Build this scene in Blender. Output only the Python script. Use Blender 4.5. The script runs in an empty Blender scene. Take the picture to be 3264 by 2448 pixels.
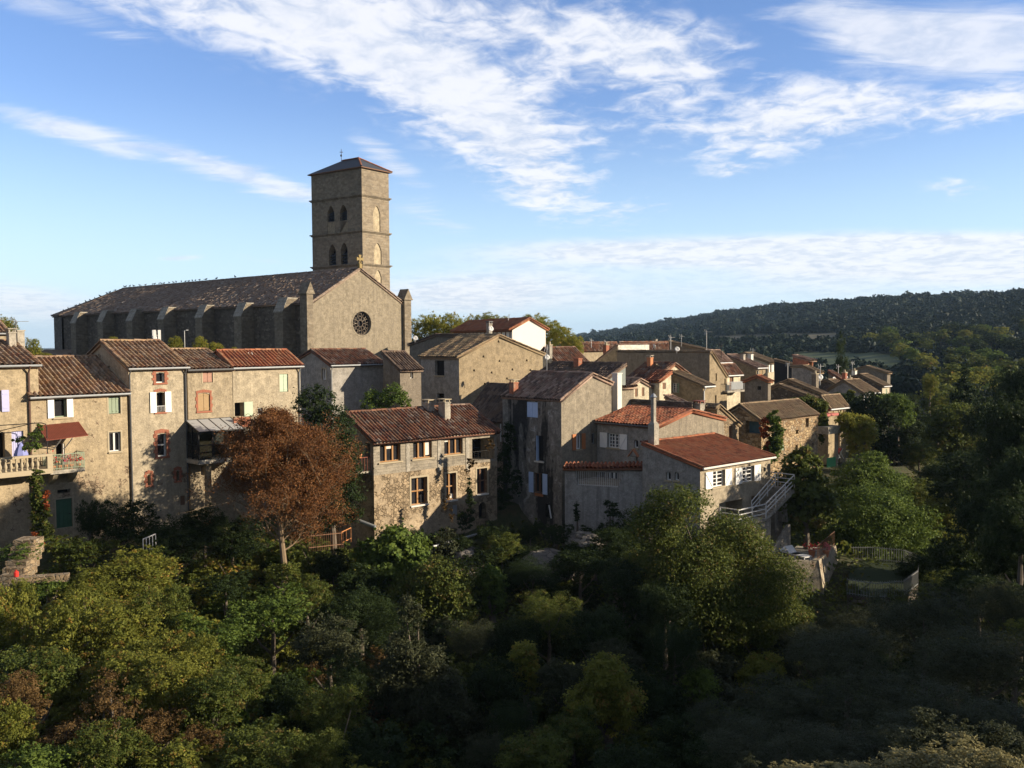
import bpy, bmesh, math, random
import numpy as np
from mathutils import Vector, Matrix
from mathutils.geometry import tessellate_polygon

# ------------------------------------------------------------------ camera, sky, sun, exposure
scene = bpy.context.scene
COL = scene.collection
R_ = math.radians
FPX, CX, CY = 2944.0, 1632.0, 1224.0          # focal length and centre in photo pixels (3264 x 2448)
PITCH, ROLL = 2.62, -0.4
cam_d = bpy.data.cameras.new('camera')
cam = bpy.data.objects.new('camera', cam_d)
COL.objects.link(cam)
CAMR = Matrix.Rotation(R_(90 - PITCH), 3, 'X') @ Matrix.Rotation(R_(ROLL), 3, 'Z')
cam.matrix_world = CAMR.to_4x4()
cam_d.sensor_fit = 'HORIZONTAL'
cam_d.sensor_width = 36.0
cam_d.lens = 36.0 * FPX / 3264.0
cam_d.clip_start = 0.5
cam_d.clip_end = 30000
scene.camera = cam

SUN_H = Vector((0.985, -0.17, 0)).normalized()
SUN_EL = R_(17.5)
sun_d = bpy.data.lights.new('sun', 'SUN')
sun_d.energy = 5.0
sun_d.angle = R_(0.53)
sun_d.color = (1.0, 0.86, 0.67)
sun = bpy.data.objects.new('sun', sun_d)
COL.objects.link(sun)
to_sun = (SUN_H * math.cos(SUN_EL) + Vector((0, 0, math.sin(SUN_EL)))).normalized()
sun.rotation_euler = to_sun.to_track_quat('Z', 'Y').to_euler()

scene.view_settings.view_transform = 'Standard'
scene.view_settings.look = 'None'
scene.view_settings.exposure = 0.82
scene.view_settings.gamma = 1.0
scene.render.engine = 'CYCLES'
scene.cycles.max_bounces = 5
scene.cycles.diffuse_bounces = 2
scene.cycles.transparent_max_bounces = 6


class NT:
    """small helper to write node trees"""
    def __init__(s, tree):
        s.t = tree; s.n = tree.nodes; s.l = tree.links
    def new(s, typ, **kw):
        nd = s.n.new(typ)
        for k, v in kw.items():
            setattr(nd, k, v)
        return nd
    def put(s, sock, val):
        if isinstance(val, bpy.types.NodeSocket):
            s.l.new(val, sock)
        elif val is not None:
            try:
                sock.default_value = val
            except Exception:
                sock.default_value = (val[0], val[1], val[2], 1.0)
    def math(s, op, a, b=None, c=None, clamp=False):
        nd = s.new('ShaderNodeMath', operation=op, use_clamp=clamp)
        for i, v in enumerate((a, b, c)):
            if v is not None:
                s.put(nd.inputs[i], v)
        return nd.outputs[0]
    def vmath(s, op, a, b=None, scale=None):
        nd = s.new('ShaderNodeVectorMath', operation=op)
        s.put(nd.inputs[0], a)
        if b is not None: s.put(nd.inputs[1], b)
        if scale is not None: s.put(nd.inputs['Scale'], scale)
        return nd.outputs[0]
    def mix(s, f, a, b, blend='MIX'):
        nd = s.new('ShaderNodeMix', data_type='RGBA', blend_type=blend)
        s.put(nd.inputs[0], f)
        for sk, v in ((nd.inputs[6], a), (nd.inputs[7], b)):
            if isinstance(v, bpy.types.NodeSocket): s.l.new(v, sk)
            else: sk.default_value = (v[0], v[1], v[2], 1.0)
        return nd.outputs[2]
    def ramp(s, f, stops, interp='LINEAR'):
        nd = s.new('ShaderNodeValToRGB')
        r = nd.color_ramp; r.interpolation = interp
        while len(r.elements) < len(stops): r.elements.new(0.5)
        for e, (p, c) in zip(r.elements, stops):
            e.position = p
            e.color = (c, c, c, 1) if isinstance(c, (int, float)) else (c[0], c[1], c[2], 1)
        s.l.new(f, nd.inputs[0])
        return nd.outputs[0]
    def smooth(s, x, a, b):
        nd = s.new('ShaderNodeMapRange', interpolation_type='SMOOTHSTEP')
        s.put(nd.inputs[0], x); nd.inputs[1].default_value = a; nd.inputs[2].default_value = b
        return nd.outputs[0]
    def noise(s, vec, scale, detail=4, rough=0.55, dist=0.0, dim='3D'):
        nd = s.new('ShaderNodeTexNoise', noise_dimensions=dim)
        if vec is not None: s.l.new(vec, nd.inputs['Vector'])
        nd.inputs['Scale'].default_value = scale; nd.inputs['Detail'].default_value = detail
        nd.inputs['Roughness'].default_value = rough; nd.inputs['Distortion'].default_value = dist
        return nd.outputs[0]
    def mapping(s, vec, scale=(1, 1, 1), loc=(0, 0, 0), rot=(0, 0, 0)):
        nd = s.new('ShaderNodeMapping')
        s.l.new(vec, nd.inputs[0])
        nd.inputs['Location'].default_value = loc; nd.inputs['Rotation'].default_value = rot
        nd.inputs['Scale'].default_value = scale
        return nd.outputs[0]


world = bpy.data.worlds.new("World")
scene.world = world
world.use_nodes = True
W = NT(world.node_tree)
W.n.clear()
w_out = W.new('ShaderNodeOutputWorld')
w_bg = W.new('ShaderNodeBackground')
W.l.new(w_bg.outputs[0], w_out.inputs[0])
sky = W.new('ShaderNodeTexSky', sky_type='NISHITA')
sky.sun_disc = False
sky.sun_elevation = SUN_EL
sky.sun_rotation = math.atan2(SUN_H.x, SUN_H.y)
sky.altitude = 200; sky.air_density = 1.0; sky.dust_density = 0.1; sky.ozone_density = 4.0
SKY_STRENGTH = 0.12
w_bg.inputs[1].default_value = SKY_STRENGTH
tc = W.new('ShaderNodeTexCoord')
dirv = tc.outputs['Generated']
sx = W.new('ShaderNodeSeparateXYZ'); W.l.new(dirv, sx.inputs[0])
dx, dy, dz = sx.outputs
ysafe = W.math('MAXIMUM', dy, 0.05)
U = W.math('DIVIDE', dx, ysafe)
V = W.math('DIVIDE', dz, ysafe)
zs = W.math('ADD', W.math('MAXIMUM', dz, 0.0), 0.10)
cp = W.new('ShaderNodeCombineXYZ')
W.put(cp.inputs[0], W.math('DIVIDE', dx, zs)); W.put(cp.inputs[1], W.math('DIVIDE', dy, zs))
plane = cp.outputs[0]                                   # a flat cloud layer seen in perspective
warp = W.noise(plane, 0.9, 3, 0.5)
# wide shapes of the cloud fields: centre, half axes, tilt, weight  (angles as tangents)
def field(u0, v0, a, b, ang, wgt):
    ca, sa = math.cos(ang), math.sin(ang)
    du = W.math('SUBTRACT', U, u0); dv = W.math('SUBTRACT', V, v0)
    p = W.math('DIVIDE', W.math('ADD', W.math('MULTIPLY', du, ca), W.math('MULTIPLY', dv, sa)), a)
    q = W.math('DIVIDE', W.math('SUBTRACT', W.math('MULTIPLY', dv, ca), W.math('MULTIPLY', du, sa)), b)
    r2 = W.math('ADD', W.math('MULTIPLY', p, p), W.math('MULTIPLY', q, q))
    return W.math('MULTIPLY', W.math('EXPONENT', W.math('MULTIPLY', r2, -1.0)), wgt)
def P2(px, py):                                          # a view direction from sky coordinates
    return ((px - 1106) / 1995.0, (735 - py + (px - 1106) * -0.006) / 1995.0)
def fields(lst):
    tot = None
    for (px, py, a, b, deg, wgt) in lst:
        u0, v0 = P2(px, py)
        f = field(u0, v0, a / 1995.0, b / 1995.0, R_(deg), wgt)
        tot = f if tot is None else W.math('ADD', tot, f)
    return tot
puffs = fields([(480, 25, 420, 80, -12, 0.85), (800, 110, 380, 105, -25, 0.95), (1040, 240, 290, 95, -38, 0.95),
                (1150, 370, 120, 70, -50, 0.75), (1430, 170, 240, 105, -14, 0.95), (1250, 80, 340, 80, -12, 0.45),
                (1750, 255, 200, 64, 16, 0.95), (2110, 235, 160, 46, 10, 1.05), (1370, 452, 80, 24, 5, 0.75),
                (1080, 30, 400, 60, -10, 0.45), (1570, 368, 60, 20, 0, 0.55), (2060, 405, 70, 26, -6, 0.7),
                (960, 190, 160, 80, -30, 0.45), (1250, 250, 150, 50, -30, 0.28), (1480, 280, 120, 40, 0, 0.22), (1620, 300, 90, 40, 10, 0.5), (700, 60, 120, 50, -20, .3)])
wisps = fields([(90, 262, 160, 30, -14, 0.8), (230, 310, 110, 26, -22, 0.55), (500, 370, 210, 32, -17, 0.95),
                (640, 415, 80, 24, -10, 0.6), (850, 350, 130, 34, -38, 0.75), (930, 470, 110, 26, -18, 0.7),
                (395, 554, 60, 9, 2, 0.75), (600, 565, 110, 12, -12, 0.5), (100, 20, 220, 40, -14, 0.55),
                (280, 80, 160, 40, -20, 0.3), (1900, 90, 190, 60, -6, 1.0), (2130, 110, 220, 100, 0, 1.1), (1750, 25, 160, 22, 8, 0.5)])
bands = fields([(1450, 540, 420, 30, 0, 0.95), (2000, 545, 330, 42, 0, 1.3), (1700, 610, 800, 70, 0, 0.55), (2200, 560, 200, 45, 0, 0.8),
                (60, 650, 230, 50, -8, 0.85), (1000, 640, 260, 42, -2, 0.75), (1130, 600, 160, 25, 0, 0.25)])
n_rip = W.noise(W.mapping(plane, (1.15, 1.0, 1), rot=(0, 0, R_(-35))), 9.0, 6, 0.6, 0.5)
n_mid = W.noise(W.mapping(plane, (1.0, 1.1, 1), rot=(0, 0, R_(25))), 3.2, 5, 0.6, 0.6)
n_puff = W.math('ADD', W.math('MULTIPLY', n_rip, 0.55), W.math('MULTIPLY', n_mid, 0.45))
n_big = W.noise(plane, 1.2, 4, 0.5, 0.5)
n_wisp = W.noise(W.mapping(plane, (0.6, 2.0, 1), rot=(0, 0, R_(-24))), 2.6, 8, 0.66, 1.3)
n_band = W.noise(W.mapping(dirv, (6, 6, 30)), 1.0, 6, 0.55, 0.6)
pm = W.smooth(W.math('ADD', puffs, W.math('MULTIPLY', W.math('ADD', W.math('SUBTRACT', n_puff, 0.5), W.math('MULTIPLY', W.math('SUBTRACT', n_big, 0.5), 0.45)), 4.4)), 0.12, 1.55)
pm = W.math('MULTIPLY', pm, W.smooth(puffs, 0.02, 0.6))
wm = W.smooth(W.math('ADD', wisps, W.math('MULTIPLY', W.math('SUBTRACT', n_wisp, 0.52), 1.7)), 0.22, 1.1)
wm = W.math('MULTIPLY', wm, W.smooth(wisps, 0.06, 0.5))
bm_ = W.smooth(W.math('ADD', bands, W.math('MULTIPLY', W.math('SUBTRACT', n_band, 0.5), 0.55)), 0.12, 0.95)
bm_ = W.math('MULTIPLY', bm_, W.smooth(bands, 0.02, 0.35))
front = W.smooth(dy, 0.05, 0.3)
cl = W.math('MAXIMUM', W.math('MULTIPLY', pm, 0.86), W.math('MULTIPLY', wm, 0.72))
cl = W.math('MAXIMUM', cl, W.math('MULTIPLY', bm_, 0.85))
cl = W.math('MULTIPLY', cl, front)
away = W.math('MAXIMUM', W.math('SUBTRACT', 1.0, front), W.smooth(dz, 0.42, 0.60))      # unseen cloud added overhead and behind, to grey the fill light
cl = W.math('MAXIMUM', cl, W.math('MULTIPLY', away, W.math('ADD', 0.55, W.math('MULTIPLY', W.smooth(n_big, 0.4, 0.65), 0.4))))
cl = W.math('MULTIPLY', cl, W.smooth(dz, -0.02, 0.02))
CLOUD = 0.60 / SKY_STRENGTH
shade = W.smooth(n_puff, 0.38, 0.58)
ccol = W.mix(shade, (CLOUD * 0.72, CLOUD * 0.78, CLOUD * 0.90), (CLOUD * 1.0, CLOUD * 1.0, CLOUD * 1.03))
hs = W.new('ShaderNodeHueSaturation'); hs.inputs['Saturation'].default_value = 1.12; hs.inputs['Value'].default_value = 1.0
W.l.new(sky.outputs[0], hs.inputs['Color'])
ccol = W.mix(away, ccol, (CLOUD * 0.25, CLOUD * 0.255, CLOUD * 0.27))
skc = W.mix(1.0, hs.outputs[0], (1.40, 1.0, 1.0), 'MULTIPLY')
HZ_ = 0.74 / SKY_STRENGTH
skc = W.mix(W.math('MULTIPLY', W.smooth(dz, 0.26, -0.02), 0.85), skc, (0.50 * HZ_, 0.74 * HZ_, 0.90 * HZ_))   # pale clear air near the horizon
W.l.new(W.mix(cl, skc, ccol), w_bg.inputs[0])


# ------------------------------------------------------------------ geometry helpers
def ray(px, py):
    return CAMR @ Vector(((px - CX) / FPX, -(py - CY) / FPX, -1.0))
def at(px, py, Y):
    r = ray(px, py)
    return r * (Y / r.y)
def hit(px, py, C, d):
    """where a sight line meets the upright plane through C along d: distance along d, height"""
    r = ray(px, py)
    n = Vector((d.y, -d.x, 0))
    t = n.dot(Vector((C.x, C.y, 0))) / n.dot(r)
    p = r * t
    return ((p - Vector((C.x, C.y, 0))).dot(d), p.z)
def sm(a, b, x):
    t = np.clip((x - a) / (b - a), 0, 1)
    return t * t * (3 - 2 * t)

class MB:
    def __init__(s):
        s.v = []; s.f = []; s.uv = {}
    def add(s, vs, fs):
        o = len(s.v)
        s.v.extend(tuple(p) for p in vs)
        s.f.extend(tuple(i + o for i in f) for f in fs)
    def box(s, x0, x1, y0, y1, z0, z1):
        s.add([(x0, y0, z0), (x1, y0, z0), (x1, y1, z0), (x0, y1, z0), (x0, y0, z1), (x1, y0, z1), (x1, y1, z1), (x0, y1, z1)],
              [(3, 2, 1, 0), (4, 5, 6, 7), (0, 1, 5, 4), (1, 2, 6, 5), (2, 3, 7, 6), (3, 0, 4, 7)])
        return s
    def hexa(s, b, t):
        """two four-point rings, bottom and top"""
        s.add(list(b) + list(t), [(3, 2, 1, 0), (4, 5, 6, 7), (0, 1, 5, 4), (1, 2, 6, 5), (2, 3, 7, 6), (3, 0, 4, 7)])
        return s
    def bar(s, p, q, w, h=None):
        p, q = Vector(p), Vector(q); h = h or w
        d = (q - p).normalized()
        a = d.cross(Vector((0, 0, 1)))
        if a.length < 1e-3: a = Vector((1, 0, 0))
        a.normalize(); b = a.cross(d).normalized()
        a *= w / 2; b *= h / 2
        s.hexa([p - a - b, p + a - b, p + a + b, p - a + b], [q - a - b, q + a - b, q + a + b, q - a + b])
        return s
    def tube(s, pts, rad, n=6, cap=True):
        pts = [Vector(p) for p in pts]
        if not hasattr(rad, '__len__'): rad = [rad] * len(pts)
        o = len(s.v); prev = None
        for i, p in enumerate(pts):
            d = (pts[min(i + 1, len(pts) - 1)] - pts[max(i - 1, 0)])
            if d.length < 1e-6: d = Vector((0, 0, 1))
            d.normalize()
            a = prev - d * prev.dot(d) if prev is not None else d.orthogonal()
            if a.length < 1e-4: a = d.orthogonal()
            a.normalize(); prev = a; b = d.cross(a)
            for k in range(n):
                t = 2 * math.pi * k / n
                s.v.append(tuple(p + (a * math.cos(t) + b * math.sin(t)) * rad[i]))
        for i in range(len(pts) - 1):
            for k in range(n):
                k2 = (k + 1) % n
                s.f.append((o + i * n + k, o + i * n + k2, o + (i + 1) * n + k2, o + (i + 1) * n + k))
        if cap:
            s.f.append(tuple(o + k for k in reversed(range(n))))
            s.f.append(tuple(o + (len(pts) - 1) * n + k for k in range(n)))
        return s
    def lathe(s, prof, c=(0, 0, 0), n=10):
        o = len(s.v)
        for r, z in prof:
            for k in range(n):
                t = 2 * math.pi * k / n
                s.v.append((c[0] + r * math.cos(t), c[1] + r * math.sin(t), c[2] + z))
        for i in range(len(prof) - 1):
            for k in range(n):
                k2 = (k + 1) % n
                s.f.append((o + i * n + k, o + i * n + k2, o + (i + 1) * n + k2, o + (i + 1) * n + k))
        s.f.append(tuple(o + k for k in reversed(range(n))))
        s.f.append(tuple(o + (len(prof) - 1) * n + k for k in range(n)))
        return s
    def ball(s, c, rx, ry=None, rz=None, n=10, m=6):
        ry = ry or rx; rz = rz or rx
        o = len(s.v)
        for i in range(m + 1):
            ph = math.pi * i / m
            for k in range(n):
                t = 2 * math.pi * k / n
                s.v.append((c[0] + rx * math.sin(ph) * math.cos(t), c[1] + ry * math.sin(ph) * math.sin(t), c[2] - rz * math.cos(ph)))
        for i in range(m):
            for k in range(n):
                k2 = (k + 1) % n
                s.f.append((o + i * n + k, o + i * n + k2, o + (i + 1) * n + k2, o + (i + 1) * n + k))
        return s
    def xform(s, fn):
        s.v = [tuple(fn(Vector(p))) for p in s.v]; return s
    def build(s, name, m, parent=None, smooth=False):
        me = bpy.data.meshes.new(name)
        me.from_pydata(s.v, [], s.f)
        if m is not None: me.materials.append(m)
        if smooth: me.shade_smooth()
        return link(name, me, parent)

def link(name, me, parent=None):
    o = bpy.data.objects.new(name, me)
    COL.objects.link(o)
    if parent is not None: o.parent = parent
    return o
def thing(name, label, cat, loc=(0, 0, 0), rz=0.0, group=None):
    o = bpy.data.objects.new(name, None); COL.objects.link(o)
    o.location = loc; o.rotation_euler = (0, 0, rz)
    return tag(o, label, cat, group)
def tag(o, label, cat, group=None, kind=None):
    if label: o['label'] = label
    if cat: o['category'] = cat
    if group: o['group'] = group
    if kind: o['kind'] = kind
    return o
def structure(o):
    o['kind'] = 'structure'; return o


# ------------------------------------------------------------------ materials
MATS = {}
def newmat(name):
    m = bpy.data.materials.new(name); m.use_nodes = True
    T = NT(m.node_tree); T.n.clear()
    out = T.new('ShaderNodeOutputMaterial'); b = T.new('ShaderNodeBsdfPrincipled')
    T.l.new(b.outputs[0], out.inputs[0])
    b.inputs['Roughness'].default_value = 0.85
    b.inputs['Specular IOR Level'].default_value = 0.25
    return m, T, b, out
def bump(T, b, h, dist=0.03, strength=0.6):
    nd = T.new('ShaderNodeBump'); nd.inputs['Distance'].default_value = dist; nd.inputs['Strength'].default_value = strength
    T.l.new(h, nd.inputs['Height']); T.l.new(nd.outputs[0], b.inputs['Normal'])
def objco(T):
    return T.new('ShaderNodeTexCoord').outputs['Object']
def C3(c, k): return (c[0] * k, c[1] * k, c[2] * k)

def simple(name, col, rough=0.7, var=0.18, scale=3.0, metal=0.0):
    if name in MATS: return MATS[name]
    m, T, b, o = newmat(name)
    n = T.noise(objco(T), scale, 5, 0.6)
    T.l.new(T.mix(n, C3(col, 1 - var), C3(col, 1 + var)), b.inputs['Base Color'])
    b.inputs['Roughness'].default_value = rough; b.inputs['Metallic'].default_value = metal
    MATS[name] = m; return m

def plaster(name, col, dirt=(0.10, 0.085, 0.065), dirty=0.5, stone=0.0, streak=0.4, pale=0.3, scol=(0.27, 0.20, 0.13)):
    """old lime render: mottling, rain streaks, grey lichen and fallen patches that bare the stone"""
    if name in MATS: return MATS[name]
    m, T, b, o = newmat(name)
    co = objco(T)
    big = T.noise(co, 0.35, 5, 0.6, 0.4)
    mid = T.noise(co, 1.6, 6, 0.65)
    fine = T.noise(co, 9, 5, 0.7)
    st = T.noise(T.mapping(co, (2.6, 2.6, 0.16)), 1.0, 5, 0.6)
    c = T.mix(T.smooth(mid, 0.38, 0.62), C3(col, 0.72), C3(col, 1.12))
    c = T.mix(T.math('MULTIPLY', T.smooth(big, 0.5, 0.72), pale), c, (min(col[0] * 1.45, .6), min(col[1] * 1.45, .56), min(col[2] * 1.55, .5)))
    c = T.mix(T.math('MULTIPLY', T.smooth(st, 0.47, 0.68), streak), c, dirt)
    c = T.mix(T.math('MULTIPLY', T.smooth(T.math('ADD', T.math('MULTIPLY', big, 0.5), T.math('MULTIPLY', mid, 0.5)), 0.46, 0.66), dirty), c, dirt)
    c = T.mix(T.math('MULTIPLY', T.smooth(fine, 0.42, 0.66), 0.5), c, C3(col, 0.5))
    pit = T.noise(co, 4.2, 4, 0.75)
    c = T.mix(T.math('MULTIPLY', T.smooth(pit, 0.55, 0.68), 0.6), c, C3(col, 0.4))
    c = T.mix(T.math('MULTIPLY', T.smooth(pit, 0.46, 0.34), 0.45), c, C3(col, 1.4))
    h = T.math('ADD', T.math('MULTIPLY', fine, 0.6), mid)
    if stone > 0:
        vo = T.new('ShaderNodeTexVoronoi', feature='DISTANCE_TO_EDGE'); T.l.new(T.vmath('ADD', co, T.vmath('SCALE', T.new('ShaderNodeTexNoise').outputs[1], scale=0.0)), vo.inputs['Vector'])
        vo.inputs['Scale'].default_value = 4.6
        vc = T.new('ShaderNodeTexVoronoi'); T.l.new(co, vc.inputs['Vector']); vc.inputs['Scale'].default_value = 4.6
        rv = T.new('ShaderNodeSeparateColor'); T.l.new(vc.outputs['Color'], rv.inputs[0])
        sc = T.mix(rv.outputs[0], C3(scol, 0.55), C3(scol, 1.35))
        sc = T.mix(T.smooth(vo.outputs['Distance'], 0.07, 0.0), sc, C3(scol, 0.5))
        f = T.smooth(T.math('ADD', T.math('MULTIPLY', big, 0.62), T.math('MULTIPLY', mid, 0.38)), 0.62 - 0.2 * stone, 0.66 - 0.2 * stone)
        c = T.mix(f, c, sc)
        h = T.math('SUBTRACT', h, T.math('MULTIPLY', f, T.smooth(vo.outputs['Distance'], 0.1, 0.0)))
    T.l.new(c, b.inputs['Base Color'])
    b.inputs['Roughness'].default_value = 0.95
    bump(T, b, h, 0.09, 0.8)
    MATS[name] = m; return m

def rubble(name, a, c2, scale=3.2, mortar=(0.30, 0.25, 0.18), mw=0.05, dark=0.3):
    if name in MATS: return MATS[name]
    m, T, b, o = newmat(name)
    co = objco(T)
    wob = T.new('ShaderNodeTexNoise'); T.l.new(co, wob.inputs['Vector']); wob.inputs['Scale'].default_value = 2.5
    cw = T.vmath('ADD', T.mapping(co, (1, 1, 1.35)), T.vmath('SCALE', wob.outputs['Color'], scale=0.22))
    vo = T.new('ShaderNodeTexVoronoi', feature='DISTANCE_TO_EDGE'); T.l.new(cw, vo.inputs['Vector']); vo.inputs['Scale'].default_value = scale
    vc = T.new('ShaderNodeTexVoronoi'); T.l.new(cw, vc.inputs['Vector']); vc.inputs['Scale'].default_value = scale
    sp = T.new('ShaderNodeSeparateColor'); T.l.new(vc.outputs['Color'], sp.inputs[0])
    c = T.mix(sp.outputs[0], a, c2)
    c = T.mix(T.math('MULTIPLY', T.smooth(sp.outputs[1], 0.7, 0.95), 0.6), c, (0.42, 0.36, 0.27))
    fine = T.noise(co, 12, 5, 0.7)
    c = T.mix(T.math('MULTIPLY', fine, 0.5), c, C3(a, 0.6))
    big = T.noise(co, 0.4, 4, 0.6)
    c = T.mix(T.math('MULTIPLY', T.smooth(big, 0.5, 0.7), dark), c, (0.07, 0.06, 0.05))
    e = T.smooth(vo.outputs['Distance'], mw, 0.0)
    c = T.mix(e, c, mortar)
    T.l.new(c, b.inputs['Base Color']); b.inputs['Roughness'].default_value = 0.95
    bump(T, b, T.math('ADD', T.smooth(vo.outputs['Distance'], 0.0, 0.12), T.math('MULTIPLY', fine, 0.3)), 0.07, 0.9)
    MATS[name] = m; return m

def ashlar(name, a, c2, bw=0.7, bh=0.34, mortar=(0.10, 0.09, 0.075), dirty=0.4, tone=(0.07, 0.062, 0.055), rub=0.0):
    """coursed squared stone"""
    if name in MATS: return MATS[name]
    m, T, b, o = newmat(name)
    co = objco(T)
    s = T.new('ShaderNodeSeparateXYZ'); T.l.new(co, s.inputs[0])
    cb = T.new('ShaderNodeCombineXYZ'); T.put(cb.inputs[0], T.math('ADD', s.outputs[0], s.outputs[1])); T.put(cb.inputs[1], s.outputs[2])
    br = T.new('ShaderNodeTexBrick'); T.l.new(cb.outputs[0], br.inputs['Vector'])
    br.inputs['Scale'].default_value = 1.0; br.inputs['Brick Width'].default_value = bw; br.inputs['Row Height'].default_value = bh
    br.inputs['Mortar Size'].default_value = 0.018; br.inputs['Bias'].default_value = 0.0
    br.inputs['Color1'].default_value = (*a, 1); br.inputs['Color2'].default_value = (*c2, 1); br.inputs['Mortar'].default_value = (*mortar, 1)
    mid = T.noise(co, 2.2, 6, 0.65); big = T.noise(co, 0.3, 5, 0.6, 0.5); fine = T.noise(co, 10, 5, 0.7)
    vv = T.new('ShaderNodeTexVoronoi'); T.l.new(T.mapping(co, (1, 1, 1.6)), vv.inputs['Vector']); vv.inputs['Scale'].default_value = 2.2
    sp = T.new('ShaderNodeSeparateColor'); T.l.new(vv.outputs['Color'], sp.inputs[0])
    c = T.mix(0.5, br.outputs['Color'], T.mix(sp.outputs[0], C3(a, 0.5), C3(c2, 1.7)))
    c = T.mix(T.math('MULTIPLY', T.smooth(sp.outputs[1], 0.75, 0.95), 0.5), c, (0.36, 0.31, 0.23))
    c = T.mix(T.math('MULTIPLY', T.smooth(mid, 0.45, 0.7), dirty), c, tone)
    c = T.mix(T.math('MULTIPLY', T.smooth(big, 0.48, 0.7), dirty), c, tone)
    c = T.mix(T.math('MULTIPLY', fine, 0.35), c, C3(a, 0.5))
    T.l.new(c, b.inputs['Base Color']); b.inputs['Roughness'].default_value = 0.95
    bump(T, b, T.math('ADD', T.math('MULTIPLY', br.outputs['Fac'], -0.6), T.math('ADD', mid, fine)), 0.06, 0.8)
    MATS[name] = m; return m

def tiles(name, pal, lichen=0.4, lcol=(0.30, 0.22, 0.10), dark=0.3):
    """canal tiles: a colour of its own for every tile (uv = column, row), lichen in patches"""
    if name in MATS: return MATS[name]
    m, T, b, o = newmat(name)
    uv = T.new('ShaderNodeTexCoord').outputs['UV']
    wn = T.new('ShaderNodeTexWhiteNoise', noise_dimensions='2D')
    fl = T.vmath('FLOOR', uv); T.l.new(fl, wn.inputs['Vector'])
    co = objco(T)
    grain = T.noise(co, 14, 5, 0.7); big = T.noise(co, 0.55, 5, 0.65, 0.5); mid = T.noise(co, 3.2, 5, 0.7)
    k = len(pal)
    c = T.ramp(wn.outputs['Value'], [(i / (k - 1), p) for i, p in enumerate(pal)])
    c = T.mix(T.math('MULTIPLY', T.smooth(T.math('ADD', T.math('MULTIPLY', big, .6), T.math('MULTIPLY', mid, .4)), 0.45, 0.62), lichen), c, lcol)
    c = T.mix(T.math('MULTIPLY', T.smooth(mid, 0.5, 0.7), dark), c, (0.035, 0.03, 0.026))
    c = T.mix(T.math('MULTIPLY', grain, 0.4), c, C3(pal[0], 0.6))
    T.l.new(c, b.inputs['Base Color']); b.inputs['Roughness'].default_value = 0.9
    bump(T, b, grain, 0.02, 0.5)
    MATS[name] = m; return m

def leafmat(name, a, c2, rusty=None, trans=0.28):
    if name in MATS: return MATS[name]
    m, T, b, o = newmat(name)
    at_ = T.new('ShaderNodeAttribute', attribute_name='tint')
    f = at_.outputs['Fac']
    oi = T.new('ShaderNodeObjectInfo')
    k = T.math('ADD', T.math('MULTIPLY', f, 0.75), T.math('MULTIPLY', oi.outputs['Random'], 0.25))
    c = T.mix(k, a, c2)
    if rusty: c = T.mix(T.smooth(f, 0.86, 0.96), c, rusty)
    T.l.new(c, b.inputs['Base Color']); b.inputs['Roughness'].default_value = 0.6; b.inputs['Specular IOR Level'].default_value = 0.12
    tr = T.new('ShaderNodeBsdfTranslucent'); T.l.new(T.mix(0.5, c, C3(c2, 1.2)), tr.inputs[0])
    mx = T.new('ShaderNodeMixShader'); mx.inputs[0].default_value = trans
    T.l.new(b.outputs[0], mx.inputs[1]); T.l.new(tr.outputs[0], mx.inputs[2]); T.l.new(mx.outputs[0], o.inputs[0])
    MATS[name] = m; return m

def glassmat():
    if 'glass' in MATS: return MATS['glass']
    m, T, b, o = newmat('window glass')
    n = T.noise(objco(T), 1.7, 3, 0.5)
    T.l.new(T.mix(n, (0.012, 0.012, 0.014), (0.035, 0.035, 0.038)), b.inputs['Base Color'])
    b.inputs['Roughness'].default_value = 0.06; b.inputs['Specular IOR Level'].default_value = 0.5
    MATS['glass'] = m; return m

P_OCHRE = plaster('ochre render', (0.41, 0.325, 0.205), stone=0.30, streak=0.22, dirty=0.28)
P_GREY = plaster('grey ochre render', (0.37, 0.30, 0.20), stone=0.0, streak=0.25, dirty=0.3, pale=0.25)
P_PALE = plaster('pale worn render', (0.43, 0.36, 0.25), stone=0.2, streak=0.3, dirty=0.35, pale=0.6)
P_TAN = plaster('tan pitted render', (0.32, 0.25, 0.155), dirty=0.22, streak=0.15, pale=0.2)
P_CHURCH = plaster('church facade render', (0.285, 0.24, 0.17), dirty=0.32, streak=0.35, pale=0.2)
P_COOL = plaster('cool grey render', (0.36, 0.33, 0.285), dirty=0.15, streak=0.2, pale=0.15)  # on some houses this grey deepens the shaded side walls
P_CREAM = plaster('cream render', (0.60, 0.52, 0.37), dirty=0.08, streak=0.15, pale=0.1)
P_WHITE = simple('white render', (0.84, 0.79, 0.68), 0.9, 0.06, 1.5)
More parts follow.
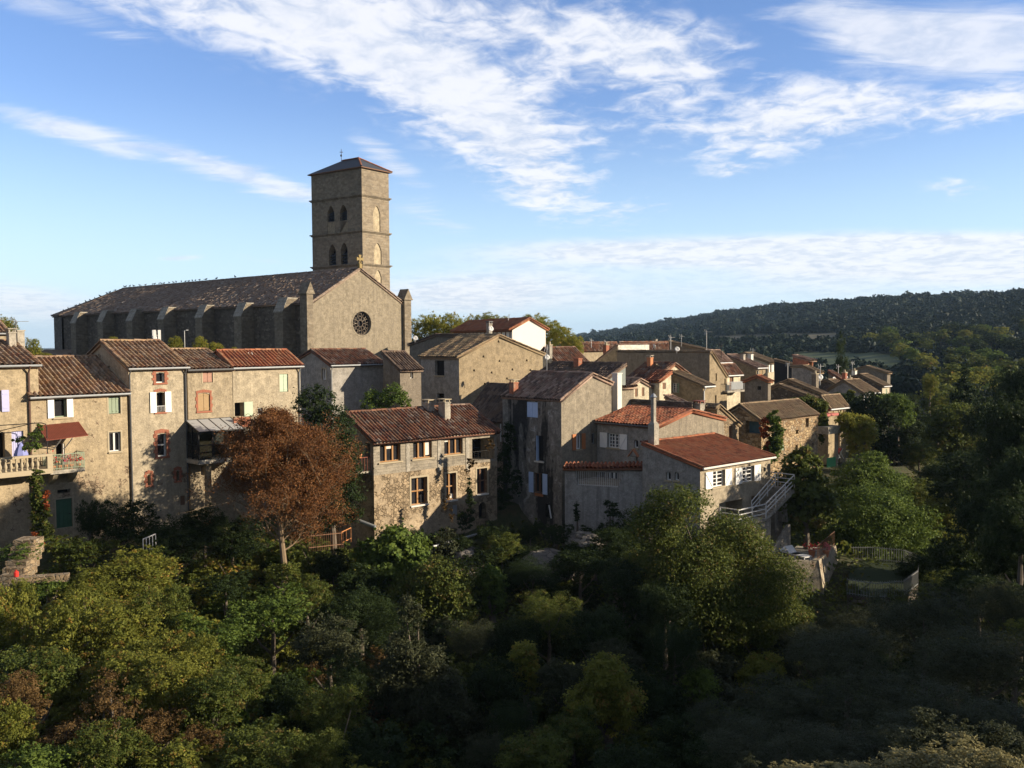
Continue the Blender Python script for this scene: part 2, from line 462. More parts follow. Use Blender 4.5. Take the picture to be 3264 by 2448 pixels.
def stained():
    """render blackened by seeping water, with paler patches where it has scaled off"""
    m, T, b, o = newmat('blackened peeling render'); co = objco(T)
    run = T.noise(T.mapping(co, (0.75, 0.75, 0.11)), 1.0, 6, 0.62, 0.5); mid = T.noise(co, 1.5, 6, 0.68, 0.6); fine = T.noise(co, 7, 5, 0.75); big = T.noise(co, 0.45, 4, 0.6)
    c = T.mix(T.smooth(mid, 0.38, 0.62), (0.17, 0.15, 0.12), (0.33, 0.295, 0.245))
    c = T.mix(T.math('MULTIPLY', T.smooth(fine, 0.45, 0.65), 0.5), c, (0.12, 0.105, 0.09))
    c = T.mix(T.math('MULTIPLY', T.smooth(T.math('ADD', T.math('MULTIPLY', mid, 0.6), T.math('MULTIPLY', big, 0.4)), 0.54, 0.60), 0.8), c, (0.46, 0.43, 0.38))
    k = T.smooth(T.math('ADD', run, T.math('MULTIPLY', T.math('SUBTRACT', mid, 0.5), 0.45)), 0.50, 0.60)
    c = T.mix(T.math('MULTIPLY', k, 0.93), c, (0.020, 0.019, 0.017))
    T.l.new(c, b.inputs['Base Color']); b.inputs['Roughness'].default_value = 0.95
    bump(T, b, T.math('ADD', mid, T.math('MULTIPLY', fine, 0.6)), 0.1, 0.9)
    return m
P_STAIN = stained()
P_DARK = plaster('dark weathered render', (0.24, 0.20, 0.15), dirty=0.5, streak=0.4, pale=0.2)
P_GRIME = plaster('streaked gable render', (0.305, 0.26, 0.19), dirt=(0.11, 0.095, 0.075), dirty=0.35, streak=0.6, pale=0.25)
P_TERR = plaster('terrace wall render', (0.40, 0.375, 0.335), dirt=(0.08, 0.075, 0.07), dirty=0.3, streak=0.5, pale=0.3)
S_RUB = rubble('rubble stone', (0.34, 0.25, 0.15), (0.17, 0.115, 0.065))
S_GOLD = rubble('golden rubble stone', (0.50, 0.37, 0.21), (0.20, 0.115, 0.055), 3.0, (0.16, 0.11, 0.06), 0.06, 0.2)
S_DARK = rubble('dark rubble stone', (0.16, 0.13, 0.10), (0.09, 0.07, 0.055), 3.4, (0.12, 0.10, 0.08))
S_MIX = plaster('rubble with render', (0.43, 0.335, 0.22), dirty=.25, streak=.15, pale=.3, stone=0.72, scol=(0.30, 0.225, 0.14))
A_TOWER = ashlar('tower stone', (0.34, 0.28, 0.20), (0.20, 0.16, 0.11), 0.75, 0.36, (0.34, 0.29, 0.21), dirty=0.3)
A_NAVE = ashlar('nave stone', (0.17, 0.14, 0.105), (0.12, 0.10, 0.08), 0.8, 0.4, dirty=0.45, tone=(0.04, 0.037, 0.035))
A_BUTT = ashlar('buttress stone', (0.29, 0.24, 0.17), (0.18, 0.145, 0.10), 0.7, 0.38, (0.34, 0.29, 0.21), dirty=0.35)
T_OLD = tiles('old canal tiles', [(0.33, 0.185, 0.105), (0.40, 0.27, 0.16), (0.21, 0.125, 0.08), (0.43, 0.32, 0.22), (0.29, 0.14, 0.075), (0.14, 0.095, 0.07), (0.45, 0.35, 0.25)])
T_RED = tiles('red canal tiles', [(0.36, 0.12, 0.06), (0.42, 0.17, 0.08), (0.28, 0.09, 0.05), (0.38, 0.20, 0.11), (0.22, 0.085, 0.05), (0.45, 0.20, 0.10)], 0.15)
T_BROWN = tiles('brown weathered tiles', [(0.17, 0.075, 0.045), (0.26, 0.12, 0.065), (0.10, 0.055, 0.04), (0.27, 0.17, 0.11), (0.20, 0.07, 0.038), (0.07, 0.045, 0.038), (0.34, 0.26, 0.20)], 0.2, (0.22, 0.16, 0.10))
T_NEW = tiles('new orange tiles', [(0.30, 0.095, 0.045), (0.35, 0.13, 0.065), (0.24, 0.075, 0.04), (0.33, 0.16, 0.09), (0.19, 0.065, 0.04)], 0.08, dark=0.2)
T_CRIM = tiles('dark red flat tiles', [(0.34, 0.115, 0.055), (0.40, 0.15, 0.07), (0.27, 0.09, 0.048), (0.38, 0.18, 0.09), (0.18, 0.07, 0.042)], 0.08, dark=0.2)
T_LICH = tiles('lichen covered tiles', [(0.27, 0.19, 0.11), (0.33, 0.24, 0.14), (0.20, 0.14, 0.085), (0.30, 0.20, 0.12), (0.16, 0.11, 0.075)], 0.5, (0.28, 0.23, 0.14))
T_NAVE = tiles('nave roof tiles', [(0.27, 0.195, 0.145), (0.33, 0.25, 0.185), (0.19, 0.135, 0.105), (0.37, 0.29, 0.225), (0.22, 0.15, 0.11), (0.42, 0.37, 0.32)], 0.35, (0.20, 0.15, 0.10))
T_BLACK = tiles('blackened tiles', [(0.14, 0.09, 0.06), (0.22, 0.15, 0.10), (0.08, 0.055, 0.045), (0.26, 0.19, 0.14), (0.06, 0.045, 0.04)], 0.3, (0.05, 0.045, 0.04))
T_PINK = tiles('pale pink tiles', [(0.34, 0.22, 0.16), (0.42, 0.31, 0.24), (0.24, 0.13, 0.09), (0.13, 0.085, 0.065), (0.38, 0.26, 0.18), (0.08, 0.06, 0.05)], 0.35, (0.12, 0.095, 0.07))
SLATE = simple('slate', (0.055, 0.06, 0.07), 0.55, 0.3, 6)
GLASS = glassmat()
VOID = simple('dark interior', (0.016, 0.014, 0.013), 0.9, 0.4, 2)
WHITE = simple('white paint', (0.80, 0.78, 0.73), 0.5, 0.05, 4)
WOOD = simple('varnished wood', (0.33, 0.17, 0.06), 0.5, 0.25, 6)
WOODD = simple('brown wood', (0.17, 0.09, 0.05), 0.7, 0.3, 6)
TANSH = simple('tan wood shutter', (0.33, 0.22, 0.11), 0.7, 0.2, 6)
PINKSH = simple('dull pink shutter', (0.36, 0.20, 0.14), 0.7, 0.2, 6)
GREENSH = simple('pale green shutter', (0.42, 0.50, 0.36), 0.6, 0.1, 5)
SAGE = simple('sage green paint', (0.24, 0.29, 0.20), 0.6, 0.15, 5)
DGREEN = simple('dark green door paint', (0.06, 0.13, 0.075), 0.5, 0.3, 3)
BLUESH = simple('blue grey shutter', (0.46, 0.58, 0.78), 0.6, 0.15, 5)
LILAC = simple('lilac shutter', (0.42, 0.42, 0.62), 0.6, 0.1, 5)
ORANGE = simple('orange brown paint', (0.42, 0.16, 0.06), 0.6, 0.15, 5)
RUST = simple('rust red sheet metal', (0.21, 0.06, 0.035), 0.6, 0.3, 4)
BRICK = ashlar('red brick', (0.50, 0.17, 0.085), (0.40, 0.125, 0.065), 0.24, 0.09, (0.42, 0.30, 0.22), 0.1)
BRICKQ = simple('brick quoins', (0.30, 0.115, 0.068), 0.85, 0.25, 5)
ZINC = simple('zinc', (0.30, 0.31, 0.31), 0.45, 0.2, 3, 0.3)
ZINCD = simple('dark zinc', (0.10, 0.10, 0.10), 0.5, 0.2, 3, 0.2)
BROWNP = simple('brown pipe', (0.12, 0.07, 0.05), 0.5, 0.2, 3)
BLACKM = simple('black metal', (0.02, 0.019, 0.018), 0.45, 0.3, 4, 0.2)
WHITEM = simple('white metal', (0.62, 0.61, 0.58), 0.45, 0.08, 4)
GREYM = simple('grey metal', (0.33, 0.33, 0.32), 0.45, 0.15, 4, 0.4)
CONC = plaster('concrete', (0.40, 0.36, 0.29), dirty=0.3, streak=0.4, pale=0.2)
SILL = simple('stone sill', (0.38, 0.315, 0.21), 0.85, 0.15, 4)
LIME = simple('lime wash', (0.66, 0.62, 0.54), 0.85, 0.1, 4)
TERRA = simple('terracotta', (0.50, 0.20, 0.09), 0.8, 0.15, 5)
GOLD = simple('yellow lichened stone cross', (0.27, 0.20, 0.085), 0.8, 0.25, 5)
BARK = simple('grey bark', (0.13, 0.105, 0.08), 0.9, 0.35, 6)
PALEBARK = simple('pale bark', (0.20, 0.145, 0.09), 0.9, 0.3, 6)
BLOCK = ashlar('concrete blocks', (0.33, 0.285, 0.215), (0.29, 0.25, 0.19), 0.5, 0.2, (0.27, 0.24, 0.19), 0.2, (0.15, 0.13, 0.10))
RED = simple('red plastic', (0.6, 0.04, 0.03), 0.4, 0.1, 4)
DISHM = simple('pale grey dish enamel', (0.55, 0.54, 0.52), 0.4, 0.1, 3)

# ------------------------------------------------------------------ ground
EDGE = [(-120, -20), (-80, 10), (-45, 37), (-31, 52), (-14, 69), (-8, 64.5), (0, 71), (6, 71), (12, 67), (20, 71), (27, 79), (36, 84), (53, 116), (75, 170), (110, 260), (160, 420)]
EA = np.array(EDGE + [(160, 900), (-900, 900), (-900, -20)], float)
def edge_dist(x, y):
    """signed distance to the rim of the town rock, positive inside"""
    x = np.asarray(x, float); y = np.asarray(y, float)
    best = np.full(x.shape, 1e9); ins = np.zeros(x.shape, bool)
    n = len(EA)
    for i in range(n):
        (ax, ay), (bx, by) = EA[i], EA[(i + 1) % n]
        ex, ey = bx - ax, by - ay; L2 = ex * ex + ey * ey
        t = np.clip(((x - ax) * ex + (y - ay) * ey) / L2, 0, 1)
        best = np.minimum(best, np.hypot(x - ax - t * ex, y - ay - t * ey))
        c = ((ay > y) != (by > y)) & (x < (bx - ax) * (y - ay) / ((by - ay) if by != ay else 1e-9) + ax)
        ins ^= c
    return np.where(ins, best, -best)
RIDGE_R = np.array([-0.3, 0.03, 0.075, 0.15, 0.224, 0.298, 0.397, 0.554, 0.8, 1.3])
RIDGE_Y = np.array([3500, 2900, 2300, 1800, 1500, 1300, 1080, 880, 720, 600.])
RIDGE_P = [None, None, (1855, 1072), (2070, 1040), (2290, 1007), (2510, 985), (2800, 967), (3264, 941), None, None]
RIDGE_Z = np.array([-14., -10] + [at(p[0], p[1], y).z - 3 for p, y in zip(RIDGE_P, RIDGE_Y) if p] + [52., 60.])
def ground(x, y):
    x = np.asarray(x, float); y = np.asarray(y, float)
    d = edge_dist(x, y)
    town = -12.6 + 6.0 * sm(3, 60, d)
    out = -3.2 * sm(0.5, -2.5, d) - 2.2 * sm(-2.5, -17, d) + 14.0 * sm(-42, -64, d)
    g = 1 - sm(95, 190, y)
    out = out * g + (1 - g) * (-3 * sm(0, -30, d))
    z = town + out
    # bank added out of view to carry the trees that shade the gorge
    bx = sm(20, 40, x) * sm(46, 20, y) * sm(-90, -60, y)
    z = np.maximum(z, -22 + bx * 19.5)
    z = z + 0.5 * np.sin(x * 0.31 + 1.3) * np.cos(y * 0.27) * sm(2, -6, d) * g
    r = x / np.maximum(y, 1.0)
    Yr = np.interp(r, RIDGE_R, RIDGE_Y); zr = np.interp(r, RIDGE_R, RIDGE_Z)
    s = y / Yr
    hill = -14 + (zr + 14) * (0.30 * sm(0.16, 0.52, s) + 0.70 * sm(0.42, 1.0, s)) - np.maximum(s - 1.03, 0) * 60
    hill = np.maximum(hill, -30)
    w = sm(0.10, 0.30, s) * sm(130, 230, y)
    return z * (1 - w) + hill * w
def gz(x, y): return float(ground(np.array([x]), np.array([y]))[0])

def build_ground():
    n = 300
    t = np.linspace(-1, 1, n)
    gx = 20 + np.sinh(t * 5.2) / math.sinh(5.2) * 5200
    ty = np.linspace(-0.55, 1, n)
    gy = 45 + np.sinh(ty * 5.2) / math.sinh(5.2) * 9000
    X, Y = np.meshgrid(gx, gy)
    Z = ground(X, Y)
    v = np.stack([X.ravel(), Y.ravel(), Z.ravel()], 1)
    i, j = np.meshgrid(np.arange(n - 1), np.arange(n - 1))
    a = (j * n + i).ravel()
    f = np.stack([a, a + 1, a + n + 1, a + n], 1)
    me = bpy.data.meshes.new('ground'); me.from_pydata(v.tolist(), [], f.tolist()); me.shade_smooth()
    m, T, b, o = newmat('earth and grass')
    co = objco(T)
    n1 = T.noise(co, 0.09, 6, 0.6); n2 = T.noise(co, 0.9, 6, 0.7); n3 = T.noise(co, 0.012, 4, 0.6)
    c = T.mix(T.smooth(n2, 0.35, 0.65), (0.035, 0.045, 0.016), (0.085, 0.07, 0.035))
    c = T.mix(T.smooth(n1, 0.45, 0.65), c, (0.05, 0.068, 0.02))
    c = T.mix(T.smooth(n3, 0.5, 0.6), c, (0.045, 0.05, 0.022))
    T.l.new(c, b.inputs['Base Color']); b.inputs['Roughness'].default_value = 1.0
    bump(T, b, n2, 0.3, 0.8)
    me.materials.append(m)
    structure(link('ground', me))
build_ground()

def ray_ground(px, py, y0=40, y1=3000):
    r = ray(px, py); Y = y0
    while Y < y1:
        p = r * (Y / r.y)
        if p.z < gz(p.x, p.y): return p
        Y *= 1.01
    return r * (y1 / r.y)


# ------------------------------------------------------------------ roofs of canal tiles
class TM:
    def __init__(s): s.v = []; s.f = []; s.uv = []; s.n = 0
    def add(s, v, f, uv):
        s.v.append(np.asarray(v, float)); s.f.append(np.asarray(f, int) + s.n); s.uv.append(np.asarray(uv, float)); s.n += len(v)
    def slab(s, e0, e1, r0, r1, pitch=0.28, row=0.40, amp=0.075, lift=0.03, seed=0, thick=0.12, ns=9, jit=0.008):
        e0, e1, r0, r1 = [np.array(p, float) for p in (e0, e1, r0, r1)]
        nc = max(2, int(round(max(np.linalg.norm(e1 - e0), np.linalg.norm(r1 - r0)) / pitch)))
        nr = max(2, int(round(max(np.linalg.norm(r0 - e0), np.linalg.norm(r1 - e1)) / row)))
        nrm = np.cross(e1 - e0, r0 - e0) if np.linalg.norm(r0 - e0) > 1e-6 else np.cross(e1 - e0, r1 - e1)
        nrm /= np.linalg.norm(nrm)
        if nrm[2] < 0: nrm = -nrm
        rng = np.random.default_rng(seed + nc * 31 + nr)
        a = np.linspace(0, nc, nc * ns + 1)
        xx = np.abs((a % 1.0) - 0.5) / 0.37
        prof = np.where(xx < 1, amp * (2.1 * np.sqrt(np.clip(1 - xx ** 2, 0, 1)) - 1), -amp * 1.15)
        colid = np.clip(a.astype(int), 0, nc - 1)
        u = a / nc
        m = len(a)
        sag = rng.normal(0, 1, 5)
        V = []; Fc = []; UV = []
        base = 0
        i = np.arange(m - 1)
        jitc = rng.normal(0, jit, (nr + 1, nc))
        for k in range(nr):
            t0, t1 = k / nr, (k + 1) / nr
            for tt, lf, kk in ((t0 - 0.15 / nr, lift, k), (t1, 0.0, k)):
                p = (e0[None] * (1 - tt) + r0[None] * tt) * (1 - u[:, None]) + (e1[None] * (1 - tt) + r1[None] * tt) * u[:, None]
                wob = 0.02 * np.sin(u * 9 + sag[0]) + 0.015 * np.sin(u * 23 + tt * 7 + sag[1])
                V.append(p + nrm[None] * (prof + lf + wob + jitc[kk, colid])[:, None])
            Fc.append(np.stack([base + i, base + i + 1, base + m + i + 1, base + m + i], 1))
            UV.append(np.stack([colid[:-1] + 0.5, np.full(m - 1, k + 0.5)], 1))
            base += 2 * m
        s.add(np.concatenate(V), np.concatenate(Fc), np.concatenate(UV))
        # bed below the tiles
        lo = -amp * 1.15 - 0.03
        q = [e0, e1, r1, r0]
        vv = [p + nrm * lo for p in q] + [p + nrm * (lo - thick) for p in q]
        s.add(vv, [(3, 2, 1, 0), (4, 5, 6, 7), (0, 1, 5, 4), (1, 2, 6, 5), (2, 3, 7, 6), (3, 0, 4, 7)], [(900.5, j + .5) for j in range(6)])
    def cap(s, p, q, rad=0.12, seg=0.42, n=7, seed=0, squash=0.8):
        p, q = Vector(p), Vector(q); L = (q - p).length
        k = max(1, int(L / seg)); d = (q - p).normalized()
        a = d.cross(Vector((0, 0, 1)))
        if a.length < 1e-3: return
        a.normalize(); b = a.cross(d)
        rnd = random.Random(seed)
        for i in range(k):
            c0 = p + d * (L * i / k - 0.03); c1 = p + d * (L * (i + 1) / k)
            r0, r1 = rad * 1.08, rad * 0.92
            off = Vector((0, 0, rnd.uniform(-.015, .015)))
            vs = []
            for c, r in ((c0, r0), (c1, r1)):
                for j in range(n):
                    t = math.pi * (-0.08 + 1.16 * j / (n - 1))
                    vs.append(c + off + a * math.cos(t) * r + b * math.sin(t) * r * squash)
            fs = [(j, j + 1, n + j + 1, n + j) for j in range(n - 1)]
            s.add([tuple(x) for x in vs], fs, [(1200.5 + i + seed * 7, 3.5)] * (n - 1))
    def build(s, name, m, parent=None):
        v = np.concatenate(s.v); f = np.concatenate(s.f); uv = np.concatenate(s.uv)
        me = bpy.data.meshes.new(name)
        me.vertices.add(len(v)); me.vertices.foreach_set('co', v.ravel())
        me.loops.add(f.size); me.loops.foreach_set('vertex_index', f.ravel().astype(np.int32))
        me.polygons.add(len(f)); me.polygons.foreach_set('loop_start', np.arange(0, f.size, 4, dtype=np.int32))
        me.polygons.foreach_set('loop_total', np.full(len(f), 4, dtype=np.int32))
        lay = me.uv_layers.new(name='UVMap')
        lay.data.foreach_set('uv', np.repeat(uv, 4, 0).ravel())
        me.materials.append(m); me.update(); me.validate()
        return link(name, me, parent)


# ------------------------------------------------------------------ walls with real openings
def panel(mb, outer, holes, fn):
    """outer: 2-d outline; holes: (outline, reveal depth); fn(s, z, depth) -> local point"""
    loops = [[Vector((p[0], p[1], 0)) for p in outer]] + [[Vector((p[0], p[1], 0)) for p in h] for h, _ in holes]
    tris = tessellate_polygon(loops)
    flat = [p for lp in loops for p in lp]
    mb.add([fn(p.x, p.y, 0.0) for p in flat], [tuple(t) for t in tris])
    for h, dep in holes:
        n = len(h)
        mb.add([fn(p[0], p[1], 0.0) for p in h] + [fn(p[0], p[1], dep) for p in h],
               [(i, (i + 1) % n, n + (i + 1) % n, n + i) for i in range(n)])
def rect(s0, s1, z0, z1): return [(s0, z0), (s1, z0), (s1, z1), (s0, z1)]
def archp(s0, s1, z0, z1, kind='round', n=7):
    c = (s0 + s1) / 2; r = (s1 - s0) / 2
    pts = [(s0, z0), (s1, z0)]
    if kind == 'round':
        zs = z1 - r
        for i in range(n + 1):
            t = math.pi * i / n
            pts.append((c + r * math.cos(t), zs + r * math.sin(t)))
    elif kind == 'point':
        hgt = r * 1.45; zs = z1 - hgt
        for i in range(n + 1):
            t = i / n
            pts.append((s1 - r * t, zs + hgt * math.sin(t * math.pi / 2) ** 0.9))
        for i in range(1, n + 1):
            t = 1 - i / n
            pts.append((s0 + r * t, zs + hgt * math.sin(t * math.pi / 2) ** 0.9))
    else:                                                   # low segment arch
        hgt = r * 0.28; zs = z1 - hgt
        for i in range(n + 1):
            t = 1 - 2 * i / n
            pts.append((c + r * t, zs + hgt * (1 - t * t)))
    return pts

class House:
    def part(s, mb, name, m, parent=None, smooth=False):
        return mb.build(name, m, parent or s.root, smooth)
    def loc(s, x, y, z): return Vector((x, y, z - s.base))
    def world(s, x, y, z):
        p = s.C + s.u * x + s.v * y
        return Vector((p.x, p.y, z))
    def onR(s, px, py, off=0.0):
        """sight line to the front wall plane (or a plane off metres behind it) -> local x, local z"""
        a, z = hit(px, py, s.C + s.v * off, s.u); return a, z - s.base
    def onL(s, px, py, off=0.0):
        a, z = hit(px, py, s.C + s.u * off, s.v); return a, z - s.base

def swapL(mb):
    mb.v = [(p[1], p[0], p[2]) for p in mb.v]; return mb

def make_window(H, wall, box, st):
    """frame, pane, sill, shutters and surround of one opening; returns the hole"""
    x0, y0, x1, y1 = box
    hitf = H.onL if wall == 'L' else H.onR
    xm, ym = (x0 + x1) / 2, (y0 + y1) / 2
    s0, s1 = sorted((hitf(x0, ym)[0], hitf(x1, ym)[0])); z1 = hitf(xm, y0)[1]; z0 = hitf(xm, y1)[1]
    fin = (lambda mb: swapL(mb)) if wall == 'L' else (lambda mb: mb)
    kind = st.get('k', 'glass'); arch = st.get('arch'); w = s1 - s0; h = z1 - z0
    dep = st.get('dep', 0.22)
    outl = archp(s0, s1, z0, z1, arch) if arch else rect(s0, s1, z0, z1)
    P = H.part
    fc = st.get('fc', WHITE)
    if kind == 'glass':
        mb = MB(); b = st.get('b', 0.065)
        d0, d1 = dep - 0.08, dep + 0.02
        mb.box(s0, s0 + b, d0, d1, z0, z1); mb.box(s1 - b, s1, d0, d1, z0, z1)
        mb.box(s0 + b, s1 - b, d0, d1, z0, z0 + b); mb.box(s0 + b, s1 - b, d0, d1, z1 - b, z1)
        nx, nz = st.get('mull', (2, 1))
        for i in range(1, nx):
            c = s0 + w * i / nx; k = b * (0.8 if st.get('bars') is None or i * 2 == nx else 0.35)
            mb.box(c - k, c + k, d0 + .01, d1 - .005, z0 + b, z1 - b)
        for i in range(1, nz):
            c = z0 + h * i / nz; k = b * 0.35 if st.get('bars') else b * 0.6
            mb.box(s0 + b, s1 - b, d0 + .014, d1 - .008, c - k, c + k)
        fr = P(fin(mb), 'window', fc)
        P(fin(MB().box(s0 - .03, s1 + .03, dep + 0.03, dep + 0.06, z0 - .03, z1 + .03)), 'pane', GLASS, fr)
        if st.get('curt'):
            q = st['curt']
            P(fin(MB().box(s0 + w * q[0], s0 + w * q[1], dep - .03, dep - .015 + .04, z0 + h * q[2], z0 + h * q[3])), 'curtain', LIME, fr)
    elif kind == 'void':
        dep = st.get('dep', 0.55)
        fr = P(fin(MB().box(s0 - .05, s1 + .05, dep, dep + 0.05, z0 - .05, z1 + .05)), st.get('nm', 'opening'), st.get('vm', VOID))
        if st.get('jamb'):
            mb = MB(); mb.box(s1 - .07, s1 - .005, 0.06, 0.3, z0 + .01, z1 - .01)
            P(fin(mb), 'door_frame' if st.get('nm') == 'door' else 'window_frame', fc)
    elif kind == 'shut':
        mb = MB(); n = st.get('n', 2); g = 0.012
        dd = st.get('dep2', 0.05)
        for i in range(n):
            a0 = s0 + w * i / n + g; a1 = s0 + w * (i + 1) / n - g
            mb.box(a0, a1, dd, dd + .04, z0 + .02, z1 - .02)
            for q in (0.14, 0.86):
                mb.box(a0 + .02, a1 - .02, dd - .018, dd - .001, z0 + h * q - .03, z0 + h * q + .03)
        sh = P(fin(mb), 'shutter', st['sc'])
        dep = dd + .045
        P(fin(MB().box(s0 - .02, s1 + .02, dep + .01, dep + .04, z0 - .02, z1 + .02)), 'shutter_backing', VOID, sh)
        dep += 0.005
    elif kind == 'door':
        mb = MB(); dd = 0.12
        mb.box(s0, s1, dd, dd + .05, z0, z1)
        for i in range(1, st.get('n', 3)):
            c = s0 + w * i / st.get('n', 3); mb.box(c - .015, c + .015, dd - .015, dd - .001, z0 + .05, z1 - .05)
        dr = P(fin(mb), 'door', st['sc'])
        P(fin(MB().box(s0 + w * .82, s0 + w * .9, dd - .06, dd - .002, z0 + h * .45, z0 + h * .45 + .05)), 'handle', BLACKM, dr)
        dep = 0.125
    if 'osh' in st:                                         # open shutters against the wall
        sc = st['osh']; sw = st.get('shw', 0.5) * w
        sides = st.get('sides', (-1, 1))
        for sd in sides:
            a0 = s0 - sw - .01 if sd < 0 else s1 + .01
            tilt = st.get('tilt', 0.0)
            mb = MB()
            o = len(mb.v)
            mb.box(a0, a0 + sw, -0.075, -0.035, z0 - .03, z1 + .02)
            if st.get('zed'):
                q0 = (a0 + .05, -0.092, z0 + .08) if sd < 0 else (a0 + sw - .05, -0.092, z0 + .08)
                q1 = (a0 + sw - .05, -0.092, z1 - .12) if sd < 0 else (a0 + .05, -0.092, z1 - .12)
                if sd < 0: q0, q1 = (a0 + .05, -0.092, z1 - .12), (a0 + sw - .05, -0.092, z0 + .08)
                else: q0, q1 = (a0 + .05, -0.092, z0 + .08), (a0 + sw - .05, -0.092, z1 - .12)
                mb.bar(q0, q1, 0.03, 0.05)
            else:
                mb.box(a0 + .05, a0 + sw - .05, -0.09, -0.076, z0 + h * .14, z0 + h * .19); mb.box(a0 + .05, a0 + sw - .05, -0.09, -0.076, z0 + h * .8, z0 + h * .85)
            P(fin(mb), 'shutter', sc)
            if st.get('zed'):
                mb = MB(); mb.bar(q0, q1, 0.012, 0.02); mb.v = [(p[0], p[1] - .012, p[2]) for p in mb.v]
    if st.get('sill'):
        e = st.get('se', 0.08)
        P(fin(MB().box(s0 - e, s1 + e, -0.10, dep - .085 if kind == 'glass' else min(dep, .1) - .003, z0 - .10, z0 + .006)), 'sill', st['sill'])
    if st.get('sur'):
        b = st.get('sb', 0.17); mb = MB()
        if st.get('quoin'):
            nq = max(4, int(h / 0.22))
            for i in range(nq):
                q = b * (1.35 if i % 2 else 0.85)
                za, zb = z0 + h * i / nq + .004, z0 + h * (i + 1) / nq - .004
                mb.box(s0 - q, s0 - .003, -0.035, 0.10, za, zb); mb.box(s1 + .003, s1 + q, -0.035, 0.10, za, zb)
            nl = max(5, int((w + 2 * b) / .11))
            for i in range(nl):
                a0 = s0 - b + (w + 2 * b) * i / nl
                k = 1 - abs(2 * (i + .5) / nl - 1)
                mb.box(a0 + .004, a0 + (w + 2 * b) / nl - .004, -0.038, 0.10, z1 + .003 + .05 * k, z1 + .003 + b * 1.1 + 0.10 * k)
            mb.box(s0 - b, s1 + b, -0.07, 0.10, z0 - .12, z0 - .004)
        else:
            mb.box(s0 - b, s0 - .003, -0.02, 0.08, z0 - b * .6, z1 + b); mb.box(s1 + .003, s1 + b, -0.02, 0.08, z0 - b * .6, z1 + b)
            mb.box(s0 - .003, s1 + .003, -0.02, 0.08, z1 + .003, z1 + b)
        P(fin(mb), 'window_surround', st['sur'])
    if st.get('rail'):
        mb = MB(); zr = z0 + (h * st.get('rh', 0.28))
        mb.bar((s0, -0.03, zr), (s1, -0.03, zr), .03)
        if not st.get('norods'):
            for i in range(6):
                c = s0 + w * (i + .5) / 6; mb.bar((c, -0.03, z0 + .03), (c, -0.03, zr), .015)
        P(fin(mb), 'guard_rail', st['rail'])
    return outl, dep + (0.0 if kind != 'glass' else 0.03)

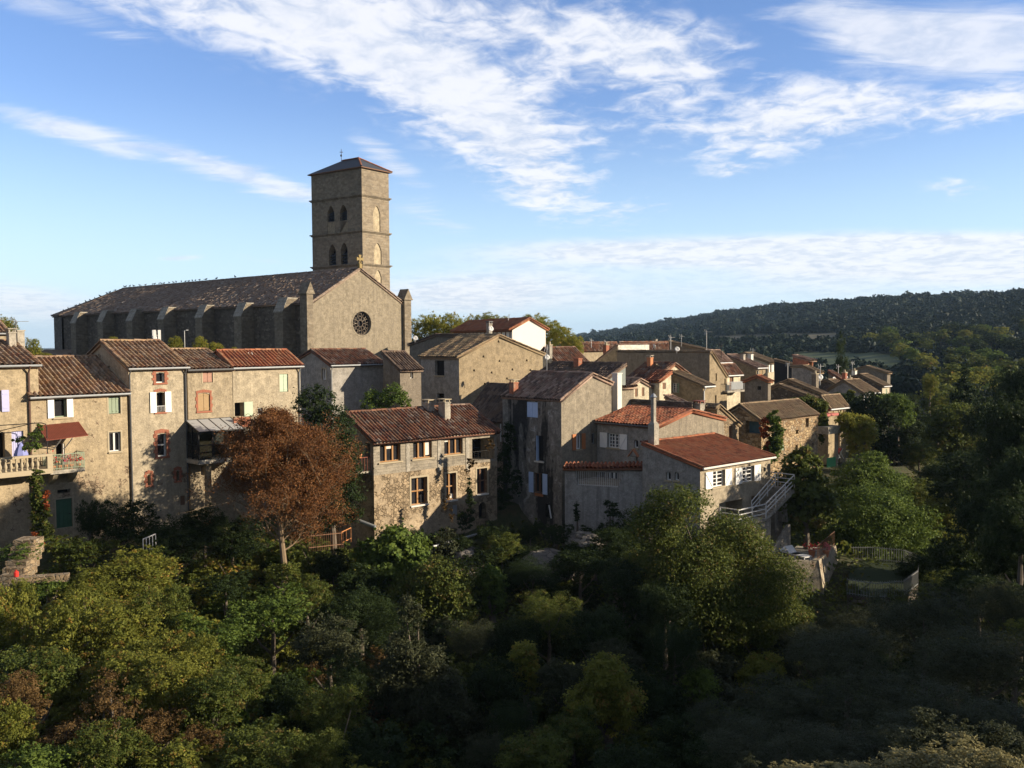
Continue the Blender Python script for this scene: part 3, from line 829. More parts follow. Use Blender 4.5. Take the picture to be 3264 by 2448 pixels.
def house(name, label, c, yc, Y=None, th=42, l=None, r=None, w=None, d=None, roof='E', ap=None, rr=None, ridge=None, yo=None,
          base=-13.0, wall=P_GREY, roofm=T_OLD, win=(), C=None, cat='house', group=None, over=0.28, side=0.12, tile=0.29, gutter=None,
          pipes=(), capm=True, holes=(), onecolL=None, rowt=0.42, amp=0.08):
    H = House()
    t = R_(th)
    H.u = Vector((math.cos(t), math.sin(t), 0)); H.v = Vector((-math.sin(t), math.cos(t), 0)); H.th = t
    H.C = C if C is not None else at(c, yc, Y)
    C = H.C; zf = C.z; H.base = base
    w = w if w else hit(r, yc, C, H.u)[0]
    d = d if d else (hit(l, yc, C, H.v)[0] if l is not None else None)
    H.root = thing(name, label, cat, (C.x, C.y, base), t, group)
    e = zf - base
    if roof in 'ES':
        if ap: rt, rz = hit(ap[0], ap[1], C, H.v)
        elif rr: rt, rz = hit(rr[0], rr[1], C + H.u * w, H.v)
        else: rt, rz = ridge
        rz -= base
        if roof == 'S': d = rt
        if d is None: d = 2 * rt
        rt = min(rt, d)
        eb = (hit(l, yo, C, H.v)[1] - base) if yo is not None else (rz if roof == 'S' else rz - (rz - e) * (d - rt) / max(rt, .01))
        Rp = [(0, 0), (w, 0), (w, e), (0, e)]
        Lp = [(0, 0), (d, 0), (d, eb), (rt, rz), (0, e)] if rt < d - .01 else [(0, 0), (d, 0), (d, rz), (0, e)]
        Bp = [(0, 0), (w, 0), (w, eb if rt < d - .01 else rz), (0, eb if rt < d - .01 else rz)]; R2 = Lp
    elif roof == 'G':
        a, rz = hit(ap[0], ap[1], C, H.u); rz -= base
        er = (hit(r, yo, C, H.u)[1] - base) if yo is not None else rz - (rz - e) * (w - a) / a
        Rp = [(0, 0), (w, 0), (w, er), (a, rz), (0, e)] if a < w - .02 else [(0, 0), (w, 0), (w, rz), (0, e)]
        Lp = [(0, 0), (d, 0), (d, e), (0, e)]; R2 = [(0, 0), (d, 0), (d, er if a < w - .02 else rz), (0, er if a < w - .02 else rz)]; Bp = Rp
    else:
        rz = e; Rp = [(0, 0), (w, 0), (w, e), (0, e)]; Lp = [(0, 0), (d, 0), (d, e), (0, e)]; Bp, R2 = Rp, Lp
    H.w, H.d, H.e, H.rz = w, d, e, rz
    hr, hl = [], []
    for wn in win:
        (hl if wn[0] == 'L' else hr).append(make_window(H, wn[0], wn[1:5], wn[5]))
    for hh in holes:                                        # bare holes given in local wall metres
        (hl if hh[0] == 'L' else hr).append((hh[1], hh[2]))
    mb = MB()
    panel(mb, Rp, hr, lambda s, z, q: (s, q, z)); panel(mb, Lp, hl, lambda s, z, q: (q, s, z))
    panel(mb, Bp, [], lambda s, z, q: (s, d, z)); panel(mb, R2, [], lambda s, z, q: (w, s, z))
    if isinstance(wall, tuple):                             # lower storey of another stone
        low, up, hz = wall
        zc = hit(hz[0], hz[1], C, H.u)[1] - base
        H.wall = mb.build('wall', up, H.root)
        H.wall.data.materials.append(low)
        me = H.wall.data
        bmn = bmesh.new(); bmn.from_mesh(me)
        bmesh.ops.bisect_plane(bmn, geom=bmn.verts[:] + bmn.edges[:] + bmn.faces[:], plane_co=(0, 0, zc), plane_no=(0, 0, 1))
        for f in bmn.faces:
            f.material_index = 1 if f.calc_center_median().z < zc else 0
        bmn.to_mesh(me); bmn.free()
    else:
        H.wall = mb.build('wall', wall, H.root)
    if roof == 'F':
        return H
    T = TM(); L_ = 0.07; sd = hash(name + label) % 997
    kw = dict(pitch=tile, row=rowt, amp=amp, seed=sd, ns=9 if C.y < 92 else 6, **(dict(lift=.012, jit=.002) if tile < .25 else {}))
    if roof in 'ES':
        sl = (rz - e) / rt
        T.slab((-side, -over, e - over * sl + L_), (w + side, -over, e - over * sl + L_), (-side, rt, rz + L_), (w + side, rt, rz + L_), **kw)
        if rt < d - .01:
            sb = (rz - eb) / (d - rt)
            T.slab((w + side, d + over, eb - over * sb + L_), (-side, d + over, eb - over * sb + L_), (w + side, rt, rz + L_), (-side, rt, rz + L_), **kw)
        T.cap((-side, rt, rz + L_ + .03), (w + side, rt, rz + L_ + .03), seed=sd)
        for xx in (-side + .04, w + side - .04):
            T.cap((xx, -over, e - over * sl + L_ + .03), (xx, rt, rz + L_ + .03), rad=.10, seed=sd + 1)
            if rt < d - .01: T.cap((xx, d + over, eb - over * sb + L_ + .03), (xx, rt, rz + L_ + .03), rad=.10, seed=sd + 2)
        if gutter:
            g = MB(); zg = e - over * sl - .03
            g.tube([(-side, -over - .05, zg), (w + side, -over - .05, zg)], .075, 8)
            H.part(g, 'gutter', gutter)
        H.zg = e - over * sl - .05
    else:
        sl = (rz - e) / a
        T.slab((-over, d + side, e - over * sl + L_), (-over, -side, e - over * sl + L_), (a, d + side, rz + L_), (a, -side, rz + L_), **kw)
        if a < w - .02:
            sr = (rz - er) / (w - a)
            T.slab((w + over, -side, er - over * sr + L_), (w + over, d + side, er - over * sr + L_), (a, -side, rz + L_), (a, d + side, rz + L_), **kw)
        T.cap((a, -side, rz + L_ + .03), (a, d + side, rz + L_ + .03), seed=sd)
        for yy in (-side + .04,):
            T.cap((-over, yy, e - over * sl + L_ + .03), (a, yy, rz + L_ + .03), rad=.11, seed=sd + 1)
            if a < w - .02: T.cap((w + over, yy, er - over * sr + L_ + .03), (a, yy, rz + L_ + .03), rad=.11, seed=sd + 2)
        if gutter:
            g = MB(); zg = e - over * sl - .03
            g.tube([(-over - .05, -side, zg), (-over - .05, d + side, zg)], .075, 8)
            H.part(g, 'gutter', gutter)
        H.zg = e - .1
    H.roof = T.build('roof', roofm, H.root)
    for (px, pm) in pipes:
        s = H.onR(px, yc + 60)[0]
        g = MB(); g.tube([(s, -over - .03, H.zg), (s, -.09, H.zg - .35), (s, -.09, 0.0)], .05, 7)
        H.part(g, 'downpipe', pm)
    return H

def chimney(H, px, ytop, ybot, off, wpx, m, capm=None, pots=0, dd=0.55, name='chimney', parent=None):
    """stack standing on the roof in the plane `off` metres behind the front wall"""
    s, z0 = H.onR(px, ybot, off); _, z1 = H.onR(px, ytop, off)
    Y = (H.C + H.u * s + H.v * off).y
    hw = wpx / FPX * Y / 2
    mb = MB(); mb.box(s - hw, s + hw, off - dd / 2, off + dd / 2, z0 - .9, z1 - .12)
    mb.box(s - hw - .04, s + hw + .04, off - dd / 2 - .04, off + dd / 2 + .04, z1 - .12, z1 - .04)
    ch = H.part(mb, name, m, parent or H.root)
    if capm is not None:
        mb = MB()
        for a in (-1, 1):
            for b in (-1, 1):
                mb.box(s + a * hw * .8 - .04, s + a * hw * .8 + .04, off + b * dd * .4 - .04, off + b * dd * .4 + .04, z1 - .04, z1 + .13)
        mb.box(s - hw - .07, s + hw + .07, off - dd / 2 - .07, off + dd / 2 + .07, z1 + .13, z1 + .19)
        mb.build('chimney_cap', capm, ch)
    return ch, s, z1, hw

# ------------------------------------------------------------------ the church
def build_church():
    th = R_(50.0); base = -8.0
    L0 = at(996, 963, 113.0)
    H = House(); H.u = Vector((math.cos(th), math.sin(th), 0)); H.v = Vector((-math.sin(th), math.cos(th), 0)); H.C = L0; H.base = base
    H.root = thing('church', 'long stone church with buttresses, tiled roof and round rose window', 'church', (L0.x, L0.y, base), th)
    w = hit(1295, 975, L0, H.u)[0]
    a, rz = hit(1146, 858, L0, H.u); rz -= base
    e = L0.z - base; er = hit(1295, 975, L0, H.u)[1] - base
    er = (er + e) / 2 - .1
    # rose
    sc, zc = H.onR(1154, 1031); s1, _ = H.onR(1181, 1031); _, zt = H.onR(1154, 990)
    rr = ((s1 - sc) + (zt - zc)) / 2
    circ = [(sc + rr * math.cos(2 * math.pi * k / 28), zc + rr * math.sin(2 * math.pi * k / 28)) for k in range(28)]
    mb = MB()
    panel(mb, [(0, 0), (w, 0), (w, er), (a, rz), (0, e)], [(circ, 0.75)], lambda s, z, q: (s, q, z))
    H.part(mb, 'facade', P_CHURCH)
    # window tracery: rim, hub, twelve spokes and lobes
    mb = MB()
    def ring(r0, r1, d0, d1, cx, cz, n=28):
        o = len(mb.v)
        for k in range(n):
            t = 2 * math.pi * k / n
            for r, d in ((r0, d0), (r1, d0), (r1, d1), (r0, d1)):
                mb.v.append((cx + r * math.cos(t), d, cz + r * math.sin(t)))
        for k in range(n):
            k2 = (k + 1) % n
            for q in range(4):
                mb.f.append((o + k * 4 + q, o + k * 4 + (q + 1) % 4, o + k2 * 4 + (q + 1) % 4, o + k2 * 4 + q))
    ring(rr * .9, rr * 1.0, .32, .55, sc, zc); ring(rr * .24, rr * .32, .34, .5, sc, zc, 16)
    for k in range(10):
        t = 2 * math.pi * k / 10
        mb.bar((sc + rr * .3 * math.cos(t), .42, zc + rr * .3 * math.sin(t)), (sc + rr * .62 * math.cos(t), .42, zc + rr * .62 * math.sin(t)), .12)
        ring(rr * .13, rr * .19, .35, .5, sc + rr * .74 * math.cos(t + .31), zc + rr * .74 * math.sin(t + .31), 12)
    rose = H.part(mb, 'rose_window', S_DARK)
    H.part(MB().lathe([(rr * 1.02, 0), (rr * 1.02, .04)], n=24).xform(lambda p: Vector((p.x + sc, .6 + p.z, p.y + zc))), 'pane', GLASS, rose)
    mb = MB()
    o = len(mb.v); n = 28
    for k in range(n):
        t = 2 * math.pi * k / n
        for r, d in ((rr * 1.005, -.03), (rr * 1.14, -.03), (rr * 1.14, .05), (rr * 1.005, .05)):
            mb.v.append((sc + r * math.cos(t), d, zc + r * math.sin(t)))
    for k in range(n):
        for q in range(4):
            mb.f.append((k * 4 + q, k * 4 + (q + 1) % 4, ((k + 1) % n) * 4 + (q + 1) % 4, ((k + 1) % n) * 4 + q))
    H.part(mb, 'window_surround', P_CHURCH, rose)
    # nave walls
    tr, _ = hit(398, 925, Vector((L0.x + H.u.x * a, L0.y + H.u.y * a, 0)), H.v)     # end of the straight ridge
    dn = tr + 6.5
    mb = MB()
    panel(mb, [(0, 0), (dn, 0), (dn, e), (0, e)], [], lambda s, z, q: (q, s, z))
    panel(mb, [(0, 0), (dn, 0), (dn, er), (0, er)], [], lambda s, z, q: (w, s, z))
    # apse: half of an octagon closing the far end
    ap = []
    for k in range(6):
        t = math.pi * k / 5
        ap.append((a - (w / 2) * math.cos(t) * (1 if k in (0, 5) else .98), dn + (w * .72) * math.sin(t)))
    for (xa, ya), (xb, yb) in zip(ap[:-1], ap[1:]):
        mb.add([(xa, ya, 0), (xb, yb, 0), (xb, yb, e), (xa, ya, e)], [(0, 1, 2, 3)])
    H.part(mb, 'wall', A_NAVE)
    # roof
    T = TM(); sl = (rz - e) / a; sr = (rz - er) / (w - a); ov = .35; L_ = .1
    kw = dict(pitch=.34, row=.5, amp=.08, ns=6, jit=.03, lift=.05)
    T.slab((-ov, dn, e - ov * sl + L_), (-ov, -.15, e - ov * sl + L_), (a, tr, rz + L_), (a, -.15, rz + L_), seed=5, **kw)
    T.slab((w + ov, -.15, er - ov * sr + L_), (w + ov, dn, er - ov * sr + L_), (a, -.15, rz + L_), (a, tr, rz + L_), seed=6, **kw)
    for (xa, ya), (xb, yb) in zip(ap[:-1], ap[1:]):
        f = 1.04
        A = (a + (xa - a) * f, dn + (ya - dn) * f, e + L_ - .1); B = (a + (xb - a) * f, dn + (yb - dn) * f, e + L_ - .1)
        P = (a, tr, rz + L_)
        T.slab(B, A, P, (P[0] - .01, P[1], P[2]), seed=7, **kw)
    T.cap((a, -.15, rz + L_ + .05), (a, tr, rz + L_ + .05), rad=.17, seg=.5, seed=3)
    T.cap((-ov, -.1, e - ov * sl + L_ + .05), (a, -.1, rz + L_ + .05), rad=.17, seg=.5, seed=4)
    T.cap((w + ov, -.1, er - ov * sr + L_ + .05), (a, -.1, rz + L_ + .05), rad=.17, seg=.5, seed=8)
    for k in (1, 2):
        T.cap((a + (ap[k][0] - a) * 1.04, dn + (ap[k][1] - dn) * 1.04, e + L_), (a, tr, rz + L_ + .05), rad=.2, seg=.5, seed=9 + k)
    H.roof = T.build('roof', T_NAVE, H.root)
    # buttresses on the near flank
    def buttress(y0, y1, p, zt, mat=A_BUTT):
        """wall pier: two stages and a sloping weathered top"""
        mb = MB()
        zs = zt * .30
        mb.box(-p - .18, .3, y0 - .08, y1 + .08, 0, zs)
        mb.hexa([(-p - .18, y0 - .08, zs), (.3, y0 - .08, zs), (.3, y1 + .08, zs), (-p - .18, y1 + .08, zs)],
                [(-p, y0, zs + .35), (.3, y0, zs + .35), (.3, y1, zs + .35), (-p, y1, zs + .35)])
        z2 = zt - 1.7
        mb.box(-p, .3, y0, y1, zs + .35, z2)
        ym = (y0 + y1) / 2
        mb.hexa([(-p, y0, z2), (.3, y0, z2), (.3, y1, z2), (-p, y1, z2)],
                [(-p * .55, y0, zt), (.35, y0, zt), (.35, y1, zt), (-p * .55, y1, zt)])
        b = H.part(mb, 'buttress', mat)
        mb = MB()
        for k in range(4):
            f0, f1 = k / 4, (k + 1) / 4 + .03
            xa, xb = -p - .08 + (p * .45 + .02) * f0, -p - .08 + (p * .45 + .02) * f1
            za, zb = z2 + 1.75 * f0, z2 + 1.75 * f1
            mb.hexa([(xa, y0 - .07, za + .01), (xb, y0 - .07, zb + .01), (xb, y1 + .07, zb + .01), (xa, y1 + .07, za + .01)],
                    [(xa - .03, y0 - .07, za + .14), (xb - .0, y0 - .07, zb + .10), (xb - .0, y1 + .07, zb + .10), (xa - .03, y1 + .07, za + .14)])
        mb.box(-p * .62, .35, y0 - .07, y1 + .07, zt + .02, zt + .16)
        H.part(mb, 'weathering_slabs', CONC, b)
    Cb = Vector((L0.x, L0.y, 0)) - H.u * 1.9
    for px, py in ((900, 954), (768, 963), (643, 972), (521, 978), (420, 985), (326, 993), (240, 1003)):
        t, z = hit(px, py, Cb, H.v)
        if t < dn + 1: buttress(t, t + 1.7, 1.9, e - .1 + (.6 if px > 800 else .25))
    # corner piers of the facade with gabled caps
    def pier(x0, x1, ztop):
        mb = MB()
        zs = ztop * .40
        mb.box(x0 - .1, x1 + .1, -.75, .5, 0, zs)
        mb.hexa([(x0 - .1, -.75, zs), (x1 + .1, -.75, zs), (x1 + .1, .5, zs), (x0 - .1, .5, zs)], [(x0, -.45, zs + .8), (x1, -.45, zs + .8), (x1, .5, zs + .8), (x0, .5, zs + .8)])
        mb.box(x0, x1, -.45, .9, zs + .8, ztop - 1.5)
        b = H.part(mb, 'corner_pier', A_BUTT)
        mb = MB()
        xm = (x0 + x1) / 2; q = .18; z0 = ztop - 1.5
        mb.box(x0 - q, x1 + q, -.45 - q, .9 + q, z0, z0 + .14)
        o = [(x0 - q, -.45 - q), (x1 + q, -.45 - q), (x1 + q, .9 + q), (x0 - q, .9 + q)]
        mb.add([(x0 - q + .05, -.6, z0 + .14), (x1 + q - .05, -.6, z0 + .14), (x1 + q - .05, 1.05, z0 + .14), (x0 - q + .05, 1.05, z0 + .14), (xm, -.6, ztop), (xm, 1.05, ztop)],
               [(0, 1, 4), (2, 3, 5), (0, 4, 5, 3), (1, 2, 5, 4)])
        H.part(mb, 'pier_cap', A_BUTT, b)
    xa, _ = H.onR(978, 960, -.45); xb, _ = H.onR(998, 960, -.45); _, zt = H.onR(987, 897, -.45)
    pier(xa, xb, zt)
    xa, _ = H.onR(1290, 1000, -.45); xb, _ = H.onR(1311, 1000, -.45); _, zt = H.onR(1300, 921, -.45)
    pier(xa, xb, zt)
    # low sacristy at the foot of the apse
    mb = MB(); y0, y1 = dn - 6, dn + 6; mb.hexa([(-6.5, y0, 0), (-.2, y0, 0), (-.2, y1, 0), (-6.5, y1, 0)], [(-6.5, y0, 5.2), (-.2, y0, 7.0), (-.2, y1, 7.0), (-6.5, y1, 5.2)])
    H.part(mb, 'sacristy', A_NAVE)
    T = TM(); T.slab((-6.9, y1 + .3, 5.2), (-6.9, y0 - .3, 5.2), (-.25, y1 + .3, 7.15), (-.25, y0 - .3, 7.15), pitch=.34, row=.5, ns=6)
    T.build('sacristy_roof', T_NAVE, H.root)
    # cross on the gable
    cz = rz + .12
    c = MB(); cx = a
    c.box(cx - .22, cx + .22, -.3, .2, cz, cz + .55)
    zc2 = cz + .55 + .62
    c.box(cx - .11, cx + .11, -.16, .06, cz + .55, zc2 - .2)
    for dx_, dz_ in ((1, 0), (-1, 0), (0, 1), (0, -1)):
        p = [(0.10, .11), (.54, .23), (.54, -.23), (.10, -.11)]
        pts = [(cx + dx_ * q0 - dz_ * q1 * (1 if dz_ else 0) + (0 if dx_ else 0), zc2 + dz_ * q0 + dx_ * q1) for q0, q1 in p] if dx_ else [(cx + q1, zc2 + dz_ * q0) for q0, q1 in p]
        c.hexa([(x, -.16, z) for x, z in pts], [(x, .06, z) for x, z in pts])
    c.box(cx - .12, cx + .12, -.17, .07, zc2 - .12, zc2 + .12)
    H.part(c, 'gable_cross', GOLD)
    # ---------------- tower
    tt = R_(54.0); TB = -6.0
    C = at(1155, 736, 131.0)
    Tn = House(); Tn.u = Vector((math.cos(tt), math.sin(tt), 0)); Tn.v = Vector((-math.sin(tt), math.cos(tt), 0)); Tn.C = C; Tn.base = TB
    Tn.root = thing('bell_tower', 'tall square stone bell tower with slate hip roof behind the church gable', 'tower', (C.x, C.y, TB), tt)
    W_ = hit(1241, 745, C, Tn.u)[0]; D_ = hit(995, 750, C, Tn.v)[0]
    zt = Tn.onR(1150, 532)[1]
    def lh(b, dep, kind='point'):
        ym = (b[1] + b[3]) / 2; xm = (b[0] + b[2]) / 2
        s0, s1 = sorted((Tn.onL(b[0], ym)[0], Tn.onL(b[2], ym)[0])); z1 = Tn.onL(xm, b[1])[1]; z0 = Tn.onL(xm, b[3])[1]
        return (archp(s0, s1, z0, z1, kind), dep), (s0, s1, z0, z1)
    holes, rects = [], []
    for b in ((1043, 657, 1066, 707), (1083, 653, 1106, 705), (1048, 779, 1071, 847), (1086, 774, 1108, 843)):
        h, r_ = lh(b, 1.0); holes.append(h); rects.append(r_)
    rh, rrs = [], []
    for b in ((1190, 657, 1212, 741), (1192, 775, 1216, 842), (1195, 861, 1216, 912)):
        ym = (b[1] + b[3]) / 2; xm = (b[0] + b[2]) / 2
        s0, s1 = Tn.onR(b[0], ym)[0], Tn.onR(b[2], ym)[0]; z1 = Tn.onR(xm, b[1])[1]; z0 = Tn.onR(xm, b[3])[1]
        rh.append((archp(s0, s1, z0, z1, 'point'), .12)); rrs.append((s0, s1, z0, z1))
    # the panels under the upper bell openings
    lp = []
    for b in ((1044, 709, 1067, 743), (1085, 704, 1108, 739)):
        ym = (b[1] + b[3]) / 2; xm = (b[0] + b[2]) / 2
        s0, s1 = sorted((Tn.onL(b[0], ym)[0], Tn.onL(b[2], ym)[0])); lp.append((s0, s1, Tn.onL(xm, b[3])[1], Tn.onL(xm, b[1])[1]))
    mb = MB()
    panel(mb, [(0, 0), (D_, 0), (D_, zt), (0, zt)], holes + [(rect(*q), .06) for q in lp], lambda s, z, q: (q, s, z))
    panel(mb, [(0, 0), (W_, 0), (W_, zt), (0, zt)], rh, lambda s, z, q: (s, q, z))
    panel(mb, [(0, 0), (D_, 0), (D_, zt), (0, zt)], [], lambda s, z, q: (W_, s, z))
    panel(mb, [(0, 0), (W_, 0), (W_, zt), (0, zt)], [], lambda s, z, q: (s, D_, z))
    Tn.part(mb, 'tower_wall', A_TOWER)
    for (s0, s1, z0, z1) in rects:
        mb = MB()
        mb.box(1.0, 1.04, s0 - .05, s1 + .05, z0 - .05, z1 + .05)
        o = Tn.part(mb, 'bell_opening', VOID)
        mb = MB()
        for k in range(4):
            zz = z0 + .1 + (z1 - z0) * .55 * k / 4
            mb.hexa([(.25, s0 + .01, zz), (.95, s0 + .01, zz + .45), (.95, s1 - .01, zz + .45), (.25, s1 - .01, zz)],
                    [(.25, s0 + .01, zz + .04), (.95, s0 + .01, zz + .49), (.95, s1 - .01, zz + .49), (.25, s1 - .01, zz + .04)])
        mb.build('louvre', SLATE, o)
    for (s0, s1, z0, z1) in rrs:
        Tn.part(MB().box(s0 - .05, s1 + .05, .12, .16, z0 - .05, z1 + .05), 'blind_panel', plaster('buff panel render', (.46, .38, .25), dirty=.2, streak=.2))
    for (s0, s1, z0, z1) in lp:
        Tn.part(MB().box(.06, .09, s0 - .05, s1 + .05, z0 - .05, z1 + .05), 'blind_panel', P_GREY)
    for py in (621, 736, 842):
        z = Tn.onR(1152, py)[1]
        mb = MB()
        k = .28
        for (dz0, dz1, q) in ((-.14, .0, .14), (.0, .16, k)):
            mb.box(-q, W_ + q, -q, -.003, z + dz0, z + dz1); mb.box(-q, W_ + q, D_ + .003, D_ + q, z + dz0, z + dz1)
            mb.box(-q, -.003, -.003, D_ + .003, z + dz0, z + dz1); mb.box(W_ + .003, W_ + q, -.003, D_ + .003, z + dz0, z + dz1)
        Tn.part(mb, 'string_course', A_BUTT)
    # hip roof of slate with a short ridge
    rzt = Tn.onR(1136, 500, 2.5)[1] + .1
    q = .38; ym0, ym1 = D_ * .32, D_ * .66
    mb = MB()
    vs = [(-q, -q, zt + .05), (W_ + q, -q, zt + .05), (W_ + q, D_ + q, zt + .05), (-q, D_ + q, zt + .05), (W_ / 2, ym0, rzt), (W_ / 2, ym1, rzt)]
    mb.add(vs, [(0, 1, 4), (1, 2, 5, 4), (2, 3, 5), (3, 0, 4, 5), (3, 2, 1, 0)])
    rf = Tn.part(mb, 'tower_roof', SLATE)
    T = TM()
    for p in ((-q, -q), (W_ + q, -q)):
        T.cap((p[0], p[1], zt + .08), (W_ / 2, ym0, rzt + .05), rad=.14, seg=.4)
    T.cap((W_ / 2, ym0, rzt + .05), (W_ / 2, ym1, rzt + .05), rad=.14, seg=.4)
    T.build('hip_tiles', T_RED, rf)
    Tn.part(MB().box(-q, W_ + q, -q, D_ + q, zt - .08, zt + .045), 'eaves_board', WOODD)
    mb = MB(); xm, yk = W_ / 2, ym1
    mb.bar((xm, yk, rzt), (xm, yk, rzt + 1.75), .05); mb.bar((xm - .3, yk, rzt + 1.3), (xm + .3, yk, rzt + 1.3), .045)
    mb.bar((xm, yk - .3, rzt + 1.3), (xm, yk + .3, rzt + 1.3), .045)
    mb.ball((xm - .05, yk, rzt + .8), .13, .13, .2)
    Tn.part(mb, 'weather_cross', BLACKM)
    # pigeons on the ridge and the hip
    pg = MB()
    pg.ball((0, 0, .17), .22, .11, .12, 8, 5); pg.ball((.2, 0, .34), .075, .07, .08, 7, 4)
    pg.tube([(.12, 0, .2), (.19, 0, .32)], [.1, .06], 6); pg.hexa([(-.45, -.06, .1), (-.15, -.09, .12), (-.15, .09, .12), (-.45, .06, .1)], [(-.45, -.06, .13), (-.15, -.08, .22), (-.15, .08, .22), (-.45, .06, .13)])
    pg.bar((.27, 0, .33), (.33, 0, .31), .025); pg.bar((.02, .04, .0), (.02, .04, .1), .02); pg.bar((.02, -.04, .0), (.02, -.04, .1), .02)
    me = None; rnd = random.Random(4)
    mm = simple('grey pigeon feathers', (0.05, 0.055, 0.065), 0.6, 0.3, 6)
    M = Matrix.Translation((L0.x, L0.y, base)) @ Matrix.Rotation(th, 4, 'Z')
    spots = []
    for px in (388, 402, 414, 427, 447, 464, 484, 491, 506, 515, 522, 540, 554, 563, 579, 590, 600, 612, 622, 637, 657, 690, 749):
        y_, z_ = hit(px, 900, Vector((L0.x + H.u.x * a, L0.y + H.u.y * a, 0)), H.v)
        spots.append((a + rnd.uniform(-.1, .1), min(y_, tr), rz + L_ + .2))
    for k in range(11):
        f = .12 + .8 * k / 11 + rnd.uniform(-.02, .02)
        spots.append((a + (ap[1][0] - a) * f, tr + (ap[1][1] - tr) * f, rz + L_ + .22 + (e - rz) * f))
    for k, sp in enumerate(spots):
        if me is None:
            o = pg.build('pigeon', mm); o.data.shade_smooth(); me = o
        else:
            o = me.copy(); COL.objects.link(o)
        o.location = M @ Vector(sp); o.rotation_euler = (0, 0, rnd.uniform(0, 6.28)); s_ = rnd.uniform(.65, .9); o.scale = (s_, s_, s_)
        tag(o, 'small dark pigeon perched on the church roof ridge', 'bird', 'pigeons along the church ridge')
    return H
CH = build_church()

# ------------------------------------------------------------------ the row of houses on the left
th0 = 45
u0 = Vector((math.cos(R_(th0)), math.sin(R_(th0)), 0))
C3h = at(409, 1170, 60.0)
def on_row(px, py, off=0.0):
    n = Vector((u0.y, -u0.x, 0))
    C = C3h + n * off
    s, z = hit(px, py, C, u0)
    p = C + u0 * s; return Vector((p.x, p.y, z))
GB = -16.5
def W_(wall, box, **st): return (wall, *box, st)

H1 = house('terraced_house', 'ochre house with lilac shutters above the stone balustrade terrace', -70, 1163, C=on_row(-70, 1163, -.15), th=th0, r=121, rr=(40, 1090), d=12, base=GB,
           wall=P_OCHRE, roofm=T_OLD, gutter=ZINC, win=[
               W_('R', (-24, 1245, 4, 1312), k='glass', fc=LILAC, osh=LILAC, shw=.85),
               W_('R', (-20, 1380, 16, 1464), k='void', nm='door', dep=.4), W_('R', (38, 1374, 76, 1462), k='door', sc=LILAC, n=5),
               W_('R', (-50, 1580, -10, 1650), k='void')])
chimney(H1, 37, 1056, 1112, 3.6, 21, CONC, CONC)
chimney(H1, 64, 1050, 1112, 4.3, 21, CONC)
mb = MB(); s = H1.onR(93, 1300)[0]; mb.tube([(s, -.4, H1.zg), (s, -.1, H1.zg - .4), (s, -.1, 0)], .06, 7); H1.part(mb, 'downpipe', BROWNP)

H0 = house('house', 'higher tiled roof with gutter rising behind the twin grey chimneys', -60, 1058, Y=74, th=th0, r=24, ap=(-90, 1020), d=8, base=-11, wall=P_GREY, gutter=ZINC)

H2 = house('terraced_house', 'low ochre house with open white shutters and brown awning over its balcony', 97, 1262, C=on_row(97, 1261), th=th0, r=404.5, rr=(300, 1139), d=11, base=GB,
           wall=P_OCHRE, roofm=T_OLD, gutter=ZINC, win=[
               W_('R', (172, 1271, 212, 1330), k='glass', fc=SAGE, mull=(1, 1), osh=WHITE, shw=.5, sill=SILL),
               W_('R', (346, 1264, 384, 1319), k='shut', sc=SAGE, n=3, sur=SILL, sb=.1, dep2=.12),
               W_('R', (348, 1377, 385, 1439), k='glass', fc=WHITEM, mull=(2, 1), sill=SILL, sur=SILL, sb=.1),
               W_('R', (179, 1414, 207, 1492), k='void', nm='door', jamb=1, fc=WHITE, dep=.5),
               W_('R', (179, 1590, 231, 1682), k='door', sc=DGREEN, n=4, sur=SILL, sb=.08),
               W_('R', (183, 1560, 224, 1572), k='void', nm='vent_opening')])
H3 = house('terraced_house', 'tall narrow house with red brick window surrounds and open white shutters', 409, 1170, C=C3h, th=th0, r=593, ap=(325, 1090), d=9.5, base=GB,
           wall=P_PALE, roofm=T_OLD, gutter=ZINC, pipes=((412, ZINCD), (590, ZINCD)), win=[
               W_('R', (497, 1187, 524, 1220), k='glass', mull=(1, 1), fc=WHITEM, sur=BRICKQ, quoin=1, sb=.2, arch='seg'),
               W_('R', (498, 1250, 525, 1313), k='void', dep=.35, arch='seg', osh=WHITE, shw=.72, sur=BRICKQ, quoin=1, sb=.14, rail=WHITEM, rh=.3),
               W_('R', (502, 1382, 530, 1455), k='glass', mull=(1, 2), fc=WHITEM, sur=BRICKQ, quoin=1, sb=.2, arch='seg'),
               W_('R', (470, 1512, 480, 1546), k='void', arch='point', sur=BRICKQ, quoin=1, sb=.17), W_('R', (562, 1500, 571, 1532), k='void', arch='point', sur=BRICKQ, quoin=1, sb=.17),
               W_('R', (575, 1580, 590, 1610), k='shut', sc=WOODD, n=1),
               W_('L', (345, 1166, 350, 1186), k='void')])
H4 = house('terraced_house', 'grey ochre house with closed wooden shutters above the glazed balcony', 597, 1176, C=on_row(597, 1175, -.12), th=th0, r=739.5, rr=(655, 1116), d=10, base=GB,
           wall=P_GREY, roofm=T_OLD, gutter=ZINCD, win=[
               W_('R', (646, 1185, 678, 1219), k='shut', sc=PINKSH, sur=SILL, sb=.09), W_('R', (631, 1253, 669, 1310), k='shut', sc=TANSH, arch='seg', n=2, sur=BRICKQ, quoin=1, sb=.14),
               W_('R', (640, 1487, 652, 1515), k='void')])
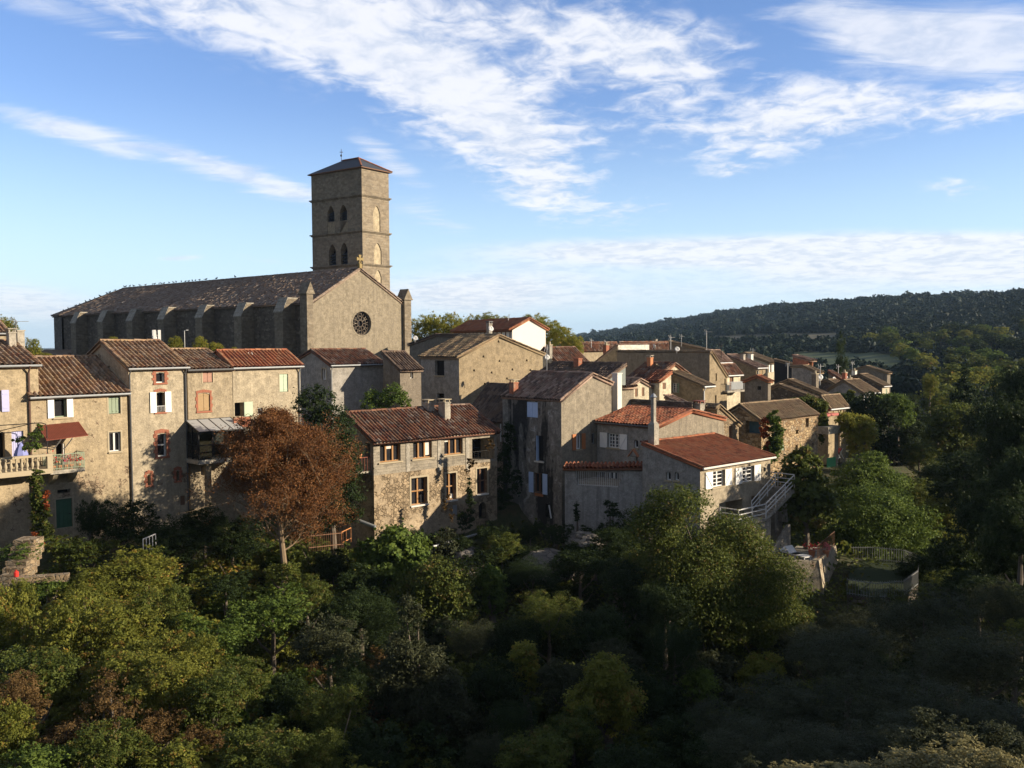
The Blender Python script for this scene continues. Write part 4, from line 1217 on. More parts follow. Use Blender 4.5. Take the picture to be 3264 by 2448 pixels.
H5 = house('terraced_house', 'grey ochre house with pale green shutters and new red roof beside the brown tree', 741, 1167, C=on_row(741, 1167, -.1), th=th0, r=957, rr=(909, 1118), d=10, base=GB,
           wall=P_PALE, roofm=T_RED, gutter=ZINC, pipes=((953, ZINC),), win=[
               W_('R', (891, 1192, 918, 1249), k='shut', sc=GREENSH, sur=SILL, sb=.06), W_('R', (748, 1283, 777, 1327), k='void', nm='door', osh=GREENSH, shw=.95, sides=(1,)),
               W_('R', (822, 1300, 838, 1322), k='glass', mull=(1, 1))])
for (H, px, py) in ((H5, 758, 1132), (H4, 620, 1141)):         # roof lights
    s, z = H.onR(px, py, 2.6)
    mb = MB(); mb.hexa([(s - .4, 2.2, z - .28), (s + .4, 2.2, z - .28), (s + .4, 3.0, z + .22), (s - .4, 3.0, z + .22)], [(s - .4, 2.15, z - .18), (s + .4, 2.15, z - .18), (s + .4, 2.95, z + .32), (s - .4, 2.95, z + .32)])
    H.part(mb, 'skylight', ZINC)

# balcony, awning and terrace on the left
def local_box(H, name, px0, py0, px1, py1, off, dep, m, wall='R'):
    ym = (py0 + py1) / 2; xm = (px0 + px1) / 2
    s0, s1 = H.onR(px0, ym, off)[0], H.onR(px1, ym, off)[0]; z1 = H.onR(xm, py0, off)[1]; z0 = H.onR(xm, py1, off)[1]
    return s0, s1, z0, z1
s0, s1, z0, z1 = local_box(H2, '', 136, 1374, 270, 1398, -.9, 0, None)
mb = MB(); mb.hexa([(s0, -1.5, z0), (s1, -1.5, z0 + .12), (s1, -.003, z1 + .40), (s0, -.003, z1 + .32)], [(s0, -1.5, z0 + .03), (s1, -1.5, z0 + .15), (s1, -.003, z1 + .43), (s0, -.003, z1 + .35)])
n = 26
for k in range(n):
    c = s0 + (s1 - s0) * (k + .5) / n; f = (k + .5) / n
    mb.bar((c, -1.5, z0 + .04 + .12 * f), (c, -.01, z1 + .36 + .08 * f), .05, .03)
aw = H2.part(mb, 'awning', RUST)
mb = MB()
for s in (s0 + .9, s1 - .9): mb.bar((s, -1.4, z0 + .04), (s, -.01, z0 - .7), .05)
mb.build('bracket', WHITEM, aw)
s0, s1, z0, z1 = local_box(H2, '', 158, 1492, 268, 1507, -1.1, 0, None)
mb = MB(); mb.box(s0, s1, -1.25, -.003, z0, z0 + .22)
bal = H2.part(mb, 'balcony', CONC)
mb = MB(); zr = z0 + .22
for k in range(24):
    c = s0 + (s1 - s0) * k / 23; mb.bar((c, -1.2, zr), (c, -1.2, zr + .95), .022)
for yy in (-1.2,): mb.bar((s0, yy, zr + .95), (s1, yy, zr + .95), .04); mb.bar((s0, yy, zr + .1), (s1, yy, zr + .1), .03)
for k in range(8):
    for s in (s0, s1): mb.bar((s, -1.2 * k / 8 - .05, zr), (s, -1.2 * k / 8 - .05, zr + .95), .022)
for s in (s0, s1): mb.bar((s, -1.2, zr + .95), (s, -.01, zr + .95), .04)
mb.build('railing', SAGE, bal)
mb = MB()
for s in (s0 + .4, s1 - .5):
    mb.hexa([(s - .14, -.75, z0 - .35), (s + .14, -.75, z0 - .35), (s + .14, -.003, z0 - .75), (s - .14, -.003, z0 - .75)], [(s - .14, -1.1, z0 - .003), (s + .14, -1.1, z0 - .003), (s + .14, -.003, z0 - .003), (s - .14, -.003, z0 - .003)])
mb.build('corbel', SILL, bal)
bal2 = (s0, s1, zr, H2)

# stone terrace with balusters in front of the first house
s0, s1, z0, z1 = local_box(H1, '', -60, 1455, 166, 1500, -1.6, 0, None)
tz = H1.onR(80, 1500, -1.6)[1]
t = thing('terrace', 'stone terrace with turned balusters below the lilac shutters', 'terrace', H1.root.location, H1.th)
mb = MB(); mb.box(s0, s1, -1.75, -.003, tz - .3, tz); mb.box(s0 + .2, s0 + .6, -1.5, -.9, 0, tz - .3); mb.build('slab', SILL, t)
mb = MB()
mb.box(s0, s1, -1.72, -1.48, tz + .74, tz + .88); mb.build('top_rail', SILL, t)
mb = MB()
mb.box(s1 - .30, s1, -1.74, -1.46, tz + .002, tz + .735); mb.build('post', SILL, t)
nb = int((s1 - s0 - .4) / .29)
bp = None
for k in range(nb):
    c = s0 + .1 + .29 * k
    if bp is None:
        bp = MB().lathe([(.08, 0), (.08, .06), (.05, .09), (.055, .14), (.105, .27), (.09, .36), (.05, .5), (.045, .58), (.075, .64), (.075, .735)], (0, 0, 0), 9).build('baluster', SILL, t, True)
    else:
        o = bp.copy(); COL.objects.link(o); o.parent = t
    (bp if k == 0 else o).location = (c, -1.6, tz + .002)
mb = MB()
sA = H1.onR(150, 1400, -1.5)[0]
mb.tube([(s0, -1.5, tz + 2.75), (sA - .3, -1.5, tz + 2.75), (sA - .05, -1.5, tz + 2.65), (sA, -1.5, tz + 2.4), (sA, -1.5, tz + .88)], .03, 6)
mb.tube([(sA - 2.2, -.05, tz + 2.3), (sA - .8, -1.5, tz + 2.75)], .025, 5)
o = mb.build('pergola_frame', BLACKM); o.matrix_world = Matrix.Translation(H1.root.location) @ Matrix.Rotation(H1.th, 4, 'Z'); tag(o, 'bent iron pergola pipe over the balustrade terrace', 'pergola')
mb = MB(); mb.tube([(sA - 1.3, -.95, tz), (sA - 1.3, -.95, tz + 1.6)], .03, 6)
par = thing('parasol', 'folded blue parasol on the balustrade terrace', 'parasol', H1.root.location, H1.th)
mb.build('pole', WHITEM, par); MB().lathe([(.06, 0), (.42, .1), (.40, .25), (.25, .6), (.05, .9)], (sA - 1.3, -.95, tz + .7), 8).build('canopy', simple('blue parasol cloth', (.22, .24, .48), .8), par)

# glazed balcony on the fourth house
def conservatory():
    H = H4; off = -1.9
    s0, s1, _, _ = local_box(H, '', 633, 1380, 778, 1461, off, 0, None)
    zb = H.onR(690, 1462, off)[1]; zt_ = H.onR(690, 1376, off)[1]
    t = thing('conservatory', 'black framed glass balcony room carried on a single pillar', 'conservatory', H.root.location, H.th)
    y0, y1 = off, -.003
    mb = MB(); mb.box(s0 - .1, s1 + .1, y0 - .1, y1, zb - .28, zb); mb.build('floor_slab', CONC, t)
    mb = MB(); b = .05
    xs = [s0, s0 + (s1 - s0) * .3, s0 + (s1 - s0) * .62, s1]
    for x in xs: mb.box(x - b, x + b, y0 - b, y0 + b, zb, zt_)
    for x in (s0, s1):
        mb.box(x - b, x + b, y1 - .1, y1, zb, zt_ + .7); mb.box(x - b * .8, x + b * .8, -1.0 - b, -1.0 + b, zb, zt_ + .3)
        mb.box(x - b * .8, x + b * .8, y0 + b, y1 - .1, zb + .95, zb + 1.0)
    for z in (zb + .04, zb + .98, zt_): mb.box(s0 + b, s1 - b, y0 - b * .8, y0 + b * .8, z - .04, z + .04)
    nr = 5
    for k in range(nr):
        x = s0 + (s1 - s0) * k / (nr - 1); mb.bar((x, y0 - .12, zt_ + .04), (x, y1, zt_ + .75), .07, .07)
    mb.bar((s0, y0 - .12, zt_ + .05), (s1, y0 - .12, zt_ + .05), .09); mb.bar((s0, y1 - .04, zt_ + .75), (s1, y1 - .04, zt_ + .75), .06)
    for k in range(34):
        x = s0 + .06 + (s1 - s0 - .12) * k / 33; mb.bar((x, y0 - .03, zb + .06), (x, y0 - .03, zb + .95), .014)
    fr = mb.build('frame', BLACKM, t)
    mb = MB()
    mb.add([(s0, y0 - .1, zt_ + .07), (s1, y0 - .1, zt_ + .07), (s1, y1, zt_ + .77), (s0, y1, zt_ + .77)], [(0, 1, 2, 3)])
    mb.build('glass_roof', simple('frosted roof glazing', (.34, .34, .33), .35, .1, 2), t)
    g = bpy.data.materials.get('clear glazing')
    m, T, b_, o_ = newmat('clear glazing'); tr = T.new('ShaderNodeBsdfTransparent'); gl = T.new('ShaderNodeBsdfGlossy'); gl.inputs['Roughness'].default_value = .05
    tr.inputs[0].default_value = (.55, .57, .57, 1)
    fz = T.new('ShaderNodeFresnel'); mx = T.new('ShaderNodeMixShader'); T.l.new(T.math('ADD', fz.outputs[0], .06), mx.inputs[0]); T.l.new(tr.outputs[0], mx.inputs[1]); T.l.new(gl.outputs[0], mx.inputs[2]); T.l.new(mx.outputs[0], o_.inputs[0])
    mb = MB(); mb.box(s0 + .05, s1 - .05, y0 - .008, y0 + .008, zb + .08, zt_ - .04); mb.box(s0 - .008, s0 + .008, y0 + .05, y1 - .1, zb + .08, zt_)
    mb.box(s1 - .008, s1 + .008, y0 + .05, y1 - .1, zb + .08, zt_)
    mb.build('glazing', m, t)
    MB().box(s0 + (s1 - s0) * .34, s0 + (s1 - s0) * .66, y0 + .1, y0 + .13, zb + .9, zt_ - .1).build('blind', LIME, t)
    x = H.onR(669, 1530, off)[0]
    MB().box(x - .17, x + .17, y0 + .1, y0 + .44, 0, zb - .28).build('pillar', P_TAN, t)
conservatory()
s0, s1, z0, z1 = local_box(H5, '', 746, 1329, 799, 1362, -1.0, 0, None)
mb = MB(); mb.box(s0, s1, -1.0, -.003, z0 - .25, z0); b5 = H5.part(mb, 'balcony', CONC)
mb = MB(); mb.box(s0, s1, -1.02, -.9, z0, z1); mb.build('parapet', BRICK, b5)

# ------------------------------------------------------------------ centre houses
HD = house('house', 'block and rubble house with wide wood framed windows beside the brown tree', 1190, 1405, Y=62, th=42, r=1583, ap=(1104, 1318), base=-18, d=4.5,
           wall=(S_MIX, BLOCK, (1300, 1503)), roofm=T_BROWN, over=.35, gutter=None, win=[
               W_('R', (1211, 1415, 1277, 1472), k='glass', fc=WOOD, mull=(3, 1), b=.075, curt=(.38, .60, .72, .95), sill=SILL, se=.15),
               W_('R', (1317, 1406, 1377, 1461), k='glass', fc=WOOD, mull=(3, 1), b=.075, curt=(.7, .95, .15, .95), sill=SILL, se=.15),
               W_('R', (1416, 1397, 1475, 1449), k='glass', fc=WOOD, mull=(3, 1), b=.075, curt=(.1, .3, .8, .95), sill=SILL, se=.15),
               W_('R', (1505, 1396, 1576, 1466), k='void', dep=1.6, rail=BLACKM, rh=.42, nm='loggia'),
               W_('R', (1311, 1522, 1362, 1609), k='glass', fc=WOOD, mull=(2, 2), b=.07, sill=LIME, sur=SILL, sb=.14, dep=.3),
               W_('R', (1421, 1508, 1454, 1594), k='glass', fc=WOOD, mull=(2, 2), b=.07, sill=LIME, sur=SILL, sb=.12, dep=.3, curt=(.5, .95, .05, .2)),
               W_('R', (1520, 1493, 1553, 1574), k='glass', fc=WOODD, mull=(2, 2), b=.07, sill=LIME, sur=SILL, sb=.12, dep=.3),
               W_('R', (1443, 1609, 1458, 1643), k='shut', sc=ZINC, n=1), W_('R', (1526, 1601, 1550, 1655), k='void', arch='round'),
               W_('L', (1163, 1413, 1180, 1462), k='void', nm='door')])
chimney(HD, 1365, 1281, 1312, 3.0, 23, CONC, SILL, dd=.8)
chimney(HD, 1417, 1279, 1345, 1.9, 22, CONC, SILL, dd=.8)
mb = MB(); mb.box(0, HD.w, -.22, -.003, HD.e - .28, HD.e - .12); HD.part(mb, 'eaves_beam', CONC)
for px in (1300, 1400, 1490):
    s = HD.onR(px, 1440)[0]; HD.part(MB().box(s - .16, s + .16, -.035, -.002, HD.onR(px, 1503)[1], HD.e - .29), 'wall_pier', CONC)
mb = MB()                                                  # side balcony
yb0, zb0 = HD.onL(1163, 1497); yb1 = HD.onL(1140, 1497)[0]
mb.box(-1.2, -.003, .3, 3.0, zb0 - .12, zb0); bb = HD.part(mb, 'balcony', CONC)
mb = MB()
for k in range(12): mb.bar((-1.15, .35 + 2.6 * k / 11, zb0), (-1.15, .35 + 2.6 * k / 11, zb0 + .95), .025)
for k in range(6): mb.bar((-1.15 + .22 * k, .35, zb0), (-1.15 + .22 * k, .35, zb0 + .95), .025)
mb.bar((-1.15, .35, zb0 + .95), (-1.15, 2.95, zb0 + .95), .045); mb.bar((-1.15, .35, zb0 + .95), (-.01, .35, zb0 + .95), .045)
mb.build('railing', RUST, bb)
fp = MB().lathe([(.10, 0), (.15, .22), (.17, .22), (.17, .27)], (-.9, .30, zb0 + .95), 8).build('flower_pot', TERRA)
fp.matrix_world = HD.root.matrix_basis.copy(); tag(fp, 'terracotta pot on the side balcony railing by the dark tree', 'flower pot')

HB = house('house', 'tall stained house with blue shutters and a lit ochre gable', 1789, 1273, Y=68, th=42, l=1602, r=1949, ap=(1886, 1193), yo=1221, roof='G', base=-18,
           wall=P_STAIN, roofm=T_PINK, over=.15, win=[
               W_('L', (1678, 1281, 1714, 1331), k='shut', sc=BLUESH, n=2), W_('L', (1707, 1389, 1732, 1470), k='void', sill=LIME, jamb=1, fc=BLUESH, dep=.35),
               W_('L', (1702, 1508, 1731, 1571), k='glass', fc=WOODD, mull=(2, 1), osh=BLUESH, shw=.5), W_('L', (1702, 1572, 1731, 1582), k='shut', sc=ORANGE, n=1),
               W_('L', (1739, 1606, 1755, 1650), k='void', nm='door'),
               W_('R', (1835, 1383, 1853, 1432), k='glass', fc=WHITE, mull=(2, 1), osh=ORANGE, shw=.62, sill=SILL), W_('R', (1886, 1380, 1898, 1415), k='glass', fc=GREYM, mull=(1, 1))])
HB.wall.data.materials.append(P_GRIME)
for f in HB.wall.data.polygons:
    c = f.center
    if c.y < .6 and c.x > .02: f.material_index = 1
chimney(HB, 1638, 1217, 1262, 5.6, 20, BRICK, SILL, dd=.5)
HX = house('house', 'dark tiled low roof squeezed between the pitted gable and the stained house', 1612, 1338, Y=74.5, th=42, l=1480, r=1790, ap=(1690, 1232), roof='G', base=-12, wall=P_DARK, roofm=T_BLACK)
mb = MB(); mb.tube([(-.45, .1, HX.e - .3), (-.5, .05, HX.e - 1.75)], .06, 7); HX.part(mb, 'downpipe', WHITEM)
HC = house('house', 'large tan gable wall pitted with putlog holes below the rose window', 1463, 1136, Y=84, th=42, l=1342, r=1730, ap=(1588, 1069), yo=1128, roof='G', base=-11, wall=P_COOL, roofm=T_LICH, win=[
    W_('L', (1386, 1149, 1416, 1197), k='void', sill=SILL, dep=.3), W_('L', (1393, 1254, 1416, 1330), k='void', nm='door', dep=.3)],
    holes=[('R', [(s - .13, z - .02), (s + .13, z - .08), (s + .09, z + .12), (s - .05, z + .17)], .4) for s, z in
           [(hit(px, py, at(1463, 1136, 84), Vector((math.cos(R_(42)), math.sin(R_(42)), 0)))[0], hit(px, py, at(1463, 1136, 84), Vector((math.cos(R_(42)), math.sin(R_(42)), 0)))[1] + 11) for px, py in
            ((1589, 1090), (1541, 1138), (1592, 1152), (1511, 1182), (1567, 1189), (1633, 1179), (1679, 1150), (1690, 1181), (1616, 1208), (1545, 1225), (1653, 1215), (1704, 1204))]])
HC.wall.data.materials.append(P_TAN)
for f in HC.wall.data.polygons:
    c = f.center
    if c.y < .5 and c.x > .02: f.material_index = 1
chimney(HC, 1560, 1030, 1078, 3.2, 13, CONC, ZINCD, dd=.4)
HE1 = house('house', 'plain walled house below the church crossed by a gable shadow', 1053, 1161, Y=81.5, th=42, l=957, r=1221, ap=(995, 1117), yo=1140, base=-11, wall=P_COOL, roofm=T_BROWN, gutter=ZINC, pipes=((1056, ZINC),), win=[
    W_('L', (1026, 1175, 1040, 1210), k='glass', mull=(2, 1), sur=SILL, sb=.08)])
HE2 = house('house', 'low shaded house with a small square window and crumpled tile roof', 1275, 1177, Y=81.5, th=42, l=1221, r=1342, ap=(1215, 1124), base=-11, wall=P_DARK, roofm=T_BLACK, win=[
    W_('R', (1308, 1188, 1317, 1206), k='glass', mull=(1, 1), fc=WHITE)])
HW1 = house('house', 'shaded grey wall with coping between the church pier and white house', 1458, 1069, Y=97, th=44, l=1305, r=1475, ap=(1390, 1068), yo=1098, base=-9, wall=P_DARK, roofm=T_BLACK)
HW = house('house', 'tall house with bright white gable and red roof', 1633, 1046, Y=105, th=28, l=1445, r=1739, ap=(1688, 1015), yo=1045, roof='G', base=-8, wall=P_WHITE, roofm=T_RED, over=.45, gutter=None)
mb = MB()
for k in range(15):
    y = HW.d * (k + .5) / 15; mb.box(-.03, -.002, y - .12, y + .12, HW.e - 2.6, HW.e - .2)
mb.box(-.035, -.002, 0.1, HW.d, HW.e - .42, HW.e - .2)
HW.part(mb, 'timber_frame', WOODD)
HV = house('house', 'small house with brown roof and shaded gable beside the white house', 1778, 1155, Y=97, th=42, l=1722, r=1872, ap=(1736, 1110), yo=1126, base=-9, wall=P_CREAM, roofm=T_BROWN, gutter=WHITEM, win=[W_('L', (1741, 1156, 1752, 1180), k='glass', mull=(1, 1), fc=GREYM)])
HB2 = house('house', 'slate hung gable and blackened roof behind the stained house', 1931, 1208, Y=77, th=42, l=1700, r=1994, ap=(1994, 1161), roof='G', base=-11, wall=simple('weathered slate cladding', (.20, .22, .20), .8, .3, 2.5), roofm=T_BLACK)
chimney(HB2, 1842, 1140, 1172, 5.0, 17, BRICK, None, dd=.6)
HB3 = house('annex', 'narrow ochre annex wall below the tall white chimney', 1976, 1236, Y=76.2, th=42, w=1.75, d=2.5, roof='S', ridge=(2.5, at(1976, 1236, 76).z - .3), base=-11, wall=P_GRIME, roofm=T_PINK)
HR = house('house', 'grey house with a red orange roof and braced white shutters', 2098, 1358, Y=66, th=42, l=1903, r=2307, ap=(2203, 1309), yo=1334, roof='G', base=-13, wall=P_COOL, roofm=T_NEW, tile=.30, over=.22, gutter=ZINCD, win=[
    W_('L', (1937, 1382, 1976, 1428), k='glass', fc=WHITE, mull=(4, 4), bars=1, osh=WHITE, shw=.6, zed=1, sill=SILL),
    W_('L', (1938, 1480, 1968, 1560), k='glass', fc=WHITE, mull=(2, 1)), W_('L', (1912, 1488, 1926, 1560), k='void', nm='door'),
    W_('L', (2020, 1401, 2034, 1428), k='glass', fc=WHITE, mull=(1, 1), arch='round', sill=SILL), W_('L', (2047, 1402, 2061, 1429), k='glass', fc=WHITE, mull=(1, 1), arch='round', sill=SILL)])
HR.wall.data.materials.append(P_GRIME)
for f in HR.wall.data.polygons:
    if f.center.y < .02 and f.center.x > .02: f.material_index = 1
chimney(HR, 1967, 1187, 1322, 6.3, 21, LIME, None, dd=.55)
chimney(HR, 2228, 1284, 1316, 3.5, 25, CONC, RUST, dd=.7)
HS = house('house', 'house with dark red roof, braced white shutters and outside staircase', 2232, 1488, Y=60, th=42, l=2048, r=2456, roof='S', ap=(2048, 1413), base=-18.5, wall=P_COOL, roofm=T_CRIM, tile=.22, rowt=.33, amp=.045, over=.3, gutter=LIME, win=[
    W_('R', (2270, 1500, 2309, 1551), k='glass', fc=WHITE, mull=(2, 4), bars=1, osh=WHITE, shw=.56, zed=1, sill=SILL, dep=.2),
    W_('R', (2364, 1487, 2402, 1536), k='glass', fc=WHITE, mull=(2, 4), bars=1, osh=WHITE, shw=.54, zed=1, sill=SILL, dep=.2),
    W_('R', (2292, 1597, 2367, 1660), k='void', dep=1.4, vm=LIME, nm='porch'),
    W_('R', (2395, 1580, 2415, 1640), k='void', dep=.5, nm='door'),
    W_('L', (2123, 1503, 2138, 1531), k='glass', fc=WHITE, mull=(1, 1), arch='round', sill=SILL), W_('L', (2150, 1504, 2164, 1532), k='glass', fc=WHITE, mull=(1, 1), arch='round', sill=SILL)])
HS.wall.data.materials.append(plaster('sunny sand render', (.40, .335, .235), dirty=.12, streak=.12, pale=.1))  # warmer tone for the sunlit front only, the shaded side stays grey
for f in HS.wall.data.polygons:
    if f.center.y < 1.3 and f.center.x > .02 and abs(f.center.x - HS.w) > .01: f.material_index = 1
# tall chimney at the roof corner
s, z0 = HS.onR(2084, 1412, 4.3); _, z1 = HS.onR(2084, 1352, 4.3); _, z2 = HS.onR(2083, 1268, 4.3)
mb = MB(); mb.box(s - .26, s + .26, 4.05, 4.6, z0 - .6, z1); mb.hexa([(s - .26, 4.05, z1), (s + .26, 4.05, z1), (s + .26, 4.6, z1), (s - .26, 4.6, z1)], [(s - .13, 4.2, z1 + .2), (s + .13, 4.2, z1 + .2), (s + .13, 4.46, z1 + .2), (s - .13, 4.46, z1 + .2)])
mb.box(s - .13, s + .13, 4.2, 4.46, z1 + .2, z2); ch = HS.part(mb, 'chimney', CONC)
mb = MB(); mb.lathe([(.27, 0), (.2, .05), (.12, .2), (.03, .26)], (s, 4.33, z2 + .05), 8); mb.box(s - .1, s + .1, 4.23, 4.43, z2, z2 + .05); mb.build('chimney_cap', ZINC, ch)
# wall lantern
s, z = HS.onR(2429, 1494); mb = MB(); mb.box(s - .06, s + .06, -.28, -.16, z - .16, z + .04); mb.lathe([(.11, 0), (.02, .09)], (s, -.22, z + .04), 6); mb.bar((s, -.22, z + .1), (s, -.003, z + .12), .025); HS.part(mb, 'wall_lantern', BLACKM)

def stairs():
    H = HS
    t = thing('staircase', 'concrete outside staircase with white rails beside the white shuttered house', 'staircase', H.root.location, H.th)
    w = H.w
    # landings: low one in front of the wall, high one at the corner
    off = -1.6
    sA, zA = H.onR(2356, 1672, off); sB, _ = H.onR(2436, 1664, off)
    zL = zA
    mb = MB(); mb.box(sA, sB + .3, off, -.02, zL - .18, zL); mb.box(sB - 1.4, sB + 1.2, off + .25, -.05, 0, zL - .18); mb.build('landing', CONC, t)
    sC, zH = H.onR(2470, 1560, -.9); sD = H.onR(2506, 1560, -.9)[0]
    mb = MB(); mb.box(w + .01, sD, -1.3, 1.2, zH - .2, zH); mb.box(w + .01, w + 1.0, -.4, 1.2, 0, zH - .2); mb.build('upper_landing', CONC, t)
    n = 11; mb = MB()
    for k in range(n):
        f = k / n
        x0 = sB + .3 + (sD - .1 - sB - .3) * f; z = zL + (zH - zL) * (k + 1) / (n + 1)
        mb.box(x0, x0 + (sD - sB) / n * 1.25, off + .1, off + 1.15, z - .09, z)
    mb.build('steps', CONC, t)
    mb = MB()
    for yy in (off + .1, off + 1.15):
        mb.hexa([(sB + .3, yy - .06, zL - .25), (sD, yy - .06, zH - .35), (sD, yy + .06, zH - .35), (sB + .3, yy + .06, zL - .25)], [(sB + .3, yy - .06, zL - .02), (sD, yy - .06, zH - .1), (sD, yy + .06, zH - .1), (sB + .3, yy + .06, zL - .02)])
    mb.build('stringer', CONC, t)
    def rail(p, q, name='handrail'):
        p, q = Vector(p), Vector(q); mb = MB()
        for h in (.95, .62, .32): mb.bar(p + Vector((0, 0, h)), q + Vector((0, 0, h)), .055 if h > .9 else .04, .06)
        k = max(2, int((q - p).length / 1.1) + 1)
        for i in range(k):
            c = p + (q - p) * i / (k - 1); mb.bar(c, c + Vector((0, 0, .97)), .05)
        mb.build(name, WHITEM, t)
    rail((sA, off + .05, zL), (sB + .25, off + .05, zL)); rail((sA, off + .05, zL), (sA, -.1, zL))
    rail((sB + .3, off + .05, zL + .05), (sD, off + .05, zH)); rail((sB + .3, off + 1.2, zL + .05), (sD - .6, off + 1.2, zH))
    rail((sD, off + .05, zH), (sD, 1.1, zH)); rail((w + .05, 1.15, zH), (sD, 1.15, zH))
    # lower flight behind a solid parapet
    sE, zE = H.onR(2446, 1768, -1.1); sF, zF = H.onR(2504, 1672, -1.1)
    mb = MB(); y = -1.15
    mb.hexa([(sE, y - .14, zE - .9), (sF, y - .14, zF - 1.4), (sF, y + .02, zF - 1.4), (sE, y + .02, zE - .9)], [(sE, y - .14, zE + .1), (sF, y - .14, zF), (sF, y + .02, zF), (sE, y + .02, zE + .1)])
    mb.box(sF, sF + .35, y - .14, y + .02, zF - 1.5, zF); mb.build('parapet', CONC, t)
    mb = MB(); n = 12
    for k in range(n):
        f = k / n; x = sE - .2 + (sF - sE) * f; z = zE - .55 + (zF - zE - .35) * f
        mb.box(x, x + (sF - sE) / n * 1.3, y + .03, y + 1.05, z - .2, z)
    mb.build('lower_steps', CONC, t)
    mb = MB(); mb.box(sF + .1, sF + .26, -1.1, 1.1, zF + .15, zH - 1.15); mb.build('side_wall', CONC, t)
stairs()

# terrace wall between the stained house and the red-roofed ones
a0 = at(1800, 1488, 66.2); a1 = at(2054, 1486, 64.0)
dw = Vector((a1.x - a0.x, a1.y - a0.y, 0)); Lw = dw.length; dw.normalize(); aw_ = math.atan2(dw.y, dw.x)
t = thing('terrace_wall', 'shaded terrace wall with red tile coping and white railed opening', 'wall', (a0.x, a0.y, -18.5), aw_)
TWH = House(); TWH.C = a0; TWH.u = dw; TWH.v = Vector((-dw.y, dw.x, 0)); TWH.base = -18.5; TWH.root = t
q0, q1 = TWH.onR(1837, 1530)[0], TWH.onR(1991, 1530)[0]; zt_ = TWH.onR(1914, 1504)[1]; zb_ = TWH.onR(1914, 1551)[1]; ztop = a0.z + 18.5 - .05
mb = MB(); panel(mb, rect(0, Lw, 0, ztop), [([(q0 - .1, zt_), (q0 + .1, zb_), (q1 - .5, zb_), (q1 - .05, zt_)], .3)], lambda s, z, q: (s, q, z)); panel(mb, rect(0, Lw, 0, ztop), [([(q0 - .1, zt_), (q0 + .1, zb_), (q1 - .5, zb_), (q1 - .05, zt_)], .0)], lambda s, z, q: (s, .3, z)); mb.build('wall', P_TERR, t)
T = TM(); dz_ = a1.z - a0.z
T.slab((-.1, -.28, ztop + .02), (Lw + .2, -.28, ztop + .02 + dz_), (-.1, .30, ztop + .30), (Lw + .2, .30, ztop + .30 + dz_), pitch=.30, row=.4, amp=.10); T.build('tile_coping', T_NEW, t)
mb = MB()
for k in range(26): mb.bar((q0 + (q1 - q0) * k / 25, .1, zb_), (q0 + (q1 - q0) * k / 25, .1, zb_ + 1.05), .022)
mb.bar((q0, .1, zb_ + 1.05), (q1, .1, zb_ + 1.05), .04); mb.bar((q0, .1, zb_ + .06), (q1, .1, zb_ + .06), .03); mb.build('railing', WHITEM, t)
fl = MB().box(0, Lw, .32, 5.0, zb_ - .3, zb_ - .05).build('terrace_floor', CONC, t)
xs_ = Lw * .80; zs_ = ztop + .25 + dz_ * .8
o = MB().box(xs_, xs_ + .5, .3, .75, zs_ - .4, zs_ + .45).build('stack', CONC, t)
mb = MB()
for sgn in (-1, 1):
    xa, xb = xs_ + .25 + sgn * .36, xs_ + .25
    mb.hexa([(xa, .25, zs_ + .42), (xb, .25, zs_ + .92), (xb, .8, zs_ + .92), (xa, .8, zs_ + .42)], [(xa, .25, zs_ + .48), (xb, .25, zs_ + .99), (xb, .8, zs_ + .99), (xa, .8, zs_ + .48)])
mb.build('tile_hood', TERRA, o)

# ------------------------------------------------------------------ the village stepping away on the right
HX1 = house('house', 'small stone gable with a brown door between the red roofs and the ruin', 2286, 1297, Y=75, th=42, l=2238, r=2355, roof='G', ap=(2291, 1293), yo=1350, base=-12, wall=S_RUB, roofm=T_LICH, win=[
    W_('R', (2323, 1357, 2335, 1400), k='door', sc=WOODD)])
HT = house('stone_house', 'golden rubble stone house with ivy on its corner', 2427, 1342, Y=77, th=42, l=2316, r=2607, ap=(2360, 1291), yo=1318, base=-16.5, wall=S_GOLD, roofm=T_LICH, over=.12, win=[
    W_('R', (2568, 1332, 2578, 1361), k='void', dep=.4), W_('R', (2537, 1370, 2545, 1383), k='void', dep=.3), W_('R', (2535, 1418, 2543, 1446), k='void', dep=.3),
    W_('R', (2588, 1412, 2594, 1424), k='void', dep=.3), W_('R', (2490, 1418, 2500, 1436), k='shut', sc=SAGE, n=1),
    W_('L', (2376, 1343, 2424, 1382), k='void', dep=.6, vm=simple('blue green shed planks', (.06, .12, .15), .7, .5, 3), nm='shed_front')])
HN2 = house('house', 'weathered two tone tile roof behind the cream gable', 2078, 1219, Y=87, th=42, l=1985, r=2210, ap=(2150, 1159), roof='G', base=-10, wall=P_CREAM, roofm=T_BROWN)
HN = house('house', 'small cream gable with two narrow brown shutters', 2000, 1237, Y=81, th=38, d=5.5, r=2079, ap=(2039, 1210), yo=1232, roof='G', base=-11, wall=P_CREAM, roofm=T_PINK, over=.2, win=[
    W_('R', (2024, 1237, 2033, 1264), k='shut', sc=WOODD, n=1), W_('R', (2046, 1235, 2054, 1262), k='shut', sc=WOODD, n=1)])
HO = house('house', 'little house with bright orange roof and one brown shutter', 2102, 1214, Y=82.5, th=42, l=2059, r=2139, ap=(2139, 1186), roof='G', base=-11, wall=P_CREAM, roofm=T_NEW, over=.15, win=[
    W_('R', (2112, 1220, 2122, 1240), k='shut', sc=WOODD, n=1)])
chimney(HN2, 2072, 1138, 1185, 2.5, 13, TERRA, CONC, dd=.45)
